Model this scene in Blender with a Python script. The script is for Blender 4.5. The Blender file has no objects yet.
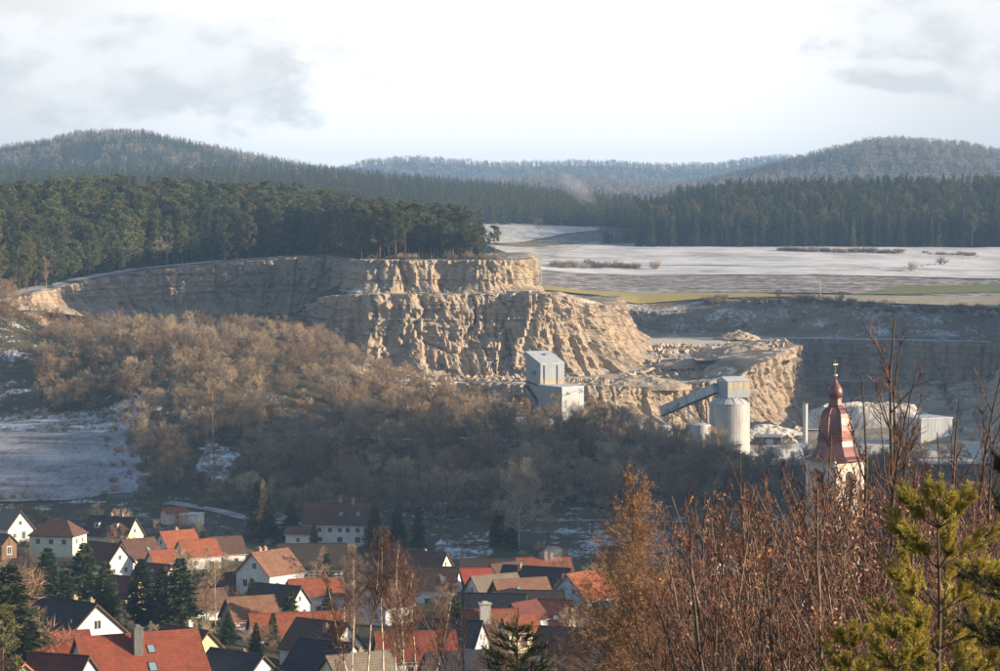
import bpy, bmesh, math, random
import numpy as np
from mathutils import Vector, Matrix
R = math.radians
random.seed(7)
RNG = np.random.default_rng(11)
SC = bpy.context.scene
COL = SC.collection

# ------------------------------------------------------------------ camera, sky, sun, exposure
F = 2857.0                      # focal length in pixels of the 1000 px wide photograph
CAMZ = 100.0
PITCH = math.atan((335.5 - 205.0) / F)
cam_data = bpy.data.cameras.new('camera')
cam_data.sensor_width = 36.0
cam_data.lens = 36.0 * F / 1000.0
cam_data.clip_start = 0.5
cam_data.clip_end = 60000.0
cam = bpy.data.objects.new('camera', cam_data)
cam.location = (0, 0, CAMZ)
cam.rotation_euler = (math.pi / 2 - PITCH, 0, 0)
COL.objects.link(cam)
SC.camera = cam

SUN_EL, SUN_AZ = 13.5, 8.0     # elevation; angle from +X towards the camera side
sun_dir = Vector((math.cos(R(SUN_EL)) * math.cos(R(SUN_AZ)), -math.cos(R(SUN_EL)) * math.sin(R(SUN_AZ)), math.sin(R(SUN_EL))))
sd = bpy.data.lights.new('sun', 'SUN')
sd.energy = 5.0
sd.angle = R(0.5)
sd.color = (1.0, 0.80, 0.57)
sun = bpy.data.objects.new('sun', sd)
sun.rotation_euler = sun_dir.to_track_quat('Z', 'Y').to_euler()
sun.location = (300, -100, 400)
COL.objects.link(sun)

world = bpy.data.worlds.new("World")
SC.world = world
world.use_nodes = True
nt = world.node_tree
nt.nodes.clear()
N = nt.nodes.new
out = N('ShaderNodeOutputWorld')
bg = N('ShaderNodeBackground')
bg.inputs['Strength'].default_value = 0.093
sky = N('ShaderNodeTexSky')
sky.sky_type = 'NISHITA'
sky.sun_disc = False
sky.sun_elevation = R(SUN_EL)
sky.sun_rotation = R(90 + SUN_AZ)
sky.altitude = 500
sky.air_density = 1.0
sky.dust_density = 1.0
tc = N('ShaderNodeTexCoord')
sep = N('ShaderNodeSeparateXYZ')
nt.links.new(tc.outputs['Generated'], sep.inputs[0])
# thin white veil, dense at the horizon, thinner overhead
veil = N('ShaderNodeMapRange')
veil.inputs['From Min'].default_value = 0.075
veil.inputs['From Max'].default_value = 0.22
veil.inputs['To Min'].default_value = 0.95
veil.inputs['To Max'].default_value = 0.06
nt.links.new(sep.outputs['Z'], veil.inputs['Value'])
mp = N('ShaderNodeMapping')
mp.inputs['Scale'].default_value = (1.0, 1.0, 2.0)
mp.inputs['Location'].default_value = (0.49, 0.2, 0.0)
nt.links.new(tc.outputs['Generated'], mp.inputs['Vector'])
cn = N('ShaderNodeTexNoise')
cn.inputs['Scale'].default_value = 11.0
cn.inputs['Detail'].default_value = 9.0
cn.inputs['Roughness'].default_value = 0.62
nt.links.new(mp.outputs[0], cn.inputs['Vector'])
cr = N('ShaderNodeValToRGB')
e = cr.color_ramp.elements
e[0].position, e[0].color = 0.30, (4.2, 4.35, 4.6, 1)
e[1].position, e[1].color = 0.44, (6.8, 6.7, 6.6, 1)
nt.links.new(cn.outputs['Fac'], cr.inputs['Fac'])
# two cumulus banks low over the hills, billowing with a grey underside
def M(op, a, b=None, c=None):
    n = N('ShaderNodeMath'); n.operation = op
    for i, v in enumerate((a, b, c)):
        if v is None: continue
        if hasattr(v, 'is_linked'): nt.links.new(v, n.inputs[i])
        else: n.inputs[i].default_value = v
    return n.outputs[0]
ys = M('MAXIMUM', sep.outputs['Y'], 0.02)
cu, cv = M('DIVIDE', sep.outputs['X'], ys), M('DIVIDE', sep.outputs['Z'], ys)
cc = N('ShaderNodeCombineXYZ')
nt.links.new(M('MULTIPLY', cu, 34.0), cc.inputs[0]); nt.links.new(M('MULTIPLY', cv, 60.0), cc.inputs[1])
bn = N('ShaderNodeTexNoise'); bn.inputs['Scale'].default_value = 1.0; bn.inputs['Detail'].default_value = 8.0; bn.inputs['Roughness'].default_value = 0.58
nt.links.new(cc.outputs[0], bn.inputs['Vector'])
bp = N('ShaderNodeTexNoise'); bp.inputs['Scale'].default_value = 0.9; bp.inputs['Detail'].default_value = 4.0; bp.inputs['Roughness'].default_value = 0.5
bo = N('ShaderNodeMapping'); bo.inputs['Location'].default_value = (3.35, 1.2, 0)
nt.links.new(cc.outputs[0], bo.inputs[0]); nt.links.new(bo.outputs[0], bp.inputs['Vector'])
# thin overcast, a little thinner and greyer away from the bright middle
side = N('ShaderNodeMapRange'); side.interpolation_type = 'SMOOTHSTEP'
side.inputs['From Min'].default_value = 0.055; side.inputs['From Max'].default_value = 0.19
side.inputs['To Min'].default_value = 1.0; side.inputs['To Max'].default_value = 0.66
nt.links.new(M('ABSOLUTE', cu), side.inputs['Value'])
sc_ = N('ShaderNodeVectorMath'); sc_.operation = 'SCALE'
nt.links.new(cr.outputs[0], sc_.inputs[0]); nt.links.new(side.outputs[0], sc_.inputs['Scale'])
cloud_col = sc_.outputs[0]
for u0, v0, ru, rv in ((-0.12, 0.049, 0.075, 0.024), (-0.172, 0.055, 0.035, 0.014), (0.165, 0.062, 0.055, 0.024), (0.14, 0.045, 0.032, 0.007)):
    du = M('DIVIDE', M('SUBTRACT', cu, u0), ru); dv = M('DIVIDE', M('SUBTRACT', cv, v0), rv)
    dist = M('SQRT', M('ADD', M('MULTIPLY', du, du), M('MULTIPLY', dv, dv)))
    dens = M('SUBTRACT', M('ADD', M('MULTIPLY', bn.outputs['Fac'], 2.0), -0.04), dist)
    fac = N('ShaderNodeMapRange'); fac.interpolation_type = 'SMOOTHSTEP'
    fac.inputs['From Min'].default_value = -0.05; fac.inputs['From Max'].default_value = 0.32
    nt.links.new(dens, fac.inputs['Value'])
    # bright billow tops, grey below
    sh = N('ShaderNodeMapRange'); sh.interpolation_type = 'SMOOTHSTEP'
    sh.inputs['From Min'].default_value = -0.6; sh.inputs['From Max'].default_value = 0.45
    nt.links.new(M('ADD', M('MULTIPLY', dv, 0.75), M('MULTIPLY_ADD', bp.outputs['Fac'], 4.6, -2.2)), sh.inputs['Value'])
    cm_ = N('ShaderNodeMix'); cm_.data_type = 'RGBA'
    cm_.inputs['A'].default_value = (4.0, 4.06, 4.14, 1); cm_.inputs['B'].default_value = (5.3, 5.3, 5.3, 1)
    nt.links.new(sh.outputs[0], cm_.inputs['Factor'])
    c2_ = N('ShaderNodeMix'); c2_.data_type = 'RGBA'
    nt.links.new(M('MULTIPLY', fac.outputs[0], 0.92), c2_.inputs['Factor'])
    nt.links.new(cloud_col, c2_.inputs['A']); nt.links.new(cm_.outputs['Result'], c2_.inputs['B'])
    cloud_col = c2_.outputs['Result']
mx = N('ShaderNodeMix')
mx.data_type = 'RGBA'
nt.links.new(veil.outputs[0], mx.inputs['Factor'])
nt.links.new(sky.outputs[0], mx.inputs['A'])
nt.links.new(cloud_col, mx.inputs['B'])
nt.links.new(mx.outputs['Result'], bg.inputs['Color'])
nt.links.new(bg.outputs[0], out.inputs['Surface'])

SC.view_settings.view_transform = 'Standard'
SC.view_settings.look = 'None'
SC.view_settings.exposure = 1.12
SC.view_settings.gamma = 1.0
SC.view_settings.use_curve_mapping = False
SC.render.engine = 'CYCLES'
SC.cycles.use_denoising = True
SC.cycles.max_bounces = 6
SC.cycles.diffuse_bounces = 2
SC.cycles.glossy_bounces = 2
SC.cycles.volume_bounces = 0
SC.cycles.transparent_max_bounces = 8

# ------------------------------------------------------------------ helpers: points and noise
def at(px, row, Y):
    """world point seen at pixel (px, row) of the photograph at depth Y"""
    dx = (px - 500.0) / F
    dv = (335.5 - row) / F
    d = Vector((dx, math.cos(PITCH) + dv * math.sin(PITCH), -math.sin(PITCH) + dv * math.cos(PITCH)))
    t = Y / d.y
    return Vector((d.x * t, Y, CAMZ + d.z * t))

def zrow(row, Y):
    return at(500, row, Y).z

def _hash(ix, iy, iz, seed):
    h = (ix.astype(np.int64) * 374761393 + iy.astype(np.int64) * 668265263 + iz.astype(np.int64) * 2147483647 + seed * 974634777) & 0xFFFFFFFF
    h = ((h ^ (h >> 13)) * 1274126177) & 0xFFFFFFFF
    h = ((h ^ (h >> 16)) * 2246822519) & 0xFFFFFFFF
    return ((h ^ (h >> 15)) & 0xFFFFFF) / float(0xFFFFFF)

def vnoise(x, y, z=0.0, seed=0):
    x, y, z = np.broadcast_arrays(np.asarray(x, float), np.asarray(y, float), np.asarray(z, float))
    ix, iy, iz = np.floor(x), np.floor(y), np.floor(z)
    fx, fy, fz = x - ix, y - iy, z - iz
    fx, fy, fz = [f * f * (3 - 2 * f) for f in (fx, fy, fz)]
    def c(a, b, d):
        return _hash(ix + a, iy + b, iz + d, seed)
    x00 = c(0,0,0) * (1-fx) + c(1,0,0) * fx
    x10 = c(0,1,0) * (1-fx) + c(1,1,0) * fx
    x01 = c(0,0,1) * (1-fx) + c(1,0,1) * fx
    x11 = c(0,1,1) * (1-fx) + c(1,1,1) * fx
    return ((x00 * (1-fy) + x10 * fy) * (1-fz) + (x01 * (1-fy) + x11 * fy) * fz) * 2 - 1

def fbm(x, y, z=0.0, oct=4, seed=0, gain=0.5):
    t, a = 0.0, 1.0
    for o in range(oct):
        t = t + a * vnoise(np.asarray(x) * 2**o, np.asarray(y) * 2**o, np.asarray(z) * 2**o, seed + o)
        a *= gain
    return t

def sstep(a, b, x):
    t = np.clip((x - a) / (b - a), 0, 1)
    return t * t * (3 - 2 * t)

# ------------------------------------------------------------------ helpers: objects
def link(name, data, parent=None, loc=None, rotz=0.0):
    o = bpy.data.objects.new(name, data)
    COL.objects.link(o)
    if parent is not None:
        o.parent = parent
    if loc is not None:
        o.location = loc
    if rotz:
        o.rotation_euler = (0, 0, rotz)
    return o

def tag(o, label=None, cat=None, group=None, kind=None):
    if label: o['label'] = label
    if cat: o['category'] = cat
    if group: o['group'] = group
    if kind: o['kind'] = kind
    return o

def empty(name, label, cat, loc=(0, 0, 0), rotz=0.0, group=None):
    o = link(name, None, None, loc, rotz)
    o.empty_display_size = 0.5
    return tag(o, label, cat, group)

def mesh_np(name, v, f, mats, smooth=False, midx=None):
    """mesh from numpy vertices (n,3) and faces (m,3) or (m,4)"""
    v = np.asarray(v, np.float32)
    f = np.asarray(f, np.int32)
    me = bpy.data.meshes.new(name)
    k = f.shape[1]
    me.vertices.add(len(v)); me.vertices.foreach_set('co', v.ravel())
    me.loops.add(f.size); me.loops.foreach_set('vertex_index', f.ravel())
    me.polygons.add(len(f))
    me.polygons.foreach_set('loop_start', np.arange(0, f.size, k, dtype=np.int32))
    if midx is not None:
        me.polygons.foreach_set('material_index', np.asarray(midx, np.int32))
    me.polygons.foreach_set('use_smooth', np.full(len(f), smooth, bool))
    me.update(calc_edges=True)
    for m in (mats if isinstance(mats, (list, tuple)) else [mats]):
        me.materials.append(m)
    return me

class MB:
    """collects boxes, prisms, tubes; build() makes ONE mesh object"""
    def __init__(s):
        s.v, s.f, s.m = [], [], []
    def poly(s, pts, faces, mi=0):
        b = len(s.v)
        s.v += [tuple(p) for p in pts]
        s.f += [tuple(b + i for i in q) for q in faces]
        s.m += [mi] * len(faces)
    def box(s, c, d, rz=0.0, mi=0):
        ca, sa = math.cos(rz), math.sin(rz)
        p = []
        for z in (-.5, .5):
            for x, y in ((-.5, -.5), (.5, -.5), (.5, .5), (-.5, .5)):
                X, Y = x * d[0], y * d[1]
                p.append((c[0] + X * ca - Y * sa, c[1] + X * sa + Y * ca, c[2] + z * d[2]))
        s.poly(p, [(3, 2, 1, 0), (4, 5, 6, 7), (0, 1, 5, 4), (1, 2, 6, 5), (2, 3, 7, 6), (3, 0, 4, 7)], mi)
    def bar(s, a, b, w, h=None, mi=0, up=(0, 0, 1)):
        a, b = Vector(a), Vector(b)
        h = w if h is None else h
        d = (b - a).normalized()
        u = Vector(up)
        if abs(d.dot(u)) > .98: u = Vector((1, 0, 0))
        x = d.cross(u).normalized() * (w / 2)
        y = x.cross(d).normalized() * (h / 2)
        p = [a - x - y, a + x - y, a + x + y, a - x + y, b - x - y, b + x - y, b + x + y, b - x + y]
        s.poly(p, [(3, 2, 1, 0), (4, 5, 6, 7), (0, 1, 5, 4), (1, 2, 6, 5), (2, 3, 7, 6), (3, 0, 4, 7)], mi)
    def tube(s, pts, rad, n=6, mi=0, cap=True):
        pts = [Vector(p) for p in pts]
        b = len(s.v)
        for i, p in enumerate(pts):
            d = (pts[min(i + 1, len(pts) - 1)] - pts[max(i - 1, 0)]).normalized()
            u = Vector((0, 0, 1)) if abs(d.z) < .9 else Vector((1, 0, 0))
            x = d.cross(u).normalized(); y = x.cross(d).normalized()
            r = rad[i] if hasattr(rad, '__len__') else rad
            for k in range(n):
                a = 2 * math.pi * k / n
                s.v.append(tuple(p + x * (r * math.cos(a)) + y * (r * math.sin(a))))
        for i in range(len(pts) - 1):
            for k in range(n):
                q = b + i * n
                s.f.append((q + k, q + (k + 1) % n, q + n + (k + 1) % n, q + n + k)); s.m.append(mi)
        if cap:
            s.f.append(tuple(b + k for k in reversed(range(n)))); s.m.append(mi)
            s.f.append(tuple(b + (len(pts) - 1) * n + k for k in range(n))); s.m.append(mi)
    def lathe(s, prof, n=16, c=(0, 0, 0), rot=0.0, mi=0):
        b = len(s.v)
        for r, z in prof:
            for k in range(n):
                a = 2 * math.pi * k / n + rot
                s.v.append((c[0] + r * math.cos(a), c[1] + r * math.sin(a), c[2] + z))
        for i in range(len(prof) - 1):
            for k in range(n):
                q = b + i * n
                s.f.append((q + k, q + (k + 1) % n, q + n + (k + 1) % n, q + n + k)); s.m.append(mi)
        s.f.append(tuple(b + k for k in reversed(range(n)))); s.m.append(mi)
        s.f.append(tuple(b + (len(prof) - 1) * n + k for k in range(n))); s.m.append(mi)
    def mesh(s, name, mats, smooth=False):
        me = bpy.data.meshes.new(name)
        me.from_pydata(s.v, [], s.f)
        for m in (mats if isinstance(mats, (list, tuple)) else [mats]):
            me.materials.append(m)
        me.polygons.foreach_set('material_index', s.m)
        me.polygons.foreach_set('use_smooth', [smooth] * len(s.f))
        me.update()
        return me
    def build(s, name, mats, parent=None, loc=None, rotz=0.0, smooth=False):
        return link(name, s.mesh(name, mats, smooth), parent, loc, rotz)

# ------------------------------------------------------------------ helpers: materials
def base_mat(name, rough=0.8, spec=0.3, metal=0.0):
    m = bpy.data.materials.new(name)
    m.use_nodes = True
    b = m.node_tree.nodes['Principled BSDF']
    b.inputs['Roughness'].default_value = rough
    b.inputs['Specular IOR Level'].default_value = spec
    b.inputs['Metallic'].default_value = metal
    return m, m.node_tree, b

def node(nt, kind, **kw):
    n = nt.nodes.new(kind)
    for k, v in kw.items():
        if k in n.inputs: n.inputs[k].default_value = v
        else: setattr(n, k, v)
    return n

def noise(nt, scale, detail=4, rough=0.6, vec=None, obj=True, stretch=None):
    n = node(nt, 'ShaderNodeTexNoise', Scale=scale, Detail=detail, Roughness=rough)
    if vec is None:
        t = nt.nodes.new('ShaderNodeTexCoord')
        vec = t.outputs['Object']
    if stretch:
        mpn = nt.nodes.new('ShaderNodeMapping')
        mpn.inputs['Scale'].default_value = stretch
        nt.links.new(vec, mpn.inputs[0]); vec = mpn.outputs[0]
    nt.links.new(vec, n.inputs['Vector'])
    return n.outputs['Fac']

def ramp(nt, fac, stops):
    r = nt.nodes.new('ShaderNodeValToRGB')
    el = r.color_ramp.elements
    while len(el) < len(stops): el.new(0.5)
    for x, (p, c) in zip(el, stops):
        x.position = p; x.color = (*c, 1)
    nt.links.new(fac, r.inputs['Fac'])
    return r.outputs['Color']

def mixc(nt, fac, a, b, mode='MIX'):
    m = nt.nodes.new('ShaderNodeMix'); m.data_type = 'RGBA'; m.blend_type = mode
    for s, v in (('Factor', fac), ('A', a), ('B', b)):
        i = [k for k in m.inputs if k.name == s and k.type == ('VALUE' if s == 'Factor' else 'RGBA')][0]
        if hasattr(v, 'is_linked'): nt.links.new(v, i)
        else: i.default_value = v if s == 'Factor' else (*v, 1)
    return [o for o in m.outputs if o.type == 'RGBA'][0]

def bump(nt, b, h, strength=0.5, dist=0.1):
    n = node(nt, 'ShaderNodeBump', Strength=strength, Distance=dist)
    nt.links.new(h, n.inputs['Height'])
    nt.links.new(n.outputs[0], b.inputs['Normal'])

def mat_noise(name, c1, c2, scale=1.0, rough=0.85, detail=5, lo=0.35, hi=0.65, spec=0.2, metal=0.0, stretch=None, bmp=0.0, rand=0.0, c3=None, transl=0.0):
    m, nt, b = base_mat(name, rough, spec, metal)
    f = noise(nt, scale, detail, stretch=stretch)
    stops = [(lo, c1), (hi, c2)]
    if c3: stops = [(lo, c1), ((lo + hi) / 2, c2), (hi, c3)]
    col = ramp(nt, f, stops)
    if rand:
        oi = nt.nodes.new('ShaderNodeObjectInfo')
        mr = node(nt, 'ShaderNodeMapRange'); mr.inputs['To Min'].default_value = 1 - rand; mr.inputs['To Max'].default_value = 1 + rand
        nt.links.new(oi.outputs['Random'], mr.inputs['Value'])
        hs = nt.nodes.new('ShaderNodeHueSaturation')
        nt.links.new(mr.outputs[0], hs.inputs['Value'])
        mh = node(nt, 'ShaderNodeMapRange'); mh.inputs['To Min'].default_value = 0.5 - rand * 0.025; mh.inputs['To Max'].default_value = 0.5 + rand * 0.025
        ml = node(nt, 'ShaderNodeMath', operation='FRACT'); mm = node(nt, 'ShaderNodeMath', operation='MULTIPLY'); mm.inputs[1].default_value = 17.3
        nt.links.new(oi.outputs['Random'], mm.inputs[0]); nt.links.new(mm.outputs[0], ml.inputs[0]); nt.links.new(ml.outputs[0], mh.inputs['Value'])
        nt.links.new(mh.outputs[0], hs.inputs['Hue'])
        nt.links.new(col, hs.inputs['Color']); col = hs.outputs[0]
    nt.links.new(col, b.inputs['Base Color'])
    if bmp: bump(nt, b, f, bmp, 0.2)
    if transl:
        tr = nt.nodes.new('ShaderNodeBsdfTranslucent'); nt.links.new(col, tr.inputs['Color'])
        ms = nt.nodes.new('ShaderNodeMixShader'); ms.inputs[0].default_value = transl
        o = nt.nodes['Material Output']
        nt.links.new(b.outputs[0], ms.inputs[1]); nt.links.new(tr.outputs[0], ms.inputs[2]); nt.links.new(ms.outputs[0], o.inputs['Surface'])
    return m
# ------------------------------------------------------------------ the land: heights
NEAR = [(-600, 150), (0, 98.2), (30, 93.3), (430, 24.5), (480, 20), (540, 15.5), (575, 12.6), (650, 9.5), (716, 5.5), (800, 4.4)]
NEARL = [(-600, 150), (0, 98.2), (30, 93.3), (430, 25.5), (480, 23), (540, 18), (620, 11.5), (690, 9.6), (745, 8.6), (800, 6)]
LOW = {
 -600: [(900, 8), (1000, 20), (1100, 34), (1200, 60), (1300, 70), (1500, 76), (2150, 90)],
 0:   [(870, 5), (900, 6.8), (1080, 18.5), (1100, 20), (1150, 36), (1200, 52), (1250, 58), (1300, 60), (1600, 74), (2150, 84)],
 60:  [(870, 4.8), (900, 6.6), (1078, 18.8), (1100, 22), (1150, 35), (1200, 43), (1300, 44)],
 100: [(870, 4.6), (900, 6.5), (1000, 14), (1075, 19), (1100, 24), (1150, 36), (1200, 41), (1300, 42)],
 150: [(870, 4.5), (900, 6), (950, 10.5), (1000, 15), (1050, 22), (1100, 33), (1150, 41), (1300, 41)],
 220: [(870, 4), (900, 6), (950, 12), (1000, 17), (1050, 25), (1100, 35), (1150, 41), (1300, 41)],
 300: [(870, 4), (900, 6), (950, 11), (1000, 15), (1050, 20), (1062, 20.5), (1100, 30), (1150, 38), (1220, 39), (1300, 40)],
 400: [(870, 4), (900, 5), (950, 9), (1000, 13), (1050, 15), (1068, 15), (1100, 19), (1150, 24), (1300, 25)],
 500: [(870, 4), (900, 5), (950, 9), (1000, 13), (1050, 14.5), (1100, 15.5), (1150, 14), (1300, 13)],
 600: [(870, 4), (900, 4.6), (950, 8), (1000, 11), (1050, 13), (1100, 13.5), (1150, 12.5), (1300, 12)],
 685: [(870, 3.6), (900, 4), (950, 7), (1000, 9), (1050, 9.5), (1086, 9), (1102, 4), (1150, 3.5), (1300, 3)],
 740: [(870, 3.5), (950, 4), (1050, 4.5), (1100, 3.5), (1300, 2), (1450, -3)],
 985: [(870, 3.5), (1150, 3), (1220, 8), (1300, 15), (1400, 14), (1480, 2)],
 1022: [(870, 4), (1100, 6), (1200, 13), (1300, 30), (1480, 30), (1560, 40)],
 1052: [(870, 5), (1050, 8), (1200, 22), (1240, 36), (1290, 48), (1440, 56), (1490, 104), (1550, 106), (1566, 62), (1600, 46)],  # unseen rise, heightened to cast shade on the rear pit wall
 1600: [(870, 10), (1150, 30), (1300, 70), (1500, 72), (1600, 50)],
}
for k in LOW: LOW[k] = (NEARL if k < 230 else NEAR) + LOW[k]
MIDZ = {  # the quarry's middle floor
 360: [(1200, 26), (1300, 26)], 500: [(1190, 25), (1300, 26)],
 600: [(1200, 24), (1260, 25), (1560, 30)],
 640: [(1235, 22), (1262, 24.4), (1300, 27), (1350, 29), (1400, 30.5), (1430, 31), (1560, 31)],
 700: [(1235, 22), (1262, 24), (1300, 27.5), (1350, 29), (1400, 30.5), (1500, 31)],
 740: [(1240, 24), (1270, 28), (1300, 31), (1350, 31), (1500, 31)],
 790: [(1260, 33), (1300, 34.5), (1400, 32), (1500, 31)],
}
PLAT = {  # the plateau behind the pit
 450: [(1300, 76), (1600, 75), (1900, 76), (2000, 77), (2150, 81)],
 540: [(1300, 57), (1500, 52), (1600, 52), (1700, 56), (1800, 61), (1900, 66.5), (2000, 72), (2150, 80)],
 596: [(1300, 55), (1500, 50), (1600, 49), (1650, 51), (1700, 53.5), (1800, 59), (1900, 65), (2000, 71), (2150, 78)],
 640: [(1500, 27), (1567, 27.2), (1602, 47.5), (1650, 50), (1700, 52.4), (1800, 58), (1900, 64), (2000, 70), (2150, 76)],
 800: [(1500, 27), (1539, 27.2), (1577, 46.5), (1600, 47.5), (1700, 52), (1800, 58), (1900, 64), (2000, 70), (2150, 76)],
 1000: [(1480, 26), (1512, 26.2), (1555, 41.8), (1600, 43.5), (1700, 49), (1800, 55), (1900, 62.5), (2000, 70), (2150, 76)],
 1600: [(1430, 26), (1560, 40), (1700, 52), (2000, 72), (2150, 78)],
}
TIER_UP = [(-600, 1100, 66, 50), (-150, 1190, 58, 54), (20, 1262, 59.3, 57), (80, 1326, 63.8, 50), (150, 1366, 68.9, 46), (230, 1400, 72, 45.5), (290, 1408, 74.2, 45.5),
           (336, 1396, 74.6, 46), (349, 1340, 75, 56), (356, 1274, 75.6, 60.5), (400, 1268, 75.5, 61), (440, 1276, 75.3, 61), (490, 1270, 75.6, 61), (521, 1284, 75.4, 60),
           (529, 1320, 75, 57), (532, 1420, 74, 54), (531, 1560, 74, 52)]
TIER_MID = [(20, 1258, 56, 50), (60, 1280, 47, 40), (100, 1305, 45.8, 36), (200, 1345, 45.5, 34), (275, 1355, 45.5, 33), (308, 1315, 51, 32), (330, 1266, 60, 28), (360, 1250, 61, 26),
            (420, 1246, 61.2, 25.5), (480, 1256, 61, 25), (540, 1252, 61, 25), (568, 1262, 60, 25), (582, 1272, 56.5, 25), (607, 1294, 54.5, 25), (616, 1330, 54.3, 27), (619, 1420, 54, 30), (615, 1570, 50, 30)]
TIER_LOW = [(350, 1225, 31, 26), (372, 1206, 27, 17), (400, 1196, 25.8, 13), (450, 1199, 25.6, 12), (520, 1190, 25.2, 11), (560, 1192, 24.5, 11), (600, 1199, 24, 11), (650, 1212, 22.5, 6), (690, 1232, 22.5, 4),
            (735, 1236, 25, 2), (765, 1252, 32, 1), (785, 1280, 34.6, 0), (794, 1320, 34, -1), (796, 1400, 31.5, -3), (780, 1480, 31, -3), (740, 1530, 30, 0)]
REAR_WALL = [(600, 1572, 30, 9), (640, 1547, 28.6, 8), (700, 1535, 28.3, 8), (800, 1518, 28.6, 8), (900, 1505, 28.3, 8), (1000, 1492, 27.6, 8), (1030, 1484, 30, 14)]
REAR_FOOT = [(640, 1520, 9, -3), (700, 1508, 8.6, -4), (800, 1492, 8.2, -4), (900, 1480, 8.4, -4), (1000, 1468, 8.2, -3), (1060, 1458, 9, 0), (1200, 1440, 12, 4)]

def _table(tab, px, Y):
    cols = sorted(tab)
    zs = np.stack([np.interp(Y, [p[0] for p in tab[c]], [p[1] for p in tab[c]]) for c in cols])
    ix = np.clip(np.searchsorted(cols, px) - 1, 0, len(cols) - 2)
    c0 = np.array(cols)[ix]; c1 = np.array(cols)[ix + 1]
    w = np.clip((px - c0) / (c1 - c0), 0, 1)
    w = w * w * (3 - 2 * w) * .5 + w * .5
    flat = np.arange(px.size).reshape(px.shape)
    zf = zs.reshape(len(cols), -1)
    return zf[ix, flat] * (1 - w) + zf[ix + 1, flat] * w

def _inside(poly, px, Y):
    r = np.zeros(px.shape, bool)
    n = len(poly)
    for i in range(n):
        x0, y0 = poly[i]; x1, y1 = poly[(i + 1) % n]
        if y0 == y1: continue
        c = ((y0 > Y) != (y1 > Y)) & (px < (x1 - x0) * (Y - y0) / (y1 - y0) + x0)
        r ^= c
    return r

def _shift(line, dy, dright=0):
    """a rim moved dy metres back, its right flank dright pixels to the left"""
    o = []
    for i, p in enumerate(line):
        d = 0
        if i and line[i][1] - line[i - 1][1] > 22 and line[i][0] > 480: d = dright
        o.append((p[0] - d, p[1] + dy))
    return o
P_UP = _shift(TIER_UP, 12, 6) + [(505, 1700), (470, 2100), (-600, 2100)]
P_UP[0] = (-600, 1160)
P_MID = _shift(TIER_MID, 12, 6) + [(560, 1700), (-100, 1700), (-100, 1300)]
P_LOW = _shift(TIER_LOW, 10, 6) + [(620, 1575), (330, 1500), (330, 1260)]
RIDGES = [  # (Y, reach towards the camera, reach behind, tree height, silhouette with trees)
 (2270, 275, 320, 24, [(560, 236), (632, 222), (640, 210), (680, 193), (740, 185), (900, 182), (1000, 181), (1400, 178)]),
 (2800, 650, 500, 24, [(-600, 165), (0, 168), (200, 168), (300, 170), (400, 178), (450, 182), (500, 186), (560, 192), (620, 199), (650, 204), (700, 215)]),
 (4400, 1300, 700, 22, [(-700, 185), (-200, 160), (0, 148), (40, 142), (75, 133), (105, 131), (140, 131), (190, 141), (250, 152), (330, 163), (400, 173), (500, 184), (600, 197), (650, 207)]),
 (4800, 1200, 600, 20, [(560, 197), (640, 192), (700, 182), (760, 169), (800, 158), (840, 147), (870, 139), (905, 137), (960, 142), (1000, 150), (1100, 160), (1500, 180)]),
 (5300, 900, 600, 20, [(300, 205), (380, 192), (480, 180), (540, 177), (600, 179), (660, 183), (720, 178), (780, 185), (900, 200)]),
 (8300, 1700, 900, 18, [(-800, 178), (200, 176), (340, 168), (365, 162), (410, 159), (450, 161), (500, 163), (600, 163), (660, 165), (720, 164), (750, 159), (780, 157), (800, 158), (860, 164), (1400, 172)]),
]
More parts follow.
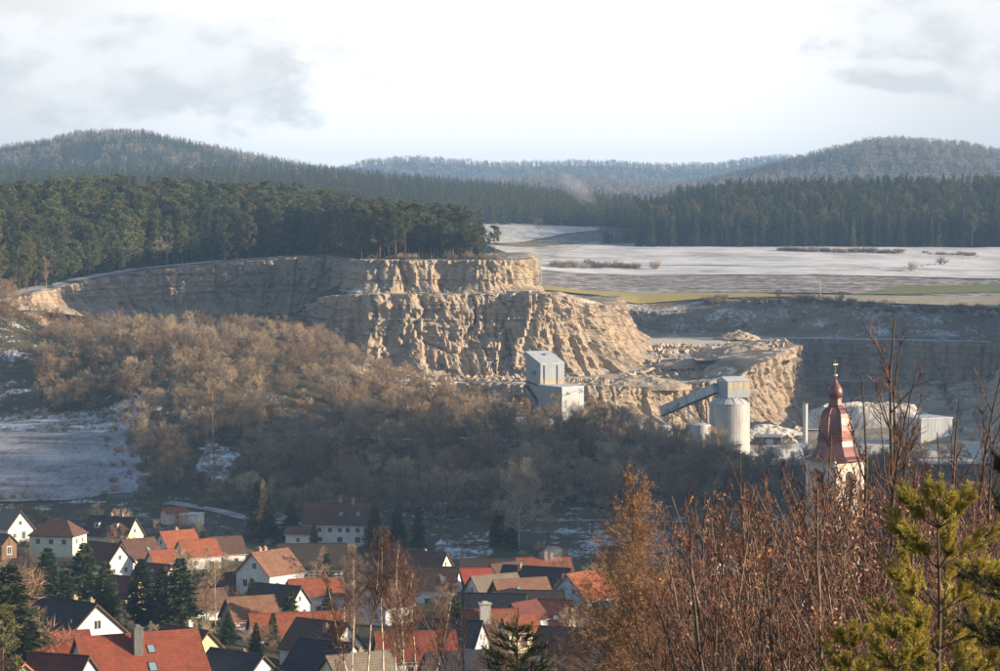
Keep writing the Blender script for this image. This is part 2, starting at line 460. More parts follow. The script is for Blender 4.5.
def H(x, y):
    x = np.asarray(x, float); y = np.asarray(y, float)
    x, y = np.broadcast_arrays(x, y)
    Y = y
    px = 500 + F * x / np.maximum(Y, 40)
    z = _table(LOW, px, Y)
    wall = np.interp(px, [p[0] for p in REAR_WALL], [p[1] for p in REAR_WALL]) + 9
    foot = np.interp(px, [p[0] for p in REAR_FOOT], [p[1] for p in REAR_FOOT]) + 7
    z = np.where((Y > foot) & (px > 625) & (px < 1026), 8.4, z)
    zr = _table(PLAT, px, Y)
    back = Y > np.where(px > 590, wall, 1330)
    z = np.where(back & (px > 545) & ((px < 1030) | (Y > 1600)), zr, z)
    z = np.where((Y > 1575) & (px <= 545), zr, z)
    m = _inside(P_LOW, px, Y)
    z = np.where(m, _table(MIDZ, px, Y), z)
    m = _inside(P_MID, px, Y)
    zb = np.interp(px, [60, 290, 335, 560, 590, 622], [45.6, 45.6, 61.2, 61.2, 57, 54.2])
    zb = zb + (zr - zb) * sstep(1262, 1400, Y) * (px > 530)
    z = np.where(m, zb, z)
    m = _inside(P_UP, px, Y)
    zt = np.interp(px, [-600, 20, 80, 150, 230, 290, 345, 540], [58, 59.3, 63.8, 68.9, 72, 74.2, 75.5, 75.5])
    rimy = np.interp(px, [p[0] for p in TIER_UP[:11]], [p[1] for p in TIER_UP[:11]])
    zt = zt + (zr - zt) * sstep(1520, 2000, Y) + np.interp(px, [-50, 60, 150, 250, 350, 430, 480], [24, 24, 18, 12, 6, 0, -10]) * sstep(6, 170, Y - rimy) * (1 - .6 * sstep(1650, 2000, Y))
    z = np.where(m, zt, z)
    far = 82.0 + 0 * z
    best = far
    for Yc, wf, wb, th, sil in RIDGES:
        row = np.interp(px, [s[0] for s in sil], [s[1] for s in sil])
        zc = CAMZ + (205 - row) / F * Yc - th * 0.85
        w = np.where(Y < Yc, sstep(Yc - wf, Yc, Y), 1 - sstep(Yc, Yc + wb, Y))
        best = np.maximum(best, far + (zc - far) * w)
    k = sstep(2000, 2300, Y)
    zf = np.where(Y > 1990, z * (1 - k) + best * k, z)
    # the front of the right-hand wood rises straight from the field
    row = np.interp(px, [s[0] for s in RIDGES[0][4]], [s[1] for s in RIDGES[0][4]])
    zc = CAMZ + (205 - row) / F * 2270 - 20
    rise = z + (zc - z) * np.clip((Y - 2005) / 265, 0, 1)
    zf = np.where((Y > 2005) & (Y < 2270) & (px > 600), np.maximum(rise, 60), zf)
    # unseen wooded hill right of the valley, profile shaped to shade the lower slope
    hr = np.interp(Y, HILL_Y, HILL_Z) * np.exp(-((np.maximum(305 - x, 0)) / 62) ** 2) * np.where(x > 305, 1, 1)
    hr = np.where(x > 150, hr, -99)
    zf = np.maximum(zf, hr)
    n = 0.5 * fbm(x / 37.0, y / 37.0, 0, 3, 5) * (np.clip(Y / 300, 0, 1)) * (1 - .85 * sstep(1560, 1610, Y) * sstep(2060, 2000, Y)) + np.where(Y > 2500, 5.0 * fbm(x / 260.0, y / 260.0, 0, 3, 9), 0)
    return zf + n
HILL_Y = [585, 660, 715, 800, 900, 970, 1000, 1020, 1045, 1080]
HILL_Z = [-50, 45, 88, 115, 122, 120, 108, 82, 34, -50]

def hgt(x, y):
    return float(H(np.array([x]), np.array([y]))[0])

_YS = np.concatenate([np.arange(60, 1150, 4.0), np.arange(1150, 1620, 2.0), np.arange(1620, 2300, 5.0), np.arange(2300, 9000, 25.0)])
def hit(px, row, ymin=0):
    """where the sight line through (px, row) first meets the land"""
    d = at(px, row, 1000.0)
    k = _YS / 1000.0
    xs = d.x * k; zs = CAMZ + (d.z - CAMZ) * k
    below = np.nonzero((H(xs, _YS) > zs) & (_YS >= ymin))[0]
    i = below[0] if len(below) else len(_YS) - 1
    return Vector((xs[i], _YS[i], zs[i]))

# ------------------------------------------------------------------ land materials
def land_material():
    m, nt, b = base_mat('land', 0.95, 0.1)
    tcn = nt.nodes.new('ShaderNodeTexCoord'); v = tcn.outputs['Object']
    big = noise(nt, 0.012, 5, 0.6, v); mid = noise(nt, 0.07, 6, 0.7, v); fine = noise(nt, 0.6, 6, 0.8, v, stretch=(1, .35, 1))
    grass = ramp(nt, big, [(0.35, (0.075, 0.062, 0.036)), (0.5, (0.10, 0.082, 0.048)), (0.65, (0.062, 0.072, 0.030))])
    grass = mixc(nt, fine, grass, mixc(nt, 0.55, grass, (0.02, 0.017, 0.010)))
    rock = ramp(nt, mid, [(0.3, (0.20, 0.16, 0.115)), (0.55, (0.36, 0.30, 0.22)), (0.75, (0.26, 0.22, 0.17))])
    a = node(nt, 'ShaderNodeAttribute', attribute_name='rock')
    col = mixc(nt, a.outputs['Fac'], grass, rock)
    s = node(nt, 'ShaderNodeAttribute', attribute_name='snow')
    ad = node(nt, 'ShaderNodeMath', operation='ADD')
    nt.links.new(fine, ad.inputs[0]); nt.links.new(mid, ad.inputs[1])
    ad2 = node(nt, 'ShaderNodeMath', operation='ADD')
    nt.links.new(ad.outputs[0], ad2.inputs[0]); nt.links.new(s.outputs['Fac'], ad2.inputs[1])
    mr = node(nt, 'ShaderNodeMapRange'); mr.inputs['From Min'].default_value = 1.42; mr.inputs['From Max'].default_value = 1.62
    nt.links.new(ad2.outputs[0], mr.inputs['Value'])
    col = mixc(nt, mr.outputs[0], col, (0.62, 0.64, 0.67))
    nt.links.new(col, b.inputs['Base Color'])
    bump(nt, b, fine, 0.5, 0.6)
    return m
M_LAND = land_material()

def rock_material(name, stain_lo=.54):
    m, nt, b = base_mat(name, 0.92, 0.12)
    tcn = nt.nodes.new('ShaderNodeTexCoord'); v = tcn.outputs['Object']
    strata = noise(nt, 1.0, 5, 0.75, v, stretch=(0.010, 0.010, 0.42))
    blot = noise(nt, 0.09, 6, 0.65, v)
    fine = noise(nt, 0.9, 5, 0.75, v)
    beds = noise(nt, 1.0, 3, 0.8, v, stretch=(0.03, 0.03, 1.9))
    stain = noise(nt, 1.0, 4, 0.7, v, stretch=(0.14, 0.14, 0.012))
    c = ramp(nt, strata, [(0.30, (0.22, 0.18, 0.14)), (0.42, (0.44, 0.36, 0.265)), (0.48, (0.30, 0.255, 0.20)), (0.53, (0.47, 0.39, 0.285)), (0.59, (0.36, 0.30, 0.225)), (0.64, (0.48, 0.395, 0.29)), (0.74, (0.28, 0.235, 0.18))])
    c2 = ramp(nt, blot, [(0.34, (0.32, 0.28, 0.235)), (0.5, (0.44, 0.355, 0.255)), (0.61, (0.44, 0.28, 0.155)), (0.72, (0.44, 0.38, 0.31))])
    c = mixc(nt, 0.5, c, c2)
    c = mixc(nt, fine, c, mixc(nt, 0.35, c, (0.12, 0.095, 0.075)))
    c = mixc(nt, ramp(nt, beds, [(.36, (.62, .62, .62)), (.44, (0, 0, 0))]), c, mixc(nt, 0.55, c, (0.07, 0.055, 0.042)))
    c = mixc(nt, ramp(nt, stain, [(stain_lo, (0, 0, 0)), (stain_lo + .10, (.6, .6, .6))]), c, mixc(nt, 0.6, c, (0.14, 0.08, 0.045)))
    # soil, dead grass and thin snow on what lies flat
    geo = nt.nodes.new('ShaderNodeNewGeometry'); sp = nt.nodes.new('ShaderNodeSeparateXYZ')
    nt.links.new(geo.outputs['True Normal'], sp.inputs[0])
    mr = node(nt, 'ShaderNodeMapRange'); mr.inputs['From Min'].default_value = 0.80; mr.inputs['From Max'].default_value = 0.95
    nt.links.new(sp.outputs['Z'], mr.inputs['Value'])
    flat = mixc(nt, ramp(nt, blot, [(0.52, (0, 0, 0)), (0.60, (1, 1, 1))]), (0.20, 0.165, 0.12), (0.55, 0.56, 0.58))
    c = mixc(nt, mr.outputs[0], c, flat)
    nt.links.new(c, b.inputs['Base Color'])
    bump(nt, b, fine, 0.7, 0.5)
    return m
M_ROCK = rock_material('quarried limestone')
M_ROCKR = rock_material('stained limestone', .44)  # brown stains, their contrast raised in place of relief shading

# ------------------------------------------------------------------ the ground sheet
def build_ground():
    ys = np.concatenate([np.arange(-400, 0, 50), np.arange(0, 430, 12), np.arange(430, 1140, 8), np.arange(1140, 1620, 6), np.arange(1620, 2320, 14), np.arange(2320, 9350, 62)])
    us = np.concatenate([np.arange(-3000, -100, 70), np.arange(-100, 1100, 4), np.arange(1100, 4001, 70)])
    yy, uu = np.meshgrid(ys, us, indexing='ij')
    xx = (uu - 500) / F * np.maximum(yy, 300)
    zz = H(xx, yy)
    px = 500 + F * xx / np.maximum(yy, 40)
    v = np.stack([xx, yy, zz], -1).reshape(-1, 3)
    n, k = yy.shape
    i = (np.arange(n - 1)[:, None] * k + np.arange(k - 1)[None, :]).ravel()
    f = np.stack([i, i + 1, i + k + 1, i + k], -1)
    me = mesh_np('ground', v, f, M_LAND, True)
    rockm = ((yy > 1165) & (yy < 1600) & (px > 330)).astype(float)
    rockm[(yy > 1580) | ((px < 548) & (yy > 1270))] = 0
    rockm = np.maximum(rockm, ((yy > 1090) & (yy < 1600) & (px > 690)).astype(float) * 0.85)
    rockm[(zz > 72) & (px < 540)] = 0.1
    rockm = np.where((yy > 1500) & (yy < 1600) & (px > 600), 0.55, rockm)
    snow = np.full(yy.shape, 0.22)
    snow = np.where(yy < 820, 0.14, snow)
    snow = np.where((yy > 820) & (yy < 905), 0.34, snow)
    snow = np.where((yy > 905) & (yy < 1140), 0.26, snow)
    mead = ((px > 432) & (px < 490)) | ((px > 552) & (px < 664))
    jx = px + 9 * fbm(xx / 14, yy / 14, 0, 3, 41); jy = yy + 8 * fbm(xx / 18, yy / 18, 3, 3, 42)
    mead = ((jx > 436) & (jx < 488) & (jy > 752) & (jy < 826)) | ((jx > 552) & (jx < 662) & (jy > 742) & (jy < 846))
    snow = np.where((np.hypot((jx - 214) / 20, (jy - 968) / 32) < 1), .52, snow)
    snow = np.where(mead, 0.44 + .1 * fbm(xx / 9, yy / 9, 0, 2, 43), snow)
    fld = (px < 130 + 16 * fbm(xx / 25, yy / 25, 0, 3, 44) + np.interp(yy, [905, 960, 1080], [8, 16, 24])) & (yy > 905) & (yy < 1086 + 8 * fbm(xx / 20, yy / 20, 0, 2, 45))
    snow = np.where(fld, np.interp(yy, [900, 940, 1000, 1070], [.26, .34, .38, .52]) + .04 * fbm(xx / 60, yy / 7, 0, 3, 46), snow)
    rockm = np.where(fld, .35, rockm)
    rockm = np.where((yy > 1600) & (yy < 2010) & (px > 500), .5, rockm)
    snow = np.where((yy > 1140) & (yy < 1600) & (px > 560), 0.36, snow)
    snow = np.where((yy > 1500) & (yy < 1600) & (px > 600), 0.37 + .08 * fbm(xx / 30, yy / 6, 0, 3, 71), snow)
    snow = np.where((px < 45) & (yy > 1090) & (yy < 1220), 0.36, snow)
    snow = np.where((yy > 1600) & (yy < 2010), 0.30, snow)
    snow = np.where(yy > 2010, 0.0, snow)
    clear = (yy > 1990) & (yy < 2290) & (px > 480) & (px < 645)
    snow = np.where(clear, .34, snow)
    for nm, arr in (('rock', rockm), ('snow', snow)):
        if nm == 'rock': arr = np.where(clear, .5, arr)
        a = me.attributes.new(nm, 'FLOAT', 'POINT')
        a.data.foreach_set('value', arr.ravel().astype(np.float32))
    return tag(link('ground', me), kind='structure')
build_ground()

# ------------------------------------------------------------------ quarry faces
def cliff(name, label, pts, setback, amp, seed, ds=0.9, dz=0.7, cap=24.0, talus=3.0, kind_flute=12.0, mat=None):
    P = np.array([[(p[0] - 500) / F * p[1], p[1], p[2], p[3]] for p in pts], float)
    seg = np.hypot(np.diff(P[:, 0]), np.diff(P[:, 1]))
    S = np.concatenate([[0], np.cumsum(seg)])
    s = np.arange(0, S[-1], ds)
    Q = np.stack([np.interp(s, S, P[:, k]) for k in range(4)], -1)
    w = int(9 / ds); ker = np.ones(2 * w + 1) / (2 * w + 1)
    for k in range(4):
        pad = np.concatenate([np.full(w, Q[0, k]), Q[:, k], np.full(w, Q[-1, k])])
        Q[:, k] = np.convolve(pad, ker, 'valid')
    d = np.gradient(Q[:, :2], axis=0); d /= np.linalg.norm(d, axis=1)[:, None] + 1e-9
    o = np.stack([d[:, 1], -d[:, 0]], -1)                # outward, towards the pit
    hmax = (Q[:, 2] - Q[:, 3]).max()
    nt_ = max(8, int(hmax / dz))
    t = np.linspace(0, 1, nt_)
    SS, T = np.meshgrid(s, t, indexing='ij')
    z = Q[:, 2][:, None] * (1 - T) + Q[:, 3][:, None] * T
    def cells(a, b, sd):
        gx, gz = SS / a + .25 * vnoise(SS / (a * 2), z / (b * 2), 0, sd + 90), z / b
        ix, iz = np.floor(gx), np.floor(gz)
        best = np.full(gx.shape, 9e9); val = np.zeros(gx.shape)
        for i in (-1, 0, 1):
            for k in (-1, 0, 1):
                cx, cz = ix + i, iz + k
                h1 = _hash(cx, cz, cx * 0, sd); h2 = _hash(cx, cz, cx * 0 + 1, sd); h3 = _hash(cx, cz, cx * 0 + 2, sd); h4 = _hash(cx, cz, cx * 0 + 3, sd); h5 = _hash(cx, cz, cx * 0 + 4, sd)
                ddx, ddz = gx - (cx + h1), gz - (cz + h2)
                dist = np.abs(ddx) + np.abs(ddz) * .9
                v_ = (h3 * 2 - 1) + ddx * (h4 * 2 - 1) * 1.3 + ddz * (h5 - .75) * 1.1
                m_ = dist < best
                val = np.where(m_, v_, val); best = np.where(m_, dist, best)
        return val
    fl = 1 - np.abs(vnoise(SS / kind_flute, z / 55.0, 0, seed)) * 2
    fl2 = 1 - np.abs(vnoise(SS / (kind_flute * .42), z / 24.0, 3.3, seed + 1)) * 2
    blk = np.floor(vnoise(SS / 3.2 + .3 * fl, z / 3.0, 1.7, seed + 2) * 3) / 3
    blk2 = np.floor(vnoise(SS / 1.7, z / 1.5, 7.7, seed + 5) * 2.5) / 2.5
    led = np.abs(((z / 4.6 + 0.35 * vnoise(SS / 30, 0, 2.2, seed + 3)) % 1.0) - .5)
    big = fbm(SS / 45.0, z / 60.0, 0, 2, seed + 4)
    env = np.clip((Q[:, 2] - Q[:, 3]) / 12.0, 0.15, 1)[:, None]
    crk = np.abs(vnoise(SS / (kind_flute * .8) + .6 * vnoise(z / 6, SS / 20, 3, seed + 12), z / 70.0, 8.8, seed + 11))
    crack = -1.1 * sstep(.16, .0, crk)
    blk3 = np.floor(vnoise(SS / 6.5, z / 5.5 + SS / 40, 2.7, seed + 13) * 3) / 3
    lay = np.floor(z / 2.1 + .25 * vnoise(SS / 40, 0, 0, seed + 31)); seg_ = np.floor(SS / 11 + .5 * vnoise(SS / 30, z / 9, 0, seed + 32))
    step_ = _hash(lay, seg_, lay * 0, seed + 33) - .5
    beds = np.floor(z / 1.55 + .12 * vnoise(SS / 60, 0, 0, seed + 41)); bed_ = _hash(beds, beds * 0, beds * 0, seed + 42) - .5
    jn = np.abs(vnoise(SS / 5.5 + .15 * vnoise(z / 5, SS / 9, 2, seed + 43), z / 30.0, 4.4, seed + 44)); joint = -1.0 * sstep(.07, .0, jn)
    D = amp * env * (0.42 * fl * sstep(0, .2, T + .25) + 0.50 * cells(kind_flute * .5, 30.0, seed + 20) + 0.26 * cells(3.2, 9.0, seed + 21) + 0.15 * cells(1.5, 1.8, seed + 22) + .6 * crack + .45 * joint + 0.40 * big + 0.24 * step_ + .30 * bed_)
    foot = talus * env * sstep(.55, 1.0, T) ** 2 * (1.0 + .8 * vnoise(SS / 9, 0, 5.1, seed + 6))
    off = setback * (0.35 * T + 0.65 * T ** 2.2) * env + D + foot
    zj = z + 0.5 * amp * vnoise(SS / 5, z / 4, 9.1, seed + 7) * sstep(0, .05, T) * sstep(1.0, .9, T) * .4
    zj = zj - (1 - T) ** 8 * np.maximum(0, vnoise(SS / 6, 0, 4.4, seed + 8)) * 1.8
    X = Q[:, 0][:, None] + o[:, 0][:, None] * off
    Yw = Q[:, 1][:, None] + o[:, 1][:, None] * off
    cols = []
    for q in (cap, cap * .5, cap * .2, cap * .07):
        cx = X[:, 0] - o[:, 0] * q; cy = Yw[:, 0] - o[:, 1] * q
        cz = Q[:, 2] + .25 * vnoise(s / 5, q, 0, seed) + .1
        if q == cap: cz = cz - 0.8
        cols.append(np.stack([cx, cy, cz], -1))
    face = np.stack([X, Yw, zj], -1)
    ax = X[:, -1] + o[:, 0] * 5; ay = Yw[:, -1] + o[:, 1] * 5
    apron = np.stack([ax, ay, Q[:, 3] - 3.0], -1)
    G = np.concatenate([np.stack(cols, 1), face, apron[:, None, :]], 1)
    n, k = G.shape[:2]
    i = (np.arange(n - 1)[:, None] * k + np.arange(k - 1)[None, :]).ravel()
    f = np.stack([i, i + 1, i + k + 1, i + k], -1)
    ob = link(name, mesh_np(name, G.reshape(-1, 3), f, mat or M_ROCK, False))
    return tag(ob, label, kind='structure')
cliff('upper_quarry_cliff', 'upper limestone quarry wall under the pine wood', TIER_UP[1:], 3.0, 2.6, 21)
cliff('middle_quarry_cliff', 'tall fissured limestone wall of the middle quarry bench', TIER_MID, 10.0, 3.6, 33, talus=4.5, kind_flute=15.0)
cliff('lower_quarry_cliff', 'low broken limestone wall beside the crusher and the rocky spur', TIER_LOW, 8.0, 2.4, 47, talus=6.0, kind_flute=9.0)
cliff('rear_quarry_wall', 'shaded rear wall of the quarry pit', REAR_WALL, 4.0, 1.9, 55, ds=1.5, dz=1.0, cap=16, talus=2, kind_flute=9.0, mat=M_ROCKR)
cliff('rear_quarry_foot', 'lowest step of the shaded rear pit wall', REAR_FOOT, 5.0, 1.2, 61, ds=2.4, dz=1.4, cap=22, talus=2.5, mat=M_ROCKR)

# ------------------------------------------------------------------ fields and lanes, draped on the land
def drape(name, corners, mat, lift=0.3, nu=60, nv=16, wav=0.0, kind='structure', label=None, ymin=0):
    """corners in picture terms: top-left, top-right, bottom-right, bottom-left; or lists of edge points"""
    a = [hit(*c, ymin) for c in corners]
    u = np.linspace(0, 1, nu)[None, :]; v = np.linspace(0, 1, nv)[:, None]
    g = []
    for k in range(2):
        g.append((a[0][k] * (1 - u) + a[1][k] * u) * (1 - v) + (a[3][k] * (1 - u) + a[2][k] * u) * v)
    X, Yw = g
    if wav:
        Yw = Yw + wav * fbm(X / 30.0, v * 3 + 0 * X, 0, 3, 77)
        X = X + wav * .5 * fbm(Yw / 25.0, u * 3 + 0 * X, 5, 3, 78)
    Z = H(X, Yw) + lift
    G = np.stack([X, Yw, Z], -1)
    n, k = X.shape
    i = (np.arange(n - 1)[:, None] * k + np.arange(k - 1)[None, :]).ravel()
    f = np.stack([i, i + k, i + k + 1, i + 1], -1)
    ob = link(name, mesh_np(name, G.reshape(-1, 3), f, mat, True))
    return tag(ob, label, kind=kind)

def field_mat(name, c1, c2, snow, furrow=(0.02, 0.02, 1), scale=0.15, lo=.4, hi=.6, sn=(0.76, 0.75, 0.75)):
    m, nt, b = base_mat(name, 0.95, 0.1)
    tcn = nt.nodes.new('ShaderNodeTexCoord'); v = tcn.outputs['Object']
    f1 = noise(nt, scale, 5, 0.7, v); f2 = noise(nt, 1.0, 6, 0.75, v, stretch=furrow); f3 = noise(nt, .8, 5, .7, v)
    c = ramp(nt, f1, [(lo, c1), (hi, c2)])
    c = mixc(nt, f3, c, mixc(nt, .4, c, (0.04, 0.03, 0.02)))
    ad = node(nt, 'ShaderNodeMath', operation='ADD'); nt.links.new(f2, ad.inputs[0]); nt.links.new(f1, ad.inputs[1])
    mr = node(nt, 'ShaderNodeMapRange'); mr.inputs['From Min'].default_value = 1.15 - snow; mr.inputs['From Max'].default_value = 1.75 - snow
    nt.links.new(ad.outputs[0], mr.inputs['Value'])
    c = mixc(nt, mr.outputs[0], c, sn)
    nt.links.new(c, b.inputs['Base Color'])
    bump(nt, b, f3, .4, .4)
    return m
snowy = field_mat('snowy stubble', (0.16, 0.14, 0.11), (0.32, 0.27, 0.20), 0.56, (0.012, 0.16, 1), .02)
snowy2 = field_mat('snowy grass', (0.12, 0.13, 0.08), (0.38, 0.32, 0.24), 0.52, (0.02, 0.14, 1), .03)
plough = field_mat('ploughed earth with frost', (0.13, 0.10, 0.075), (0.22, 0.165, 0.12), 0.26, (0.03, 0.1, 1))
straw = field_mat('yellow straw strip', (0.50, 0.38, 0.12), (0.40, 0.36, 0.12), -0.2)
pale = field_mat('pale dry grass', (0.42, 0.36, 0.25), (0.34, 0.30, 0.21), 0.12)
green = field_mat('winter green crop', (0.16, 0.20, 0.075), (0.22, 0.23, 0.10), -0.05)
vine = field_mat('row crop under snow', (0.30, 0.25, 0.18), (0.40, 0.34, 0.25), 0.42, (0.22, 0.02, 1))
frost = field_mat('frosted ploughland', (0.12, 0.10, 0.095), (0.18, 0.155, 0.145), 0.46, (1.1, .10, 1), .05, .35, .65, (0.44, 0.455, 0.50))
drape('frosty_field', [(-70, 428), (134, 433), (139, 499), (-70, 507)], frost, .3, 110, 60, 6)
pale2 = field_mat('thin frosty grass', (0.30, 0.27, 0.19), (0.38, 0.33, 0.25), 0.34, (0.04, 0.1, 1))
shadefield = field_mat('frosty winter field', (0.13, 0.115, 0.10), (0.2, 0.175, 0.15), 0.44, (0.03, 0.12, 1))
drape('snowy_field', [(478, 221), (592, 229), (638, 237), (478, 250)], vine, .6, ymin=1760)
drape('dry_meadow', [(478, 251), (640, 240.5), (665, 250), (530, 262)], pale2, .5, 60, 12, 2, ymin=1720)
drape('snowy_field', [(590, 245), (1012, 248.5), (1012, 272), (536, 261.5)], snowy, .7, 90, 20, 3, ymin=1600)
drape('snowy_field', [(536, 262), (1012, 272.5), (1012, 280), (536, 271)], snowy2, .85, 90, 12, 2, ymin=1600)
drape('ploughed_field', [(536, 271.5), (1012, 280.5), (1012, 299), (536, 287)], plough, .75, 90, 12, 1, ymin=1600)
drape('straw_strip', [(538, 287), (760, 295), (815, 298.5), (538, 295)], straw, .9, 60, 6, ymin=1590)
drape('green_field', [(900, 288), (1012, 285), (1012, 293), (850, 297)], green, 1.1, 50, 6, 1)
drape('dry_meadow', [(780, 297.5), (1012, 298), (1012, 310), (800, 301.5)], pale, 1.0, 60, 6, 1)
M_STONE = mat_noise('crushed limestone floor', (0.45, 0.41, 0.35), (0.62, 0.58, 0.52), .25, .95, 6)
drape('quarry_floor', [(632, 339), (722, 341), (742, 347), (628, 346)], M_STONE, .25, 40, 8, 1.5)
drape('quarry_floor', [(640, 352), (712, 355), (706, 358.5), (628, 362)], M_STONE, .25, 40, 8, 1.5)
drape('quarry_floor', [(626, 375), (660, 377), (655, 381), (612, 381)], M_STONE, .25, 20, 6, 1)
drape('quarry_yard', [(752, 440), (1000, 436), (1000, 462), (748, 466)], M_STONE, .25, 50, 20, 1.5)

def lane(name, pts, w, mat, lift=.22):
    P = [hit(*p) for p in pts]
    q = []
    for i in range(len(P) - 1):
        n = max(2, int((P[i + 1] - P[i]).length / 6))
        q += [P[i].lerp(P[i + 1], k / n) for k in range(n)]
    q.append(P[-1])
    v = []
    for i, p in enumerate(q):
        d = q[min(i + 1, len(q) - 1)] - q[max(i - 1, 0)]
        s = Vector((d.y, -d.x, 0)).normalized() * (w / 2)
        for k in (-1, -.33, .33, 1):
            a = p + s * k
            v.append((a.x, a.y, 0))
    v = np.array(v); v[:, 2] = H(v[:, 0], v[:, 1]) + lift
    n = len(q); i = (np.arange(n - 1)[:, None] * 4 + np.arange(3)[None, :]).ravel()
    f = np.stack([i, i + 1, i + 5, i + 4], -1)
    return tag(link(name, mesh_np(name, v, f, mat, True)), kind='structure')
M_TRACK = mat_noise('frosted track', (0.30, 0.27, 0.24), (0.55, 0.55, 0.56), .3, .95, 5)
M_ROAD = mat_noise('valley lane', (0.16, 0.155, 0.15), (0.42, 0.43, 0.45), .2, .9, 5)
lane('road', [(540, 521.5), (600, 521), (660, 522), (760, 524), (1000, 530)], 4.0, M_ROAD)
lane('road', [(168, 503), (215, 511), (262, 522), (330, 528)], 4.5, M_ROAD)
M_ASPH = mat_noise('village asphalt', (0.055, 0.055, 0.056), (0.10, 0.098, 0.095), .4, .9, 5)
def street(pts, w):
    lane('street', pts, w, M_ASPH, .16)
lane('track', [(285, 437), (350, 437.5), (450, 438), (520, 441)], 4.0, M_TRACK)
def rim_path():
    q = [((p[0] - 500) / F * p[1], p[1], p[2]) for p in TIER_UP[1:8]]
    q = [Vector(q[i]).lerp(Vector(q[i + 1]), k / 24) for i in range(len(q) - 1) for k in range(24)]
    v = []
    for i, p in enumerate(q):
        d = q[min(i + 1, len(q) - 1)] - q[max(i - 1, 0)]; o_ = Vector((d.y, -d.x, 0)).normalized()
        for s_ in (-5, -7.2, -9.4, -11.6, -13.5):
            a = p + o_ * s_; v.append((a.x, a.y, a.z + .55 + .10 * s_ * 0))
    n = len(q); i = (np.arange(n - 1)[:, None] * 5 + np.arange(4)[None, :]).ravel()
    f = np.stack([i, i + 5, i + 6, i + 1], -1)
    tag(link('path', mesh_np('path', v, f, M_TRACK, True)), kind='structure')
rim_path()
def ledge():
    q = [Vector(((p[0] - 500) / F * p[1], p[1] + 6, p[2] + .45)) for p in REAR_WALL[1:-1]]
    q = [q[i].lerp(q[i + 1], k / 20) for i in range(len(q) - 1) for k in range(20)]
    v = [(p.x, p.y + s_, p.z + .05 * s_) for p in q for s_ in (-2.5, 0, 2.5, 5)]
    n = len(q); i = (np.arange(n - 1)[:, None] * 4 + np.arange(3)[None, :]).ravel()
    tag(link('ledge', mesh_np('ledge', np.array(v), np.stack([i, i + 4, i + 5, i + 1], -1), M_TRACK, True)), kind='structure')
ledge()

# ------------------------------------------------------------------ vegetation: shape makers
M_BARK = mat_noise('bark', (0.075, 0.058, 0.042), (0.13, 0.10, 0.075), 2.0, .95, 4, rand=.15)
M_TWIG = mat_noise('bare twigs', (0.25, 0.185, 0.115), (0.42, 0.32, 0.20), .25, .9, 4, rand=.45)
M_TWIGR = mat_noise('reddish bare twigs', (0.22, 0.145, 0.085), (0.36, 0.245, 0.145), .25, .9, 4, rand=.35)
M_TWIGG = mat_noise('grey bare twigs', (0.22, 0.18, 0.135), (0.38, 0.325, 0.25), .25, .9, 4, rand=.4)
M_TWIGP = mat_noise('pale twigs', (0.34, 0.27, 0.19), (0.46, 0.38, 0.28), .25, .9, 4, rand=.1)
M_BIRCHBARK = mat_noise('birch bark', (0.30, 0.24, 0.17), (0.62, 0.56, 0.46), 1.3, .8, 4, stretch=(1, 1, .35))
M_PINEBARK = mat_noise('pine bark', (0.09, 0.06, 0.042), (0.18, 0.115, 0.075), .8, .95, 4, rand=.15)
M_SPRUCE = mat_noise('spruce needles', (0.032, 0.052, 0.024), (0.075, 0.098, 0.038), .35, .85, 4, rand=.3, transl=.12)
M_PINE = mat_noise('pine needles', (0.065, 0.082, 0.034), (0.135, 0.145, 0.055), .35, .85, 4, rand=.3, transl=.12)
M_PINEY = mat_noise('yellowish pine needles', (0.10, 0.105, 0.042), (0.19, 0.175, 0.062), .35, .85, 4, rand=.2, transl=.15)
M_LARCH = mat_noise('bare larch twigs', (0.24, 0.17, 0.09), (0.36, 0.25, 0.13), .3, .9, 4, rand=.2)

def unit(v):
    return v / (np.linalg.norm(v, axis=-1, keepdims=True) + 1e-9)

def perp(d, rng):
    r = rng.normal(size=d.shape)
    return unit(r - (r * d).sum(-1, keepdims=True) * d)

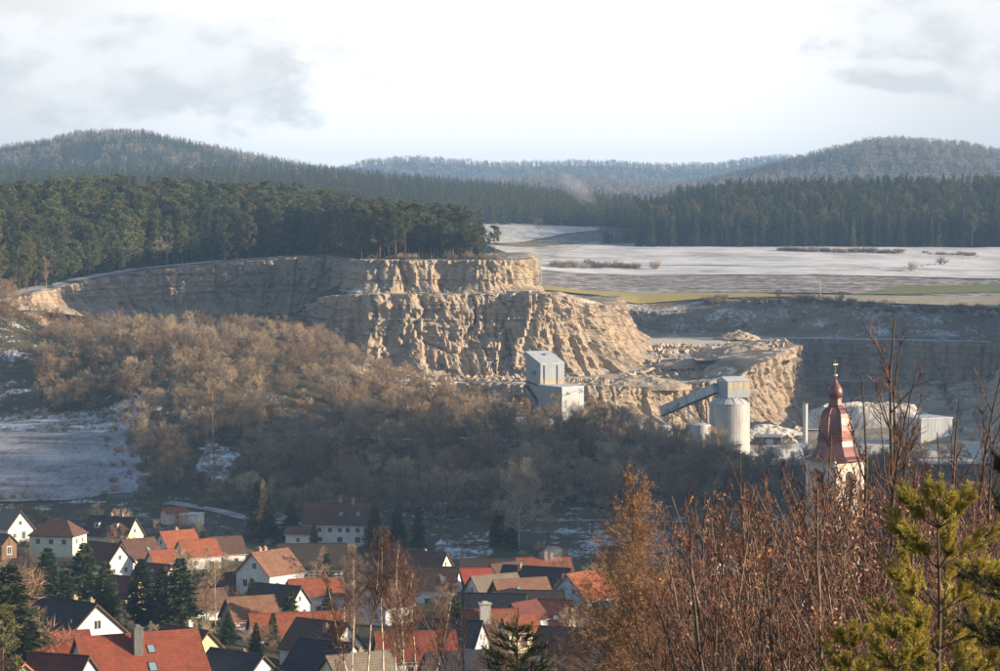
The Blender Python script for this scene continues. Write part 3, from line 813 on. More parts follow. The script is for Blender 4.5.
class Grow:
    """branches (prisms) and twigs (thin triangles) in numpy"""
    def __init__(s, seed):
        s.rng = np.random.default_rng(seed)
        s.seg, s.tri = [], []
    def kids(s, st, d, l, r, k, fr, ang, lf, rf, up=.0, taper=.35):
        g = s.rng
        n = len(st); idx = np.repeat(np.arange(n), k); m = len(idx)
        f = g.uniform(fr[0], fr[1], m)
        a = np.radians(g.uniform(ang[0], ang[1], m))[:, None]
        nd = unit(d[idx] * np.cos(a) + perp(d[idx], g) * np.sin(a) + np.array([0, 0, up]))
        nl = l[idx] * lf * g.uniform(.65, 1.2, m) * (1.25 - taper * f * 1.4)
        return st[idx] + d[idx] * (l[idx] * f)[:, None], nd, nl, r[idx] * rf * (1.15 - .5 * f)
    def wood(s, st, d, l, r, n=3, tip=.35):
        s.seg.append((st, st + d * l[:, None], r, r * tip, n))
    def twigs(s, st, d, l, w):
        side = perp(d, s.rng) * (w * .5 if np.ndim(w) == 0 else (w * .5)[:, None])
        s.tri.append(np.stack([st - side, st + side, st + d * l[:, None]], 1))
    def fans(s, st, d, l, w):
        """leaf-like kites"""
        side = perp(d, s.rng) * (w * .5)[:, None]
        mid = st + d * (l * .55)[:, None]
        s.tri.append(np.stack([st, mid - side, mid + side], 1))
        s.tri.append(np.stack([mid - side, st + d * l[:, None], mid + side], 1))
    def wood_arrays(s):
        V, Fc, b = [], [], 0
        for p0, p1, r0, r1, n in s.seg:
            d = unit(p1 - p0)
            u = np.where(np.abs(d[:, 2:3]) < .9, np.array([[0, 0, 1.]]), np.array([[1., 0, 0]]))
            x = unit(np.cross(d, u)); y = np.cross(x, d)
            ring = []
            for k in range(n):
                c, q = math.cos(2 * math.pi * k / n), math.sin(2 * math.pi * k / n)
                ring.append((x * c + y * q))
            ring = np.stack(ring, 1)
            a = p0[:, None] + ring * r0[:, None, None]
            e = p1[:, None] + ring * r1[:, None, None]
            v = np.concatenate([a, e], 1).reshape(-1, 3)
            m = len(p0)
            base = b + np.arange(m)[:, None] * (2 * n)
            for k in range(n):
                q = np.concatenate([base + k, base + (k + 1) % n, base + n + (k + 1) % n, base + n + k], 1)
                Fc.append(q)
            V.append(v); b += len(v)
        if not V: return np.zeros((0, 3)), np.zeros((0, 4), int)
        return np.concatenate(V), np.concatenate(Fc)
    def tri_arrays(s):
        if not s.tri: return np.zeros((0, 3)), np.zeros((0, 3), int)
        t = np.concatenate(s.tri)
        return t.reshape(-1, 3), np.arange(len(t) * 3).reshape(-1, 3)

def two_mesh(name, g_trunk, g_crown, m_trunk, m_crown):
    """trunk mesh, crown mesh, and both joined (for distant masses)"""
    v, f = g_trunk.wood_arrays()
    tm = mesh_np(name + '_trunk', v, f, m_trunk, True)
    v2, f2 = g_crown.wood_arrays(); v3, f3 = g_crown.tri_arrays()
    f2t = np.concatenate([f2[:, [0, 1, 2]], f2[:, [0, 2, 3]]]) if len(f2) else np.zeros((0, 3), int)
    cv = np.concatenate([v2, v3]); cf = np.concatenate([f2t, f3 + len(v2)])
    cm = mesh_np(name + '_crown', cv, cf, m_crown, False)
    ft = np.concatenate([f[:, [0, 1, 2]], f[:, [0, 2, 3]]])
    jm = mesh_np(name + '_whole', np.concatenate([v, cv]), np.concatenate([ft, cf + len(v)]), [m_trunk, m_crown], False,
                 np.concatenate([np.zeros(len(ft), int), np.ones(len(cf), int)]))
    return tm, cm, jm

def stem(g, h, r, lean=.03, n=5, parts=5, tip=.25, x=0, y=0):
    """a slightly crooked stem from the ground up; returns its points"""
    p = np.array([[x, y, -.6]]); z = np.linspace(0, h, parts + 1)[1:]
    pts = [p[0]]
    for q in z:
        pts.append(np.array([x, y, q]) + np.append(g.rng.normal(0, lean * h * .3, 2) * (q / h), 0))
    pts = np.array(pts)
    for i in range(parts):
        a, b = pts[i], pts[i + 1]
        f0 = 1 - (1 - tip) * i / parts; f1 = 1 - (1 - tip) * (i + 1) / parts
        g.seg.append((a[None], b[None], np.array([r * f0]), np.array([r * f1]), n))
    return pts

def along(pts, f):
    k = np.clip(f, 0, .9999) * (len(pts) - 1)
    i = k.astype(int); w = (k - i)[:, None]
    return pts[i] * (1 - w) + pts[i + 1] * w

def bare_tree(name, seed, h=12., spread=4.5, low=.25, n1=16, n2=6, n3=5, n4=4, tw=.05, mt=None, mc=None, trunk_r=.16, tl=1.0, up=.35, ang=(30, 62)):
    a, c = Grow(seed), Grow(seed + 100)
    pts = stem(a, h * .86, trunk_r, .05, 6, 5)
    f = np.sort(c.rng.uniform(low, 1.0, n1))
    st = along(pts, f)
    az = c.rng.uniform(0, 2 * np.pi, n1); el = np.radians(90 - c.rng.uniform(ang[0], ang[1], n1))
    d = np.stack([np.cos(az) * np.cos(el), np.sin(az) * np.cos(el), np.sin(el)], -1)
    l = spread * (1.15 - .65 * f) * c.rng.uniform(.8, 1.2, n1)
    r = trunk_r * .45 * (1.1 - .7 * f)
    a.wood(st, d, l, r, 4)
    s2 = c.kids(st, d, l, r, n2, (.25, 1.), (18, 55), .55, .5, up * .5); c.wood(*s2, 3)
    s3 = c.kids(*s2, n3, (.2, 1.), (18, 60), .58, .5, up * .4); c.twigs(s3[0], s3[1], s3[2], np.maximum(s3[3] * 2.4, tw))
    s4 = c.kids(*s3, n4, (.2, 1.), (18, 60), .75 * tl, .5, up * .3); c.twigs(s4[0], s4[1], s4[2], tw)
    return two_mesh(name, a, c, mt or M_BARK, mc or M_TWIG)

def shrub(name, seed, h=5., spread=3., n1=22, n2=6, n3=5, n4=3, tw=.05, mc=None):
    a, c = Grow(seed), Grow(seed + 100)
    az = c.rng.uniform(0, 2 * np.pi, n1); ti = np.radians(c.rng.uniform(4, 42, n1))
    d = np.stack([np.cos(az) * np.sin(ti), np.sin(az) * np.sin(ti), np.cos(ti)], -1)
    st = np.stack([np.cos(az) * .3 * spread * c.rng.uniform(0, 1, n1), np.sin(az) * .3 * spread * c.rng.uniform(0, 1, n1), np.full(n1, -.4)], -1)
    l = h * c.rng.uniform(.55, .95, n1); r = np.full(n1, .05 * h / 5)
    a.wood(st, d, l, r, 4)
    s2 = c.kids(st, d, l, r, n2, (.25, 1.), (15, 45), .42, .5, .25); c.wood(*s2, 3)
    s3 = c.kids(*s2, n3, (.2, 1.), (15, 55), .6, .5, .2); c.twigs(s3[0], s3[1], s3[2], np.maximum(s3[3] * 2, tw))
    s4 = c.kids(*s3, n4, (.2, 1.), (15, 60), .75, .5, .1); c.twigs(s4[0], s4[1], s4[2], tw)
    return two_mesh(name, a, c, M_BARK, mc or M_TWIG)

def spruce(name, seed, h=24., rad=3.2, low=.08, whorls=34, nb=8, spr=7, mc=None, droop=.25, wid=.75, p=.85):
    a, c = Grow(seed), Grow(seed + 100)
    pts = stem(a, h, .012 * h, .01, 6, 5, .08)
    f = np.repeat(np.linspace(low, .985, whorls), nb) + c.rng.uniform(-.012, .012, whorls * nb)
    f = np.clip(f, .02, .99)
    az = c.rng.uniform(0, 2 * np.pi, len(f))
    L = rad * (1 - (f - low) / (1 - low)) ** p * c.rng.uniform(.62, 1.12, len(f)) + .25
    tilt = .35 - droop * 2 * (1 - f) + c.rng.normal(0, .10, len(f))
    d = unit(np.stack([np.cos(az), np.sin(az), tilt], -1))
    st = along(pts, f)
    c.seg.append((st, st + d * L[:, None] * .9, np.full(len(f), .05), np.full(len(f), .02), 3))
    k = spr
    idx = np.repeat(np.arange(len(f)), k)
    q = c.rng.uniform(.12, 1.0, len(idx))
    b = st[idx] + d[idx] * (L[idx] * q)[:, None] + np.stack([0 * q, 0 * q, -.12 * L[idx] * q * q], -1)
    sd = perp(d[idx], c.rng) * np.array([1, 1, .35])
    dd = unit(d[idx] * .8 + sd * .8 + np.array([0, 0, -.28]))
    ln = (.35 + .34 * L[idx] * (1.1 - .6 * q)) * c.rng.uniform(.6, 1.2, len(idx))
    c.fans(b, dd, ln, ln * wid * .6)
    top = np.array([[0, 0, h * .97]]); c.twigs(along(pts, np.array([.96, .97, .98])), unit(np.array([[.1, 0, 1], [-.1, .1, 1], [0, -.1, 1.]])), np.array([.05 * h] * 3), .2)
    return two_mesh(name, a, c, M_BARK, mc or M_SPRUCE)

def pine(name, seed, h=23., rad=3.4, low=.45, limbs=34, mc=None, clump=26):
    a, c = Grow(seed), Grow(seed + 100)
    pts = stem(a, h * .95, .011 * h, .03, 6, 6, .2)
    f = np.sort(c.rng.uniform(low, 1., limbs) ** .9); f = np.clip(f, low * .9, 1)
    az = c.rng.uniform(0, 2 * np.pi, limbs)
    L = rad * (np.sin(np.clip((f - low) / (1 - low), 0, 1) * 2.3 + .55)) * c.rng.uniform(.5, 1.15, limbs) + .4
    d = unit(np.stack([np.cos(az), np.sin(az), c.rng.uniform(.05, .6, limbs) * (.4 + f)], -1))
    st = along(pts, f)
    a.wood(st, d, L, np.full(limbs, .07), 3)
    # dead snags on the lower stem
    nf = c.rng.uniform(low * .4, low, 7); naz = c.rng.uniform(0, 6.3, 7)
    a.wood(along(pts, nf), unit(np.stack([np.cos(naz), np.sin(naz), 0 * naz + .05], -1)), c.rng.uniform(.6, 1.6, 7), np.full(7, .03), 3)
    s2 = c.kids(st, d, L, np.full(limbs, .05), 3, (.45, 1.), (15, 50), .45, .6, .2); c.wood(*s2, 3)
    cen = np.concatenate([st + d * L[:, None], s2[0] + s2[1] * s2[2][:, None]])
    idx = np.repeat(np.arange(len(cen)), clump)
    rr = c.rng.normal(size=(len(idx), 3)); rr = unit(rr) * c.rng.uniform(.05, 1., (len(idx), 1)) ** .5
    b = cen[idx] + rr * np.array([.85, .85, .5]) * (h / 23)
    dd = unit(rr + np.array([0, 0, .45]) + c.rng.normal(0, .3, rr.shape))
    ln = c.rng.uniform(.35, .7, len(idx)) * h / 23
    c.fans(b, dd, ln, ln * .5)
    return two_mesh(name, a, c, M_PINEBARK, mc or M_PINE)

# ------------------------------------------------------------------ vegetation: kinds
PINES = [pine('pine', 200 + i, h, r, lo, n) for i, (h, r, lo, n) in enumerate([(23, 3.4, .45, 36), (21, 3.9, .36, 40), (24, 3.0, .52, 30), (20, 3.6, .28, 44), (22, 3.0, .58, 28)])]
PINEL = [pine('full_pine', 220 + i, h, r, lo, n) for i, (h, r, lo, n) in enumerate([(22, 3.7, .14, 56), (20, 3.9, .10, 60), (24, 3.4, .20, 52)])]
PINES_Y = [pine('pine_yellow', 230 + i, h, r, lo, n, M_PINEY) for i, (h, r, lo, n) in enumerate([(22, 3.4, .2, 48), (23, 3.1, .28, 42)])]
SPRUCES = [spruce('spruce', 260 + i, h, r, lo, 34) for i, (h, r, lo) in enumerate([(25, 3.0, .06), (23, 3.3, .10), (26, 2.7, .12), (21, 3.0, .04)])]
SPRUCES_Y = [spruce('spruce_yellow', 280 + i, h, r, lo, 34, mc=M_PINE) for i, (h, r, lo) in enumerate([(24, 3.0, .08), (22, 3.2, .10)])]
SPRUCE_NEAR = [spruce('garden_spruce', 300 + i, 14, r, .03, 40, 10, 12, wid=.55) for i, r in enumerate([3.4, 2.9, 3.8])]
FAR_SPRUCE = [spruce('far_spruce', 310 + i, 22, 3.9, .06, 15, 6, 4, mc=m, wid=1.2) for i, m in enumerate([M_SPRUCE, M_SPRUCE, M_PINE])]
FAR_BARE = [bare_tree('far_beech', 320 + i, 20, 8.0, .3, 10, 4, 4, 3, .28, mc=m, tl=1.1) for i, m in enumerate([M_TWIGG, M_TWIGG])]
BARES = [bare_tree('bare_tree', 340 + i, h, sp, lo, n1, 6, 6, 5, .05, M_BARK, m) for i, (h, sp, lo, n1, m) in enumerate(
    [(12, 4.4, .22, 15, M_TWIG), (11, 5.2, .2, 17, M_TWIG), (14, 3.8, .25, 15, M_TWIGR), (10, 4.8, .15, 17, M_TWIG), (13, 4.6, .28, 15, M_TWIGG), (9, 4.6, .12, 18, M_TWIGR)])]
SLIM = [bare_tree('slim_birch', 360 + i, 15, 2.7, .22, 22, 5, 5, 3, .045, M_BIRCHBARK, m, .11, up=.6, ang=(15, 40)) for i, m in enumerate([M_TWIGR, M_TWIG])]
BIGPALE = bare_tree('pale_tree', 372, 17, 5.6, .22, 30, 8, 7, 6, .07, M_BIRCHBARK, M_TWIGP, .2)
SHRUBS = [shrub('shrub', 380 + i, 5, 3, 22, mc=m) for i, m in enumerate([M_TWIG, M_TWIGR, M_TWIGG])]
LARCHES = [spruce('larch', 395 + i, 17, 2.6, .12, 34, 8, 9, mc=M_LARCH, wid=.22, droop=.12) for i in range(2)]

def plant(kind, name, label, cat, x, y, h, group=None, base_h=None, rz=None, z=None, wide=1.0):
    tm, cm, jm = kind
    hh = base_h or max(v.co.z for v in cm.vertices) if base_h is None else base_h
    s = h / hh
    e = empty(name, label, cat, (x, y, hgt(x, y) if z is None else z), RNG.uniform(0, 6.283) if rz is None else rz, group)
    e.scale = (s * wide, s * wide, s)
    link('trunk', tm, e); link('crown', cm, e)
    return e
_HC = {}
def kh(kind):
    k = kind[1].name
    if k not in _HC:
        a = np.empty(len(kind[1].vertices) * 3, np.float32); kind[1].vertices.foreach_get('co', a)
        _HC[k] = float(a[2::3].max())
    return _HC[k]

def scatter(name, label, cat, kinds, pts, hs, mats=None, wide=None):
    """one uncountable mass: tree shapes set out on points"""
    pts = np.asarray(pts, np.float32)
    me = bpy.data.meshes.new(name)
    me.vertices.add(len(pts)); me.vertices.foreach_set('co', pts.ravel())
    me.update()
    vi = RNG.integers(0, len(kinds), len(pts)).astype(np.int32)
    kb = np.array([kh(k) for k in kinds])
    sc = (np.asarray(hs) / kb[vi]).astype(np.float32)
    wd = RNG.uniform(.85, 1.2, len(pts)).astype(np.float32) * (1.0 if wide is None else wide)
    s3 = np.stack([sc * wd, sc * wd, sc], -1)
    rot = np.zeros((len(pts), 3), np.float32); rot[:, 2] = RNG.uniform(0, 6.283, len(pts))
    for nm, ty, arr in (('vi', 'INT', vi), ('sc', 'FLOAT_VECTOR', s3), ('rot', 'FLOAT_VECTOR', rot)):
        a = me.attributes.new(nm, ty, 'POINT')
        a.data.foreach_set('value' if ty == 'INT' else 'vector', arr.ravel())
    o = link(name, me)
    tag(o, label, cat, kind='stuff')
    ng = bpy.data.node_groups.new(name, 'GeometryNodeTree')
    ng.interface.new_socket('Geometry', in_out='INPUT', socket_type='NodeSocketGeometry')
    ng.interface.new_socket('Geometry', in_out='OUTPUT', socket_type='NodeSocketGeometry')
    gi = ng.nodes.new('NodeGroupInput'); go = ng.nodes.new('NodeGroupOutput')
    ip = ng.nodes.new('GeometryNodeInstanceOnPoints')
    jn = ng.nodes.new('GeometryNodeJoinGeometry')
    ip.inputs['Pick Instance'].default_value = True
    for k in reversed(kinds):
        src = SRC.get(k[2].name)
        if src is None:
            src = SRC[k[2].name] = bpy.data.objects.new(k[2].name, k[2])
        oi = ng.nodes.new('GeometryNodeObjectInfo'); oi.inputs['Object'].default_value = src
        oi.inputs['As Instance'].default_value = True
        ng.links.new(oi.outputs['Geometry'], jn.inputs[0])
    for nm, ty, sock in (('vi', 'INT', 'Instance Index'), ('sc', 'FLOAT_VECTOR', 'Scale'), ('rot', 'FLOAT_VECTOR', 'Rotation')):
        na = ng.nodes.new('GeometryNodeInputNamedAttribute'); na.data_type = ty; na.inputs['Name'].default_value = nm
        ng.links.new(na.outputs['Attribute'], ip.inputs[sock])
    ng.links.new(gi.outputs[0], ip.inputs['Points']); ng.links.new(jn.outputs[0], ip.inputs['Instance'])
    ng.links.new(ip.outputs[0], go.inputs[0])
    md = o.modifiers.new('scatter', 'NODES'); md.node_group = ng
    return o
SRC = {}

def spots(px0, px1, y0, y1, gap, cond=None, jit=.62):
    """jittered grid of world points within a wedge of the view"""
    out = []
    y = y0
    while y < y1:
        xa, xb = (px0 - 500) / F * y, (px1 - 500) / F * y
        x = xa
        while x < xb:
            out.append((x + RNG.uniform(-jit, jit) * gap, y + RNG.uniform(-jit, jit) * gap))
            x += gap
        y += gap
    P = np.array(out)
    if cond is not None:
        px = 500 + F * P[:, 0] / P[:, 1]
        P = P[cond(px, P[:, 1], P[:, 0])]
    return P
def withz(P, dz=0.0):
    return np.concatenate([P, (H(P[:, 0], P[:, 1]) + dz)[:, None]], 1)

# ------------------------------------------------------------------ the wood on the quarry rim
def rim_front(px):
    return np.interp(px, [-600, -150, 20, 80, 150, 230, 290, 338, 350, 360, 400, 440, 490, 500], [1180, 1212, 1284, 1350, 1390, 1424, 1432, 1420, 1370, 1284, 1282, 1290, 1283, 1290])
P = spots(-60, 490, 1200, 1700, 4.6, lambda px, Y, x: (Y > rim_front(px) + 2) & (Y < rim_front(px) + np.interp(px, [0, 330, 400], [190, 150, 70])))
px_ = 500 + F * P[:, 0] / P[:, 1]
dep = P[:, 1] - rim_front(px_)
kp = (px_ < 425) | ((dep < np.interp(px_, [425, 490], [60, 22])) & (RNG.uniform(size=len(P)) < .8))
P, px_, dep = P[kp], px_[kp], dep[kp]
order = np.argsort(dep + np.where(px_ < 0, 500, 0))
nind = 150
for i in order[:nind]:
    x, y = P[i]
    q = 500 + F * x / y
    u = RNG.uniform() + .25 * float(fbm(x / 30, y / 30, 0, 2, 61))
    if q > 395:
        k = PINES[RNG.integers(0, 5)]; hgt_ = RNG.uniform(18, 24) * (1 if q < 450 else .92)
    elif u < .40: k = PINEL[RNG.integers(0, 3)]; hgt_ = RNG.uniform(21, 27)
    elif u < .56: k = PINES_Y[RNG.integers(0, 2)]; hgt_ = RNG.uniform(20, 26)
    else: k = SPRUCES[RNG.integers(0, 4)]; hgt_ = RNG.uniform(18, 28)
    hgt_ *= RNG.uniform(.62, .9) if RNG.uniform() < .22 else 1.0
    if q < 300: hgt_ *= 1.08
    hgt_ *= float(np.interp(q, [410, 488], [1, .74]))
    nm = 'pine_tree' if k in PINES or k in PINES_Y or k in PINEL else 'spruce_tree'
    if nm == 'pine_tree':
        lab = 'slender pine with bare trunk at the open end of the quarry rim wood' if q > 395 else 'tall pine at the front edge of the dark wood above the quarry'
        grp = 'pines at the open end of the rim wood' if q > 395 else 'pines along the front of the rim wood'
    else:
        lab = 'dark spruce at the front edge of the wood above the left quarry wall'; grp = 'spruces along the front of the rim wood'
    lab = lab.replace('tall ', '').replace('dark spruce', 'spruce')
    size = 'tall' if hgt_ > 23.5 else 'shorter' if hgt_ < 19 else 'middling'
    tint = 'yellow-green ' if k in PINES_Y else 'dark ' if nm == 'spruce_tree' else ''
    plant(k, nm, f'{size} {tint}{lab}', 'tree', x, y, hgt_, f'{size} {tint}{grp}', kh(k))
rest = order[nind:]
scatter('forest', 'dark mixed pine and spruce wood on the plateau above the quarry', 'forest', PINEL + PINES[:2] + SPRUCES + PINES_Y + SPRUCES_Y, withz(P[rest]), RNG.uniform(17, 29, len(rest)) * np.where(px_[rest] < 300, 1.04, .96))
# young growth at the foot of the rim pines, as one low mass
P = spots(360, 500, 1276, 1292, 2.2, lambda px, Y, x: (Y > rim_front(px) - 7) & (Y < rim_front(px) + 6))
scatter('undergrowth', 'low young pines and brush at the foot of the rim pines', 'undergrowth', SPRUCES_Y + [SHRUBS[0]], withz(P), RNG.uniform(1.2, 4.5, len(P)))
for px, Y, h, k, lab in [(123, 1368, 15, SPRUCES_Y[0], 'yellow-green young spruce standing alone before the dark wood, left one of a close pair'),
                         (139, 1374, 13, SPRUCES_Y[1], 'broad yellow-green young spruce standing before the dark wood, right one of a close pair')]:
    x = (px - 500) / F * Y
    plant(k, 'spruce_tree', lab, 'tree', x, Y, h, None, kh(k))
x = (46 - 500) / F * 1215
plant(SLIM[0], 'birch_tree', 'thin pale leafless birch by the snowy rim path before the dark wood', 'tree', (46 - 500) / F * 1302, 1302, 15, None, kh(SLIM[0]))
x = (-60 - 500) / F * 1215
for px, Y, h in [(110, 1352, 13), (160, 1395, 15)]:
    plant(BARES[4], 'bare_tree', 'leafless grey tree standing in front of the shaded plateau wood', 'tree', (px - 500) / F * Y, Y, h, 'leafless trees before the plateau wood', kh(BARES[4]))

# ------------------------------------------------------------------ the wood right of the fields, and the far hills
P = spots(640, 1090, 2004, 2300, 5.2)
P = P[(P[:, 1] < 2290)]
px_ = 500 + F * P[:, 0] / P[:, 1]
dep = P[:, 1]; order = np.argsort(dep + np.where((px_ > 1003), 999, 0))
nind = 100
for i in order[:nind]:
    k = (SPRUCES + SPRUCES_Y + PINES[:1])[RNG.integers(0, 7)]
    plant(k, 'conifer', f"{'yellowish' if k in SPRUCES_Y else 'round-topped' if k in PINES else 'dark pointed'} conifer in the front row of the wood, {'near its left end' if P[i, 0] / P[i, 1] * F < 200 else 'behind the long hedge' if P[i, 0] / P[i, 1] * F < 400 else 'near the right edge'}", 'tree', P[i, 0], P[i, 1], RNG.uniform(19, 26), f"{'yellowish' if k in SPRUCES_Y else 'round-topped' if k in PINES else 'dark pointed'} front row {'left' if P[i, 0] / P[i, 1] * F < 200 else 'middle' if P[i, 0] / P[i, 1] * F < 400 else 'right'} of the wood behind the fields", kh(k))
rest = order[nind:]
scatter('forest', 'dense blue-green conifer wood behind the snowy fields', 'forest', SPRUCES[:3] + SPRUCES_Y + PINES_Y[:1] + SPRUCES[:2], withz(P[rest]), RNG.uniform(17, 28, len(rest)))

P = spots(-60, 645, 2160, 2860, 9.5, lambda px, Y, x: ((Y > 2160 + 26 * np.sin(px / 40.) + np.where(px < 540, 120, 95))))
px_ = 500 + F * P[:, 0] / P[:, 1]
scatter('forest', 'blue-green conifer wood on the slope behind the pale striped field', 'forest', FAR_SPRUCE, withz(P), RNG.uniform(19, 27, len(P)))
P = spots(-90, 680, 3350, 4500, 10.0)
px_ = 500 + F * P[:, 0] / P[:, 1]
m = RNG.uniform(size=len(P)) < np.where((P[:, 1] > 3900) & (px_ < 260), .35, .10) * (fbm(P[:, 0] / 120, P[:, 1] / 120, 0, 2, 3) > -.1)
zz = withz(P)
scatter('forest', 'conifers covering the rounded wooded hill at left', 'forest', FAR_SPRUCE, zz[~m], 10 + 12 * RNG.uniform(size=(~m).sum()) ** .8, wide=1.35)
scatter('forest', 'brown leafless beeches near the top of the wooded hill at left', 'forest', FAR_BARE, zz[m], RNG.uniform(15, 21, m.sum()))
P = spots(600, 1090, 3800, 4900, 12)
m = RNG.uniform(size=len(P)) < .5
zz = withz(P)
scatter('forest', 'conifers scattered over the wooded hill at right', 'forest', FAR_SPRUCE, zz[m], RNG.uniform(11, 20, m.sum()), wide=1.35)
scatter('forest', 'brown leafless beeches covering the wooded hill at right', 'forest', FAR_BARE, zz[~m], RNG.uniform(15, 21, (~m).sum()))
P = spots(360, 800, 4600, 5380, 14)
m = RNG.uniform(size=len(P)) < .35
zz = withz(P)
scatter('forest', 'conifers on the low far ridge in the middle', 'forest', FAR_SPRUCE, zz[m], RNG.uniform(15, 22, m.sum()))
scatter('forest', 'leafless trees on the low far ridge in the middle', 'forest', FAR_BARE, zz[~m], RNG.uniform(15, 20, (~m).sum()))
P = spots(300, 900, 7300, 8400, 22)
scatter('forest', 'pale blue woods on the farthest ridge', 'forest', FAR_SPRUCE + FAR_BARE, withz(P), RNG.uniform(16, 24, len(P)), wide=1.5)

# ------------------------------------------------------------------ bare trees and brush on the slope below the quarry
def slope_ok(px, Y, x):
    top = np.interp(px, [-60, 0, 30, 60, 150, 300, 330, 380, 400, 450, 520, 600, 690, 760], [1258, 1256, 1252, 1246, 1290, 1298, 1240, 1190, 1165, 1160, 1165, 1170, 1080, 1010])
    bot = 7 * np.sin(px / 9.) + np.interp(px, [-60, 0, 112, 150, 185, 230, 330, 420, 520, 545, 700, 760], [1098, 1090, 1078, 930, 895, 880, 862, 866, 868, 884, 905, 950])
    bare = (px > -60) & (px < 40) & (Y > 1095) & (Y < 1190)          # open frosty bank at far left
    open3 = np.hypot((px - 214) / 24, (Y - 962) / 34) < 1
    open4 = (px > 520) & (px < 590) & (Y > 1105) & (Y < 1160)
    road = np.abs(Y - (1057 + (px - 285) * .06)) < 5
    return (Y < top) & (Y > bot) & ~bare & ~open3 & ~open4 & ~((px > 285) & (px < 525) & road)
P = spots(-60, 760, 855, 1300, 7.6, slope_ok)
px_ = 500 + F * P[:, 0] / P[:, 1]
keep = RNG.uniform(size=len(P)) < np.where(px_ < 430, np.where(P[:, 1] > 1040, .50, .72), .66)
P = P[keep]; px_ = px_[keep]
zz = withz(P)
hh = (6.0 + 10.5 * RNG.uniform(size=len(P)) ** 1.3) * np.where((px_ > 480) & (P[:, 1] > 1080), .72, 1) * np.where((px_ > 640) & (P[:, 1] > 1020), .75, 1)
up_ = (P[:, 1] > 1040) & (px_ < 470)
hh = np.where(up_, RNG.uniform(8.5, 13.5, len(P)), hh)
score = hh / P[:, 1] * RNG.uniform(.9, 1.1, len(P)) * np.where((px_ < 0) | (px_ > 750), .2, 1)
order = np.argsort(-score)
sub = order[:230]
def slope_words(px, Y):
    if Y > 1075:
        a = 'on the sunny ridge under the left quarry wall' if px < 330 else 'on the sunny bank in front of the middle quarry wall' if px < 520 else 'among the trees below the crusher and silos'
        s = 'sunlit'
    else:
        a = 'on the shaded lower slope above the frosty field' if px < 330 else 'on the shaded lower slope behind the white guest house' if px < 520 else 'on the shaded lower slope above the valley lane'
        s = 'shaded'
    return s, a
for i in sub:
    k = BARES[RNG.integers(0, 6)]
    s, a = slope_words(px_[i], P[i, 1])
    size = 'tall' if hh[i] > 12.5 else 'low' if hh[i] < 9 else 'mid-sized'
    tint = ['tan', 'tan', 'reddish', 'tan', 'greyish', 'reddish'][BARES.index(k)]
    plant(k, 'bare_tree', f'{size} {tint} leafless tree {a}', 'tree', P[i, 0], P[i, 1], hh[i], f'{size} {tint} bare trees {a}', kh(k), z=zz[i, 2], wide=1.25 if up_[i] else 1.1)
rest = order[230:]
scatter('woodland', 'brown leafless woodland covering the slope below the quarry', 'woodland', BARES, zz[rest], hh[rest])
P = spots(-60, 770, 855, 1310, 5.2, slope_ok)
P = P[RNG.uniform(size=len(P)) < .35]
scatter('undergrowth', 'low leafless brush between the trees of the slope', 'undergrowth', SHRUBS, withz(P), RNG.uniform(1.8, 4.6, len(P)))
# pale birches standing out of the slope wood
for px, Y, h, lab in [(212, 985, 21, 'tall pale birch rising out of the shaded slope beside a frosty clearing'), (206, 990, 14, 'small pale birch beside the tall one at the frosty clearing'),
                      (284, 1010, 16, 'slender pale birch above the red-roofed shed and the lane'), (336, 1075, 14, 'slim birch among the sunny brush before the middle quarry bench'),
                      (614, 1000, 17, 'straight pale birch between the crusher and the conveyor'), (668, 1010, 19, 'tall thin birch in front of the small silos'), (676, 1035, 19, 'twin birch close by the conveyor, left of the small silos'),
                      (495, 1060, 12, 'small birch left of the crusher building')]:
    k = SLIM[int(px) % 2]
    plant(k, 'birch_tree', lab, 'tree', (px - 500) / F * Y, Y, h, None, kh(k), wide=.85)
plant(BIGPALE, 'bare_tree', 'large pale leafless tree with spreading crown behind the village roofs', 'tree', (519 - 500) / F * 790, 790, 26, None, kh(BIGPALE), wide=.9)
plant(BARES[1], 'bare_tree', 'low round leafless tree on the frosty meadow below the lane', 'tree', (548 - 500) / F * 800, 800, 9, None, kh(BARES[1]), wide=1.2)
plant(BARES[0], 'bare_tree', 'leafless tree right of the two lower frosty meadows', 'tree', (637 - 500) / F * 815, 815, 9, None, kh(BARES[0]))
plant(BARES[3], 'bare_tree', 'rounded leafless tree standing in front of the great silo', 'tree', (716 - 500) / F * 1078, 1078, 11, None, kh(BARES[3]), wide=1.1)

# hedges and bushes on the plateau fields
def hedge(name, label, a, b, n, h, kinds, w=3):
    A, B = hit(*a), hit(*b)
    t = np.linspace(0, 1, n) + RNG.uniform(-.5, .5, n) / n
    P = np.stack([A.x + (B.x - A.x) * t + RNG.normal(0, w, n), A.y + (B.y - A.y) * t + RNG.normal(0, w, n)], -1)
    return scatter(name, label, 'hedge', kinds, withz(P), RNG.uniform(.6, 1.1, n) * h, wide=1.3)
hedge('hedge', 'dark hedge on the snowy field, the longer of the two', (779, 252), (900, 254.5), 60, 4.5, SHRUBS)
hedge('hedge', 'short low hedge on the snowy field beside the ditch', (932, 255), (975, 256.5), 24, 3.2, SHRUBS)
hedge('hedge', 'loose brush row between pale field and ploughed land behind the quarry', (545, 268), (632, 269), 26, 6, SHRUBS, 5)
hedge('hedge', 'thin bushes along the top edge of the rear pit wall', (700, 303), (1010, 316), 60, 5, SHRUBS, 3)
hedge('hedge', 'weedy ditch bank across the snowy field', (885, 274), (985, 256), 30, 1.6, SHRUBS, 2)
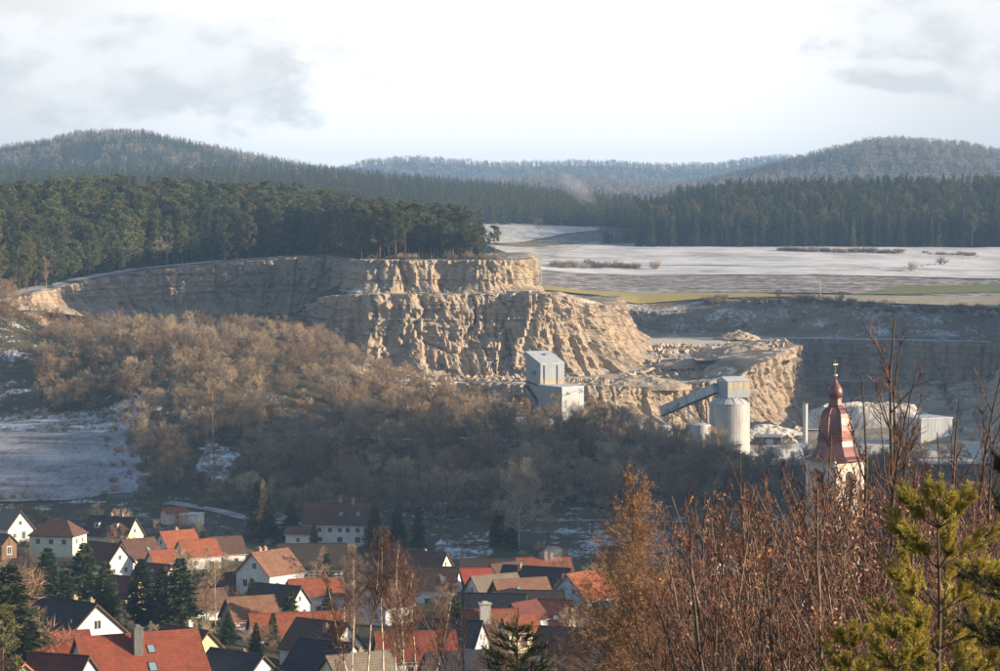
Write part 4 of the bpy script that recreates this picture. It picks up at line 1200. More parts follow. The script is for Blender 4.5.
for px, row, h, lab in [(637, 270.5, 6, 'round bush on the pale field edge, left of a pair'), (655, 271, 7.5, 'round bush on the pale field edge, right of a pair'), (911, 273, 8, 'lone narrow bush at the lower end of the field ditch'),
                        (942, 266, 7, 'dark round bush halfway along the field ditch'), (778, 304, 9, 'thin leafless tree on the rear pit rim left of the lamp post'), (842, 307, 9, 'thin leafless tree on the rear pit rim right of the lamp post'), (538, 231, 10, 'round leafless tree at the corner of the striped field')]:
    p = hit(px, row)
    k = SHRUBS[int(px) % 3] if h < 8.5 else BARES[3]
    plant(k, 'bush' if h < 8.5 else 'bare_tree', lab, 'bush' if h < 8.5 else 'tree', p.x, p.y, h, None, kh(k))
P = spots(622, 1010, 1540, 1590, 7)
P = P[RNG.uniform(size=len(P)) < .22]
scatter('undergrowth', 'low brush on the dark bank above the rear pit wall', 'undergrowth', SHRUBS, withz(P), RNG.uniform(1.2, 3.6, len(P)))
# woods on the two unseen hills that cast shade from the right
P = spots(1150, 1900, 640, 1060, 9, lambda px, Y, x: (x > 262) & (x < 420))
scatter('forest', 'leafless wood on the unseen hill that shades the valley from the right', 'forest', BARES, withz(P), RNG.uniform(8, 12, len(P)))
P = spots(1046, 1400, 1270, 1545, 8)
scatter('forest', 'leafless wood on the unseen rise added to shade the rear pit wall', 'forest', BARES, withz(P), RNG.uniform(8, 13, len(P)))
# ------------------------------------------------------------------ houses
def plaster(name, c):
    d = tuple(x * .80 for x in c)
    return mat_noise(name, d, c, .5, .9, 5, .3, .55)
WALLS = {
 'white': plaster('white plaster', (0.70, 0.67, 0.62)), 'grey': plaster('grey white plaster', (0.60, 0.60, 0.58)), 'cream': plaster('cream plaster', (0.74, 0.66, 0.47)),
 'yellow': plaster('yellow plaster', (0.76, 0.60, 0.30)), 'green': plaster('pale green plaster', (0.62, 0.66, 0.50)), 'blue': plaster('pale blue plaster', (0.46, 0.56, 0.66)),
 'brown': mat_noise('brown boarding', (0.10, 0.065, 0.04), (0.2, 0.13, 0.08), .6, .9, 4, stretch=(6, 6, .4)), 'pink': plaster('pinkish plaster', (0.66, 0.50, 0.42))}
def tiles(name, c1, c2, c3, metal=False):
    m, nt, b = base_mat(name, 0.75, 0.3)
    tcn = nt.nodes.new('ShaderNodeTexCoord'); v = tcn.outputs['Object']
    f = noise(nt, .9, 6, .7, v); g = noise(nt, .22, 4, .6, v)
    c = ramp(nt, f, [(0.35, c1), (0.5, c2), (0.65, c3)])
    c = mixc(nt, g, c, mixc(nt, .55, c, (0.045, 0.032, 0.024)))
    nt.links.new(c, b.inputs['Base Color'])
    w = node(nt, 'ShaderNodeTexWave', Scale=1.0, Distortion=.4); w.bands_direction = 'Z'
    nt.links.new(v, w.inputs['Vector'])
    st = noise(nt, 1.0, 4, .7, v, stretch=(1.2, 1.2, .18))
    c = mixc(nt, ramp(nt, st, [(.5, (0, 0, 0)), (.68, (.5, .5, .5))]), c, mixc(nt, .6, c, (0.05, 0.045, 0.03)))
    c = mixc(nt, ramp(nt, w.outputs['Fac'], [(.0, (.34, .34, .34)), (.35, (0, 0, 0))]), c, (0.03, 0.02, 0.016))
    nt.links.new(c, b.inputs['Base Color'])
    bump(nt, b, w.outputs['Fac'], .45, .08)
    return m
ROOFS = {
 'orange': tiles('orange clay tiles', (0.27, 0.07, 0.03), (0.38, 0.105, 0.042), (0.46, 0.145, 0.06)), 'red': tiles('red clay tiles', (0.22, 0.046, 0.022), (0.30, 0.064, 0.03), (0.37, 0.09, 0.042)),
 'brightred': tiles('bright red tiles', (0.40, 0.05, 0.025), (0.46, 0.065, 0.03), (0.50, 0.085, 0.04)), 'darkred': tiles('dark red tiles', (0.11, 0.026, 0.02), (0.155, 0.036, 0.026), (0.20, 0.05, 0.034)),
 'brown': tiles('brown tiles', (0.085, 0.045, 0.03), (0.13, 0.065, 0.042), (0.175, 0.09, 0.056)), 'pale': tiles('weathered tiles', (0.20, 0.092, 0.052), (0.27, 0.13, 0.072), (0.33, 0.175, 0.10)),
 'dark': tiles('dark brown tiles', (0.045, 0.035, 0.03), (0.065, 0.05, 0.042), (0.085, 0.062, 0.05)), 'black': tiles('anthracite tiles', (0.018, 0.018, 0.022), (0.028, 0.028, 0.033), (0.04, 0.04, 0.045)),
 'navy': tiles('blue black tiles', (0.016, 0.022, 0.036), (0.024, 0.032, 0.05), (0.034, 0.044, 0.065)), 'grey': tiles('grey brown tiles', (0.19, 0.15, 0.115), (0.25, 0.2, 0.15), (0.3, 0.25, 0.19))}
M_GLASS, _nt, _b = base_mat('window glass', .12, .6); _b.inputs['Base Color'].default_value = (0.035, 0.045, 0.06, 1)
M_FRAME = mat_noise('white window frame', (0.55, 0.54, 0.52), (0.7, 0.69, 0.66), 3)
M_DFRAME = mat_noise('dark window frame', (0.07, 0.045, 0.03), (0.11, 0.075, 0.05), 3)
M_DOOR = mat_noise('brown door', (0.09, 0.05, 0.03), (0.15, 0.085, 0.05), 2)
M_CHIM = mat_noise('chimney brick', (0.28, 0.16, 0.11), (0.42, 0.30, 0.22), 2.5)
M_CHIMP = mat_noise('pale chimney render', (0.42, 0.42, 0.38), (0.60, 0.58, 0.52), 2)
M_CHIMM = mat_noise('metal chimney cladding', (0.09, 0.085, 0.08), (0.17, 0.16, 0.15), 1.2, .45, 4, spec=.5, stretch=(5, 5, .6))
M_BEAM = mat_noise('dark timber beam', (0.035, 0.024, 0.018), (0.07, 0.048, 0.034), 2)
M_SKY = base_mat('roof window glass', .08, .8)[0]; M_SKY.node_tree.nodes['Principled BSDF'].inputs['Base Color'].default_value = (0.20, 0.28, 0.36, 1)
M_VERGE = mat_noise('verge board', (0.3, 0.13, 0.07), (0.4, 0.19, 0.1), 2)
M_ALU = mat_noise('galvanised sheet', (0.42, 0.43, 0.44), (0.56, 0.56, 0.56), 1, .45, 4, spec=.5)

def _unit_window():
    fr = MB()
    for c, d in (((0, 0, .46), (1, .08, .09)), ((0, 0, -.46), (1.14, .16, .07)), ((-.46, 0, 0), (.08, .08, .84)), ((.46, 0, 0), (.08, .08, .84)), ((0, .004, 0), (.06, .06, .84))):
        fr.box(c, d)
    gl = MB(); gl.box((0, .03, 0), (.85, .03, .85))
    return fr, gl
_f, _g = _unit_window()
ME_WF, ME_WFD, ME_WG = _f.mesh('window_frame', M_FRAME), _f.mesh('window_frame_dark', M_DFRAME), _g.mesh('pane', M_GLASS)
_d = MB(); _d.box((0, 0, .5), (1, .1, 1)); _d.box((0, 0, 1.04), (1.16, .16, .08)); ME_DOOR = _d.mesh('door', M_DOOR)
_s = MB(); 
for c, d in (((0, .46, 0), (1, .09, .12)), ((0, -.46, 0), (1, .09, .12)), ((.46, 0, 0), (.09, .83, .12)), ((-.46, 0, 0), (.09, .83, .12))): _s.box(c, d)
ME_SF = _s.mesh('roof_window_frame', M_DFRAME)
_s = MB(); _s.box((0, 0, .0), (.84, .84, .06)); ME_SG = _s.mesh('roof_window_pane', M_SKY)

def window(parent, pos, nrm, w, h, dark=False):
    o = link('window', ME_WFD if dark else ME_WF, parent, pos, math.atan2(nrm[1], nrm[0]) + math.pi / 2)
    o.scale = (w, 1, h)
    link('pane', ME_WG, o)
    return o

HOUSES = []
def house(px, row, Y, yaw, L, W, wh, rh, wall, roof, label, chim=(), sky=(), win='auto', hip=0.0, over=.45, floors=None, gz=None, dark=False, beams=False, door=True, name='house', cat='house', half=0, cmat=None, wallfront=None, attic=1, dorm=()):
    c = at(px, row, Y)
    gz = c.z - wh - rh
    terr = hgt(c.x, Y)
    root = empty(name, label, cat, (c.x, Y, gz), R(yaw))
    HOUSES.append((c.x, Y, max(L, W) * .62))
    wm = WALLS[wall]; rm = ROOFS[roof]
    l, w = L / 2, W / 2
    lo = min(terr - gz, 0) - 1.5
    b = MB()
    if hip:
        b.box((0, 0, (wh + lo) / 2), (L, W, wh - lo))
    else:
        e = .06
        v = []
        for x in (-l, l):
            v += [(x, -w, lo), (x, w, lo), (x, w, wh), (x, 0, wh + rh - e), (x, -w, wh)]
        b.poly(v, [(0, 4, 3, 2, 1), (5, 6, 7, 8, 9), (0, 5, 9, 4), (1, 2, 7, 6), (4, 9, 8, 3), (2, 3, 8, 7)])
    b.build('wall', wm, root)
    # roof: two slabs with thickness, or four hips
    t = .16
    sl = rh / w
    ov = over
    r = MB()
    if hip:
        e0 = wh - sl * ov
        hl = l - hip
        lower = [(-l - ov, -w - ov, e0), (l + ov, -w - ov, e0), (l + ov, w + ov, e0), (-l - ov, w + ov, e0)]
        top = [(-hl, 0, wh + rh), (hl, 0, wh + rh)]
        pts = lower + top + [(p[0], p[1], p[2] - .18) for p in lower]
        r.poly(pts, [(0, 1, 5, 4), (1, 2, 5), (2, 3, 4, 5), (3, 0, 4), (0, 6, 7, 1), (1, 7, 8, 2), (2, 8, 9, 3), (3, 9, 6, 0), (9, 8, 7, 6)])
    else:
        for s in (-1, 1):
            a = (s * (w + ov), wh - sl * ov)
            p = []
            for x in (-l - ov, l + ov):
                p += [(x, a[0], a[1]), (x, a[0], a[1] + t), (x, 0, wh + rh + t), (x, 0, wh + rh)]
            r.poly(p, [(0, 1, 2, 3), (7, 6, 5, 4), (1, 5, 6, 2), (0, 3, 7, 4), (0, 4, 5, 1)])
        r.bar((-l - ov, 0, wh + rh + t + .02), (l + ov, 0, wh + rh + t + .02), .26, .16)
    ro = r.build('roof', rm, root)
    if not hip:
        for x in (-l - ov - .03, l + ov + .03):
            for s in (-1, 1):
                vb = MB()
                vb.bar((x, s * (w + ov), wh - sl * ov + .02), (x, s * .02, wh + rh + .02), .06, .26)
                vb.build('verge_board', M_VERGE if roof in ('orange', 'red', 'pale', 'brightred') else M_DFRAME, root)
        for s in (-1, 1):
            gb = MB(); gb.bar((-l - ov, s * (w + ov + .07), wh - sl * ov), (l + ov, s * (w + ov + .07), wh - sl * ov), .14, .12)
            gb.build('gutter', M_ALU, root)
    for tx, dw in dorm:
        y0 = -w * .62; zb = wh + rh * .38; dh = 1.5
        m = MB(); m.box((tx * l, y0 + 1.0, zb + dh / 2 - .2), (dw, 2.2, dh + .4)); dm = m.build('dormer', wm, ro)
        m = MB(); m.box((tx * l, y0 + .95, zb + dh + .08), (dw + .5, 2.6, .16)); m.build('dormer_roof', rm, ro)
        o = link('dormer_window', ME_WF, ro, (tx * l, y0 - .13, zb + dh * .5)); o.scale = (dw * .62, 1, dh * .7)
        m = MB(); m.box((0, .035, 0), (.85, .03, .85)); m.build('pane', M_GLASS, o)
    for ch in chim:
        tx, side, h = ch[:3]; cw = ch[3] if len(ch) > 3 else .7
        x = tx * l; y = side * w; zr = wh + rh * (1 - abs(side))
        m = MB(); m.box((x, y, zr + h / 2 - .3), (cw, cw, h + .6)); m.box((x, y, zr + h + .06), (cw * 1.25, cw * 1.25, .12))
        m.box((x, y, zr + h + .3), (cw * .5, cw * .5, .36))
        m.build('chimney', cmat or (M_CHIM if len(ch) < 5 else ch[4]), ro)
    for tx, v_, s_ in sky:
        side = -1 if v_ > 0 else 1
        v_ = abs(v_)
        y = side * w * v_; z = wh + rh * (1 - v_) + t + .07
        o = link('roof_window', ME_SF, ro, (tx * l, y, z))
        o.rotation_euler = (-side * math.atan2(rh, w), 0, 0)
        o.scale = (s_, s_ * 1.3, 1)
        link('pane', ME_SG, o)
    # windows on every face, in rows by storey
    if win == 'auto':
        fl = floors or max(1, int(wh / 2.6))
        for (nx, ny, half_len, off) in ((0, -1, l, w), (1, 0, w, l), (-1, 0, w, l), (0, 1, l, w)):
            n = max(1, int(half_len * 2 / 3.2))
            for f in range(fl):
                z = wh / fl * f + wh / fl * .56
                for i in range(n):
                    u = (i + .5) / n * 2 - 1
                    u *= half_len * .9
                    if door and f == 0 and ny == -1 and i == n // 2:
                        o = link('door', ME_DOOR, root, (u, -off - .03, .0), 0)
                        o.scale = (1.1, 1, 2.1)
                        continue
                    p = (u, ny * (off + .02), z) if ny else (nx * (off + .02), u, z)
                    window(root, p, (nx, ny), 1.15, 1.35, dark)
            if nx and not hip and rh > 2.6:
                k = 2 if (W > 8.5 and attic == 2) else 1
                for i in range(k):
                    u = 0 if k == 1 else (i - .5) * W * .3
                    window(root, (nx * (off + .02), u, wh + rh * .30), (nx, ny), 1.0, 1.25, dark)
    elif win:
        for face, u, z, ww, hh_ in win:
            nx, ny = {'f': (0, -1), 'r': (1, 0), 'l': (-1, 0), 'b': (0, 1)}[face]
            off = (w if ny else l) + .02
            p = (u, ny * off, z) if ny else (nx * off, u, z)
            window(root, p, (nx, ny), ww, hh_, dark)
    if beams:
        y = -w - .03
        def beam(a, bb, q=.2):
            m = MB(); m.bar((a[0], y, a[1]), (bb[0], y, bb[1]), q, .08, up=(0, 1, 0)); m.build('beam', M_BEAM, root)
        zs = [.15, wh * .36, wh * .68, wh - .12]
        for i, z in enumerate(zs): beam((-l + .012, z), (l - .012, z), .24)
        n = int(L / 1.25)
        for j in range(3):
            for i in range(n + 1):
                x = -l + .12 + (L - .24) * i / n
                beam((x, zs[j] + .122), (x, zs[j + 1] - .122), .18)
        for x, s in ((-l * .85, 1), (-l * .35, -1), (l * .1, 1), (l * .55, -1), (l * .8, 1)):
            m = MB(); m.bar((x, y - .012, zs[1] + .2), (x + s * .95, y - .012, zs[2] - .2), .16, .05, up=(0, 1, 0)); m.build('beam', M_BEAM, root)
    return root

# near row
A1 = house(68, 600, 470, -46, 15.5, 12, 5, 5.0, 'white', 'black', 'large white house with black roof, two chimneys and one attic window', chim=[(.15, .08, .9, .8), (.75, .08, .9, .8)], sky=[(-.55, .62, 1.1)],
           win=[('r', 0.3, 6.7, 1.5, 1.6), ('r', -3, 2.2, 1.3, 1.4), ('r', 3, 2.2, 1.3, 1.4), ('l', 0, 6.5, 1.3, 1.4), ('f', -5, 2.3, 1.2, 1.4), ('f', -1.5, 2.3, 1.2, 1.4), ('f', 2.5, 2.3, 1.2, 1.4), ('f', 5.5, 2.3, 1.2, 1.4)])
house(43, 633, 432, 20, 12.5, 10, 4.4, 4.2, 'brown', 'red', 'brown boarded barn with weathered red roof just below the black-roofed house', chim=[(-.1, -.04, .55, .6)], win=[('l', 0, 5.2, 1.1, 1.2), ('f', 2, 2.2, 1.2, 1.2)], over=.9)
house(137, 634, 416, 27, 18, 10, 4.6, 5.2, 'white', 'red', 'big house with broad red roof, tall dark metal chimney and roof windows', chim=[(-.08, -.42, 3.4, 1.4)], cmat=M_CHIMM,
      sky=[(.16, .42, 1.2), (.10, .86, 1.3)], win=[('l', 0.2, 5.9, 1.1, 1.7), ('l', 2.5, 2.2, 1.2, 1.4), ('l', -2.5, 2.2, 1.2, 1.4), ('f', -5, 2.3, 1.2, 1.4), ('f', 0, 2.3, 1.2, 1.4), ('f', 5, 2.3, 1.2, 1.4)])
house(60, 655, 394, -22, 8.5, 7, 3.2, 3, 'white', 'darkred', 'low dark red roofed outbuilding in front of the red-roofed houses at lower left', win=[('r', 0, 3.6, .8, 1)])
house(12, 661, 390, -50, 6, 5.5, 3, 2.4, 'white', 'orange', 'small orange-roofed gable peeping over the lower left edge', win=[('r', 0, 3.4, .8, .9)])
house(186, 628, 458, -44, 10.5, 9, 4.6, 4.2, 'yellow', 'darkred', 'yellow house with dark red roof and grey chimney beside the big red roof', chim=[(.05, .1, 1.2, .8, M_CHIMP)], win=[('r', -2, 2.2, 1.2, 1.4), ('r', 2, 2.2, 1.2, 1.4), ('r', 0.4, 5.2, 1.0, 1.2)])
house(237, 652, 424, -40, 10.5, 9, 4.4, 3.9, 'white', 'navy', 'white house with navy roof and one gable window at the lower edge', chim=[(.2, .1, .5, .5)], win=[('r', 0.2, 5.2, 1.1, 1.3), ('r', -2.4, 2.2, 1.2, 1.4), ('r', 2.4, 2.2, 1.2, 1.4)])
house(358, 654, 420, 32, 10, 9, 4.2, 3.8, 'cream', 'grey', 'cream house with pale brown roof behind the birch stems at the lower edge', chim=[(.1, .06, .7, .7)])
house(327, 641, 456, -34, 10.5, 9.5, 4.4, 4.2, 'white', 'navy', 'navy-roofed house below the pale gable of a dark brown roof')
house(322, 621, 500, -36, 11, 10, 4.4, 4.6, 'white', 'brown', 'brown-roofed house with a broad pale gable, right of the utility pole', chim=[(.4, -.3, 1.0, .9)], attic=2)
house(298, 613, 542, 13, 18, 9, 4.2, 3.6, 'white', 'orange', 'long low house with sunny orange roof behind the utility pole', sky=[(.6, .5, .9)])
house(250, 597, 575, 26, 9.5, 8.5, 4.2, 4, 'pink', 'pale', 'pinkish house with pale orange-brown roof in front of the small spruces')
house(315, 579, 612, 15, 11, 8, 4.4, 3.2, 'white', 'orange', 'white house with flat-pitched orange roof beside the two garden spruces')
house(278, 585, 596, -30, 11, 7.5, 4.2, 3.6, 'white', 'dark', 'small house with dark roof and lit white gable between two orange roofs')
house(270, 551, 640, 50, 11, 10.5, 4.8, 4.6, 'white', 'pale', 'white house with two chimneys on its pale orange roof, gable in shade', chim=[(-.55, .06, 1.1, .8), (-.25, .06, 1.1, .8)], win=[('l', -.5, 6.6, 1.3, 1.4), ('l', 2.4, 2.6, 1.5, 1.8), ('l', -2.4, 2.6, 1.3, 1.4), ('f', -3, 2.4, 1.2, 1.4), ('f', 0, 2.4, 1.2, 1.4), ('f', 3, 2.4, 1.2, 1.4)])
house(312, 544, 690, 4, 16, 9, 5.4, 5.4, 'white', 'dark', 'half-timbered house with dark beams on white walls under a large brown roof', beams=True, win=[('f', -5.2, 2.9, 1, 1.2), ('f', -1.7, 2.9, 1, 1.2), ('f', 1.7, 2.9, 1, 1.2), ('f', 5.2, 2.9, 1, 1.2)])
house(341, 503, 800, -7, 19.5, 10.5, 5.8, 5.4, 'white', 'brown', 'long white two-storey guest house with brown roof at the foot of the wooded slope', chim=[(-.02, .05, 1.0, .8), (.35, -.02, 1.3, .8)], sky=[(.05, .55, 1.2), (.55, .55, 1.2)],
      win=[('f', x, 4.2, 1.3, 1.4) for x in (-8, -5.2, -2.2, .6, 2.8, 5.6, 8)] + [('f', .6, 1.5, 1.6, 1.7), ('f', 5.6, 1.5, 1.6, 1.7), ('f', -5, 1.5, 1.3, 1.4), ('r', -2, 4, 1.2, 1.4), ('r', 2, 4, 1.2, 1.4), ('r', 0, 7.4, 1, 1.2)])
house(300, 527, 792, -7, 7, 6, 3.4, 1.6, 'white', 'brown', 'low white annex at the left end of the guest house', win=[('f', 0, 1.7, 1.1, 1.2)])
# far left group
house(174, 507.5, 852, 30, 6.5, 5, 2.8, 1.4, 'pink', 'orange', 'small shed with orange roof beside the valley lane', win=[('f', 0, 1.5, .9, 1)], name='shed', cat='shed')
house(113, 517, 766, -24, 13.5, 9, 4.4, 4.6, 'cream', 'dark', 'long dark-roofed house with two dormers and a sunlit cream gable, far left of the village', chim=[(-.1, .05, 1, .7), (.4, .05, 1, .7)], dorm=[(-.5, 1.5), (.35, 1.5)], win=[('r', -2, 2.3, 1.1, 1.3), ('r', 2, 2.3, 1.1, 1.3), ('r', 0, 5.6, 1.1, 1.3), ('f', -4, 2.2, 1.2, 1.4), ('f', 0, 2.2, 1.2, 1.4), ('f', 4, 2.2, 1.2, 1.4)])
house(58, 519, 742, -14, 12, 9.5, 5.2, 3.6, 'green', 'brown', 'pale green two-storey house with a brown hipped roof near the left edge', hip=3.5, win=[('f', -3.6, 3.4, 1.3, 1.5), ('f', 0, 3.4, 1.3, 1.5), ('f', 3.6, 3.4, 1.3, 1.5), ('r', -2, 3.4, 1.2, 1.4), ('r', 2, 3.4, 1.2, 1.4)])
house(12, 510, 790, -50, 9, 8, 4.6, 4.6, 'white', 'grey', 'narrow white gable house at the left edge in front of the frosty field', win=[('r', 1, 2.6, 1.2, 2.2), ('r', -1.8, 2.6, 1, 1.3), ('r', 0, 6, 1, 1.2)])
house(-3, 534, 735, -30, 8, 6, 3.4, 2.2, 'brown', 'brown', 'brown wooden barn cut off by the left edge', win=[('r', 0, 1.6, 1.8, 2.2)])
house(105, 543, 690, -40, 10.5, 8.5, 4.2, 4.4, 'white', 'darkred', 'house with red-brown roof and a bright white gable behind the dark spruces')
house(138, 539, 706, 40, 9, 9, 4.2, 4.2, 'grey', 'brown', 'grey gable house with brown roof left of the orange roofs', sky=[(.3, .6, 1.0)])
house(177, 531, 746, 36, 9.5, 8, 3.8, 3.8, 'grey', 'orange', 'house with glowing orange roof and chimney, rear one of the orange pair', chim=[(.0, .1, 1, .8)])
house(197, 540, 716, 31, 9.5, 8, 3.8, 3.6, 'grey', 'orange', 'house with glowing orange roof and lean-to, front one of the orange pair')
house(224, 537, 736, 24, 9, 8, 3.6, 3.8, 'white', 'brown', 'brown-roofed house touching the right side of the orange roofs')
house(163, 551, 690, 30, 6.5, 5.5, 3, 2.4, 'white', 'orange', 'small white house with orange roof below the orange pair')
house(155, 564, 650, -28, 8.5, 7.5, 3.8, 3.4, 'white', 'darkred', 'dark red roof with a roof window behind the right spruces', sky=[(.1, .5, 1.2)])
house(127, 577, 622, -42, 9, 8.5, 4, 3.8, 'yellow', 'darkred', 'yellowish sunlit gable showing between the dark spruces')
house(213, 574, 640, 28, 9.5, 8, 4, 3.8, 'white', 'brown', 'brown roof between the orange roofs and the two-chimney white house')
house(203, 590, 590, 32, 9, 8, 4, 3.6, 'grey', 'brown', 'grey house with brown roof right of the dark spruces')
house(252, 573, 655, -12, 8, 7, 3.6, 3.2, 'grey', 'dark', 'small dark roof at the foot of the two-chimney white house')
# middle and right
house(428, 552, 726, -24, 10, 8.5, 4.2, 4, 'cream', 'brown', 'house with brown roof and two small orange-edged gables behind the birches', chim=[(-.2, .1, .8, .6)])
house(432, 567, 646, -12, 12, 9.5, 4.2, 4.6, 'white', 'brown', 'broad brown roof with one roof window behind the birch crowns', sky=[(.55, .55, 1.3)])
house(471, 569, 656, 12, 9, 8.5, 4.2, 4.2, 'white', 'brightred', 'house with flat bright red roof')
house(488, 559, 712, -1, 13, 8, 4.2, 3.6, 'brown', 'dark', 'long dark-roofed barn in the middle of the village, its ridge level')
house(507, 563, 686, 42, 10, 8.5, 4.4, 4, 'white', 'brown', 'white gable with three small windows under a brown roof', win=[('l', -1.8, 4.6, .9, 1), ('l', 0, 4.6, .9, 1), ('l', 1.8, 4.6, .9, 1)])
house(494, 575, 646, 31, 11.5, 9, 4.2, 4.2, 'blue', 'grey', 'pale bluish gable with a broad grey-brown roof')
house(526, 571, 672, 14, 8, 7, 3.8, 3.2, 'cream', 'grey', 'small sunlit brown roof in front of the long black roof')
house(537, 567, 664, -24, 16.5, 9.5, 4.6, 5, 'cream', 'black', 'long black roof with chimney and sunlit cream gable at its right end', chim=[(-.5, -.15, 1.2, .8)])
house(543, 558, 716, 8, 13.5, 8.5, 4.2, 4, 'white', 'orange', 'red-orange roof carrying a dark and a pale chimney, near the smoking one', chim=[(.1, -.1, 1.8, .8), (.32, -.05, 1.3, .7)])
house(520, 579, 616, 25, 12, 9, 4.2, 4.4, 'brown', 'pale', 'dark gable with a smooth pale orange roof', sky=[(-.2, .45, .9)])
house(540, 591, 592, -6, 9.5, 8, 4, 3.6, 'white', 'dark', 'dark roof in front of the pale orange roof')
house(492, 594, 566, -9, 13, 8.5, 4.2, 3.8, 'grey', 'navy', 'long blue-black roof behind the large pale chimney')
house(524, 602, 556, 52, 7.5, 6, 3.8, 3, 'blue', 'darkred', 'narrow pale blue gable with dark red roof')
house(490, 610, 540, 8, 10, 8.5, 4, 3.8, 'white', 'orange', 'orange roof with a very large pale mossy chimney', chim=[(-.25, -.45, 3.2, 2.0, M_CHIMP)])
house(549, 600, 572, -12, 9, 10, 4.2, 4.6, 'white', 'darkred', 'dark red roof with two roof windows left of the blue-grey gable', sky=[(-.3, .75, 1.1), (.45, .7, 1.1)])
house(584, 572, 606, 50, 11, 10.5, 4.6, 5, 'blue', 'orange', 'large blue-grey gable under an orange roof left of the golden larch', attic=2)
house(520, 616, 530, 20, 6, 5, 3, 2.4, 'cream', 'orange', 'small orange roof patch above the foreground spruce')
house(415, 632, 482, 11, 13, 9, 4.2, 4, 'white', 'red', 'long red roof half hidden behind the birch stems')
house(452, 620, 515, -18, 11, 9, 4.2, 4, 'grey', 'navy', 'bluish dark roof behind the thin bare trees left of the big chimney')
house(383, 583, 604, 52, 9, 9, 4.6, 4.4, 'grey', 'brown', 'tall grey-white gable behind the birch crowns')
house(460, 652, 452, 20, 11, 9, 4.2, 3.8, 'blue', 'navy', 'bluish roof low behind the bare saplings left of the foreground spruce')
house(568, 628, 500, -20, 10, 9, 4.2, 4, 'white', 'brown', 'brown roof hidden by saplings right of the foreground spruce')
house(752, 549, 690, 28, 10, 8, 4, 4, 'white', 'orange', 'orange roof glimpsed through the tall saplings')
house(700, 556, 660, -36, 10, 8.5, 4.2, 4, 'white', 'dark', 'white gable glimpsed through saplings right of the golden larch')
house(728, 575, 600, 40, 10, 8.5, 4.2, 4, 'blue', 'darkred', 'bluish gable low behind the dense saplings')
house(672, 582, 590, -36, 9, 8, 4, 3.8, 'white', 'brown', 'brown roof low behind the golden larch')
house(790, 560, 640, -30, 10, 8.5, 4.2, 4, 'grey', 'dark', 'grey house hidden by saplings left of the church')
# a flat white garage beside the shed
g = at(192, 512, 850); e = empty('garage', 'flat white garage right of the orange-roofed shed', 'garage', (g.x, 850, hgt(g.x, 850)), R(-12))
m = MB(); m.box((0, 0, 1.2), (6, 5, 4)); m.build('wall', WALLS['white'], e)
m = MB(); m.box((0, 0, 3.3), (6.4, 5.4, .2)); m.build('roof', M_ALU, e)
m = MB(); m.box((-.5, -2.53, 1.5), (2.4, .08, 2.1)); m.build('door', M_FRAME, e)

# utility poles and wires in the village
M_POLE = mat_noise('grey concrete pole', (0.42, 0.41, 0.38), (0.56, 0.54, 0.5), 1.5)
def pole(px, row_top, Y, h, label, arms=(1.6,), r=.14, name='utility_pole', mat=None, yaw=0):
    c = at(px, row_top, Y)
    z0 = hgt(c.x, Y)
    e = empty(name, label, 'pole', (c.x, Y, c.z - h), R(yaw))
    m = MB(); m.tube([(0, 0, min(-1, z0 - (c.z - h) - .5)), (0, 0, h * .5), (0, 0, h)], [r * 1.3, r, r * .7], 8); m.build('post', mat or M_POLE, e)
    for i, w in enumerate(arms):
        m = MB(); m.box((0, -.1, h - .5 - i * .9), (w, .12, .14)); m.build('crossarm', M_ALU, e)
        for s in (-1, 0, 1):
            m = MB(); m.lathe([(.02, -.36), (.05, -.3), (.09, -.2), (.05, -.12), (.08, -.05), (.03, .0)], 6, (s * w * .44, -.1, h - .06 - i * .9)); m.build('insulator', M_CHIMP, e)
    return e
pole(313, 594, 505, 10.5, 'tall grey utility pole standing in front of the long orange roof', (1.5,))
pole(344, 607, 515, 8.5, 'shorter utility pole with a crossarm just right of the long orange roof', (1.9,))
# ------------------------------------------------------------------ church
def cladding(name, c, step=1.0, metal=.0, rough=.55, dirt=.75):
    m, nt, b = base_mat(name, rough, .4, metal)
    tcn = nt.nodes.new('ShaderNodeTexCoord'); v = tcn.outputs['Object']
    f = noise(nt, .35, 5, .7, v, stretch=(1, 1, .25)); g = noise(nt, 2.0, 4, .7, v, stretch=(1, 1, .12))
    col = ramp(nt, f, [(.35, tuple(x * dirt for x in c)), (.62, c)])
    col = mixc(nt, g, col, mixc(nt, .35, col, tuple(x * .45 for x in c)))
    nt.links.new(col, b.inputs['Base Color'])
    return m
M_COPPER = cladding('copper sheet', (0.25, 0.115, 0.10), metal=.4, rough=.46)
M_GOLD, _nt, _b = base_mat('gilded ball', .3, .5, .9); _b.inputs['Base Color'].default_value = (0.85, 0.62, 0.30, 1)
M_CHURCH = plaster('church plaster', (0.62, 0.56, 0.49))
CX = at(835, 458, 490)
gz = hgt(CX.x, 490)
s = 490 / F
e = empty('church', 'baroque church tower with copper onion dome rising behind the bare saplings', 'church', (CX.x, 490, gz), R(38))
def zr(row): return CAMZ + (205 - row) * s - gz
tw = 7.0
m = MB(); m.box((0, 0, zr(459) / 2 - 1), (tw, tw, zr(459) + 2)); m.build('tower_wall', M_CHURCH, e)
for z, q in ((zr(459) - .25, .7), (zr(459) - .7, .4), (zr(512), .35)):
    m = MB(); m.box((0, 0, z), (tw + q, tw + q, .4)); m.build('cornice', M_CHURCH, e)
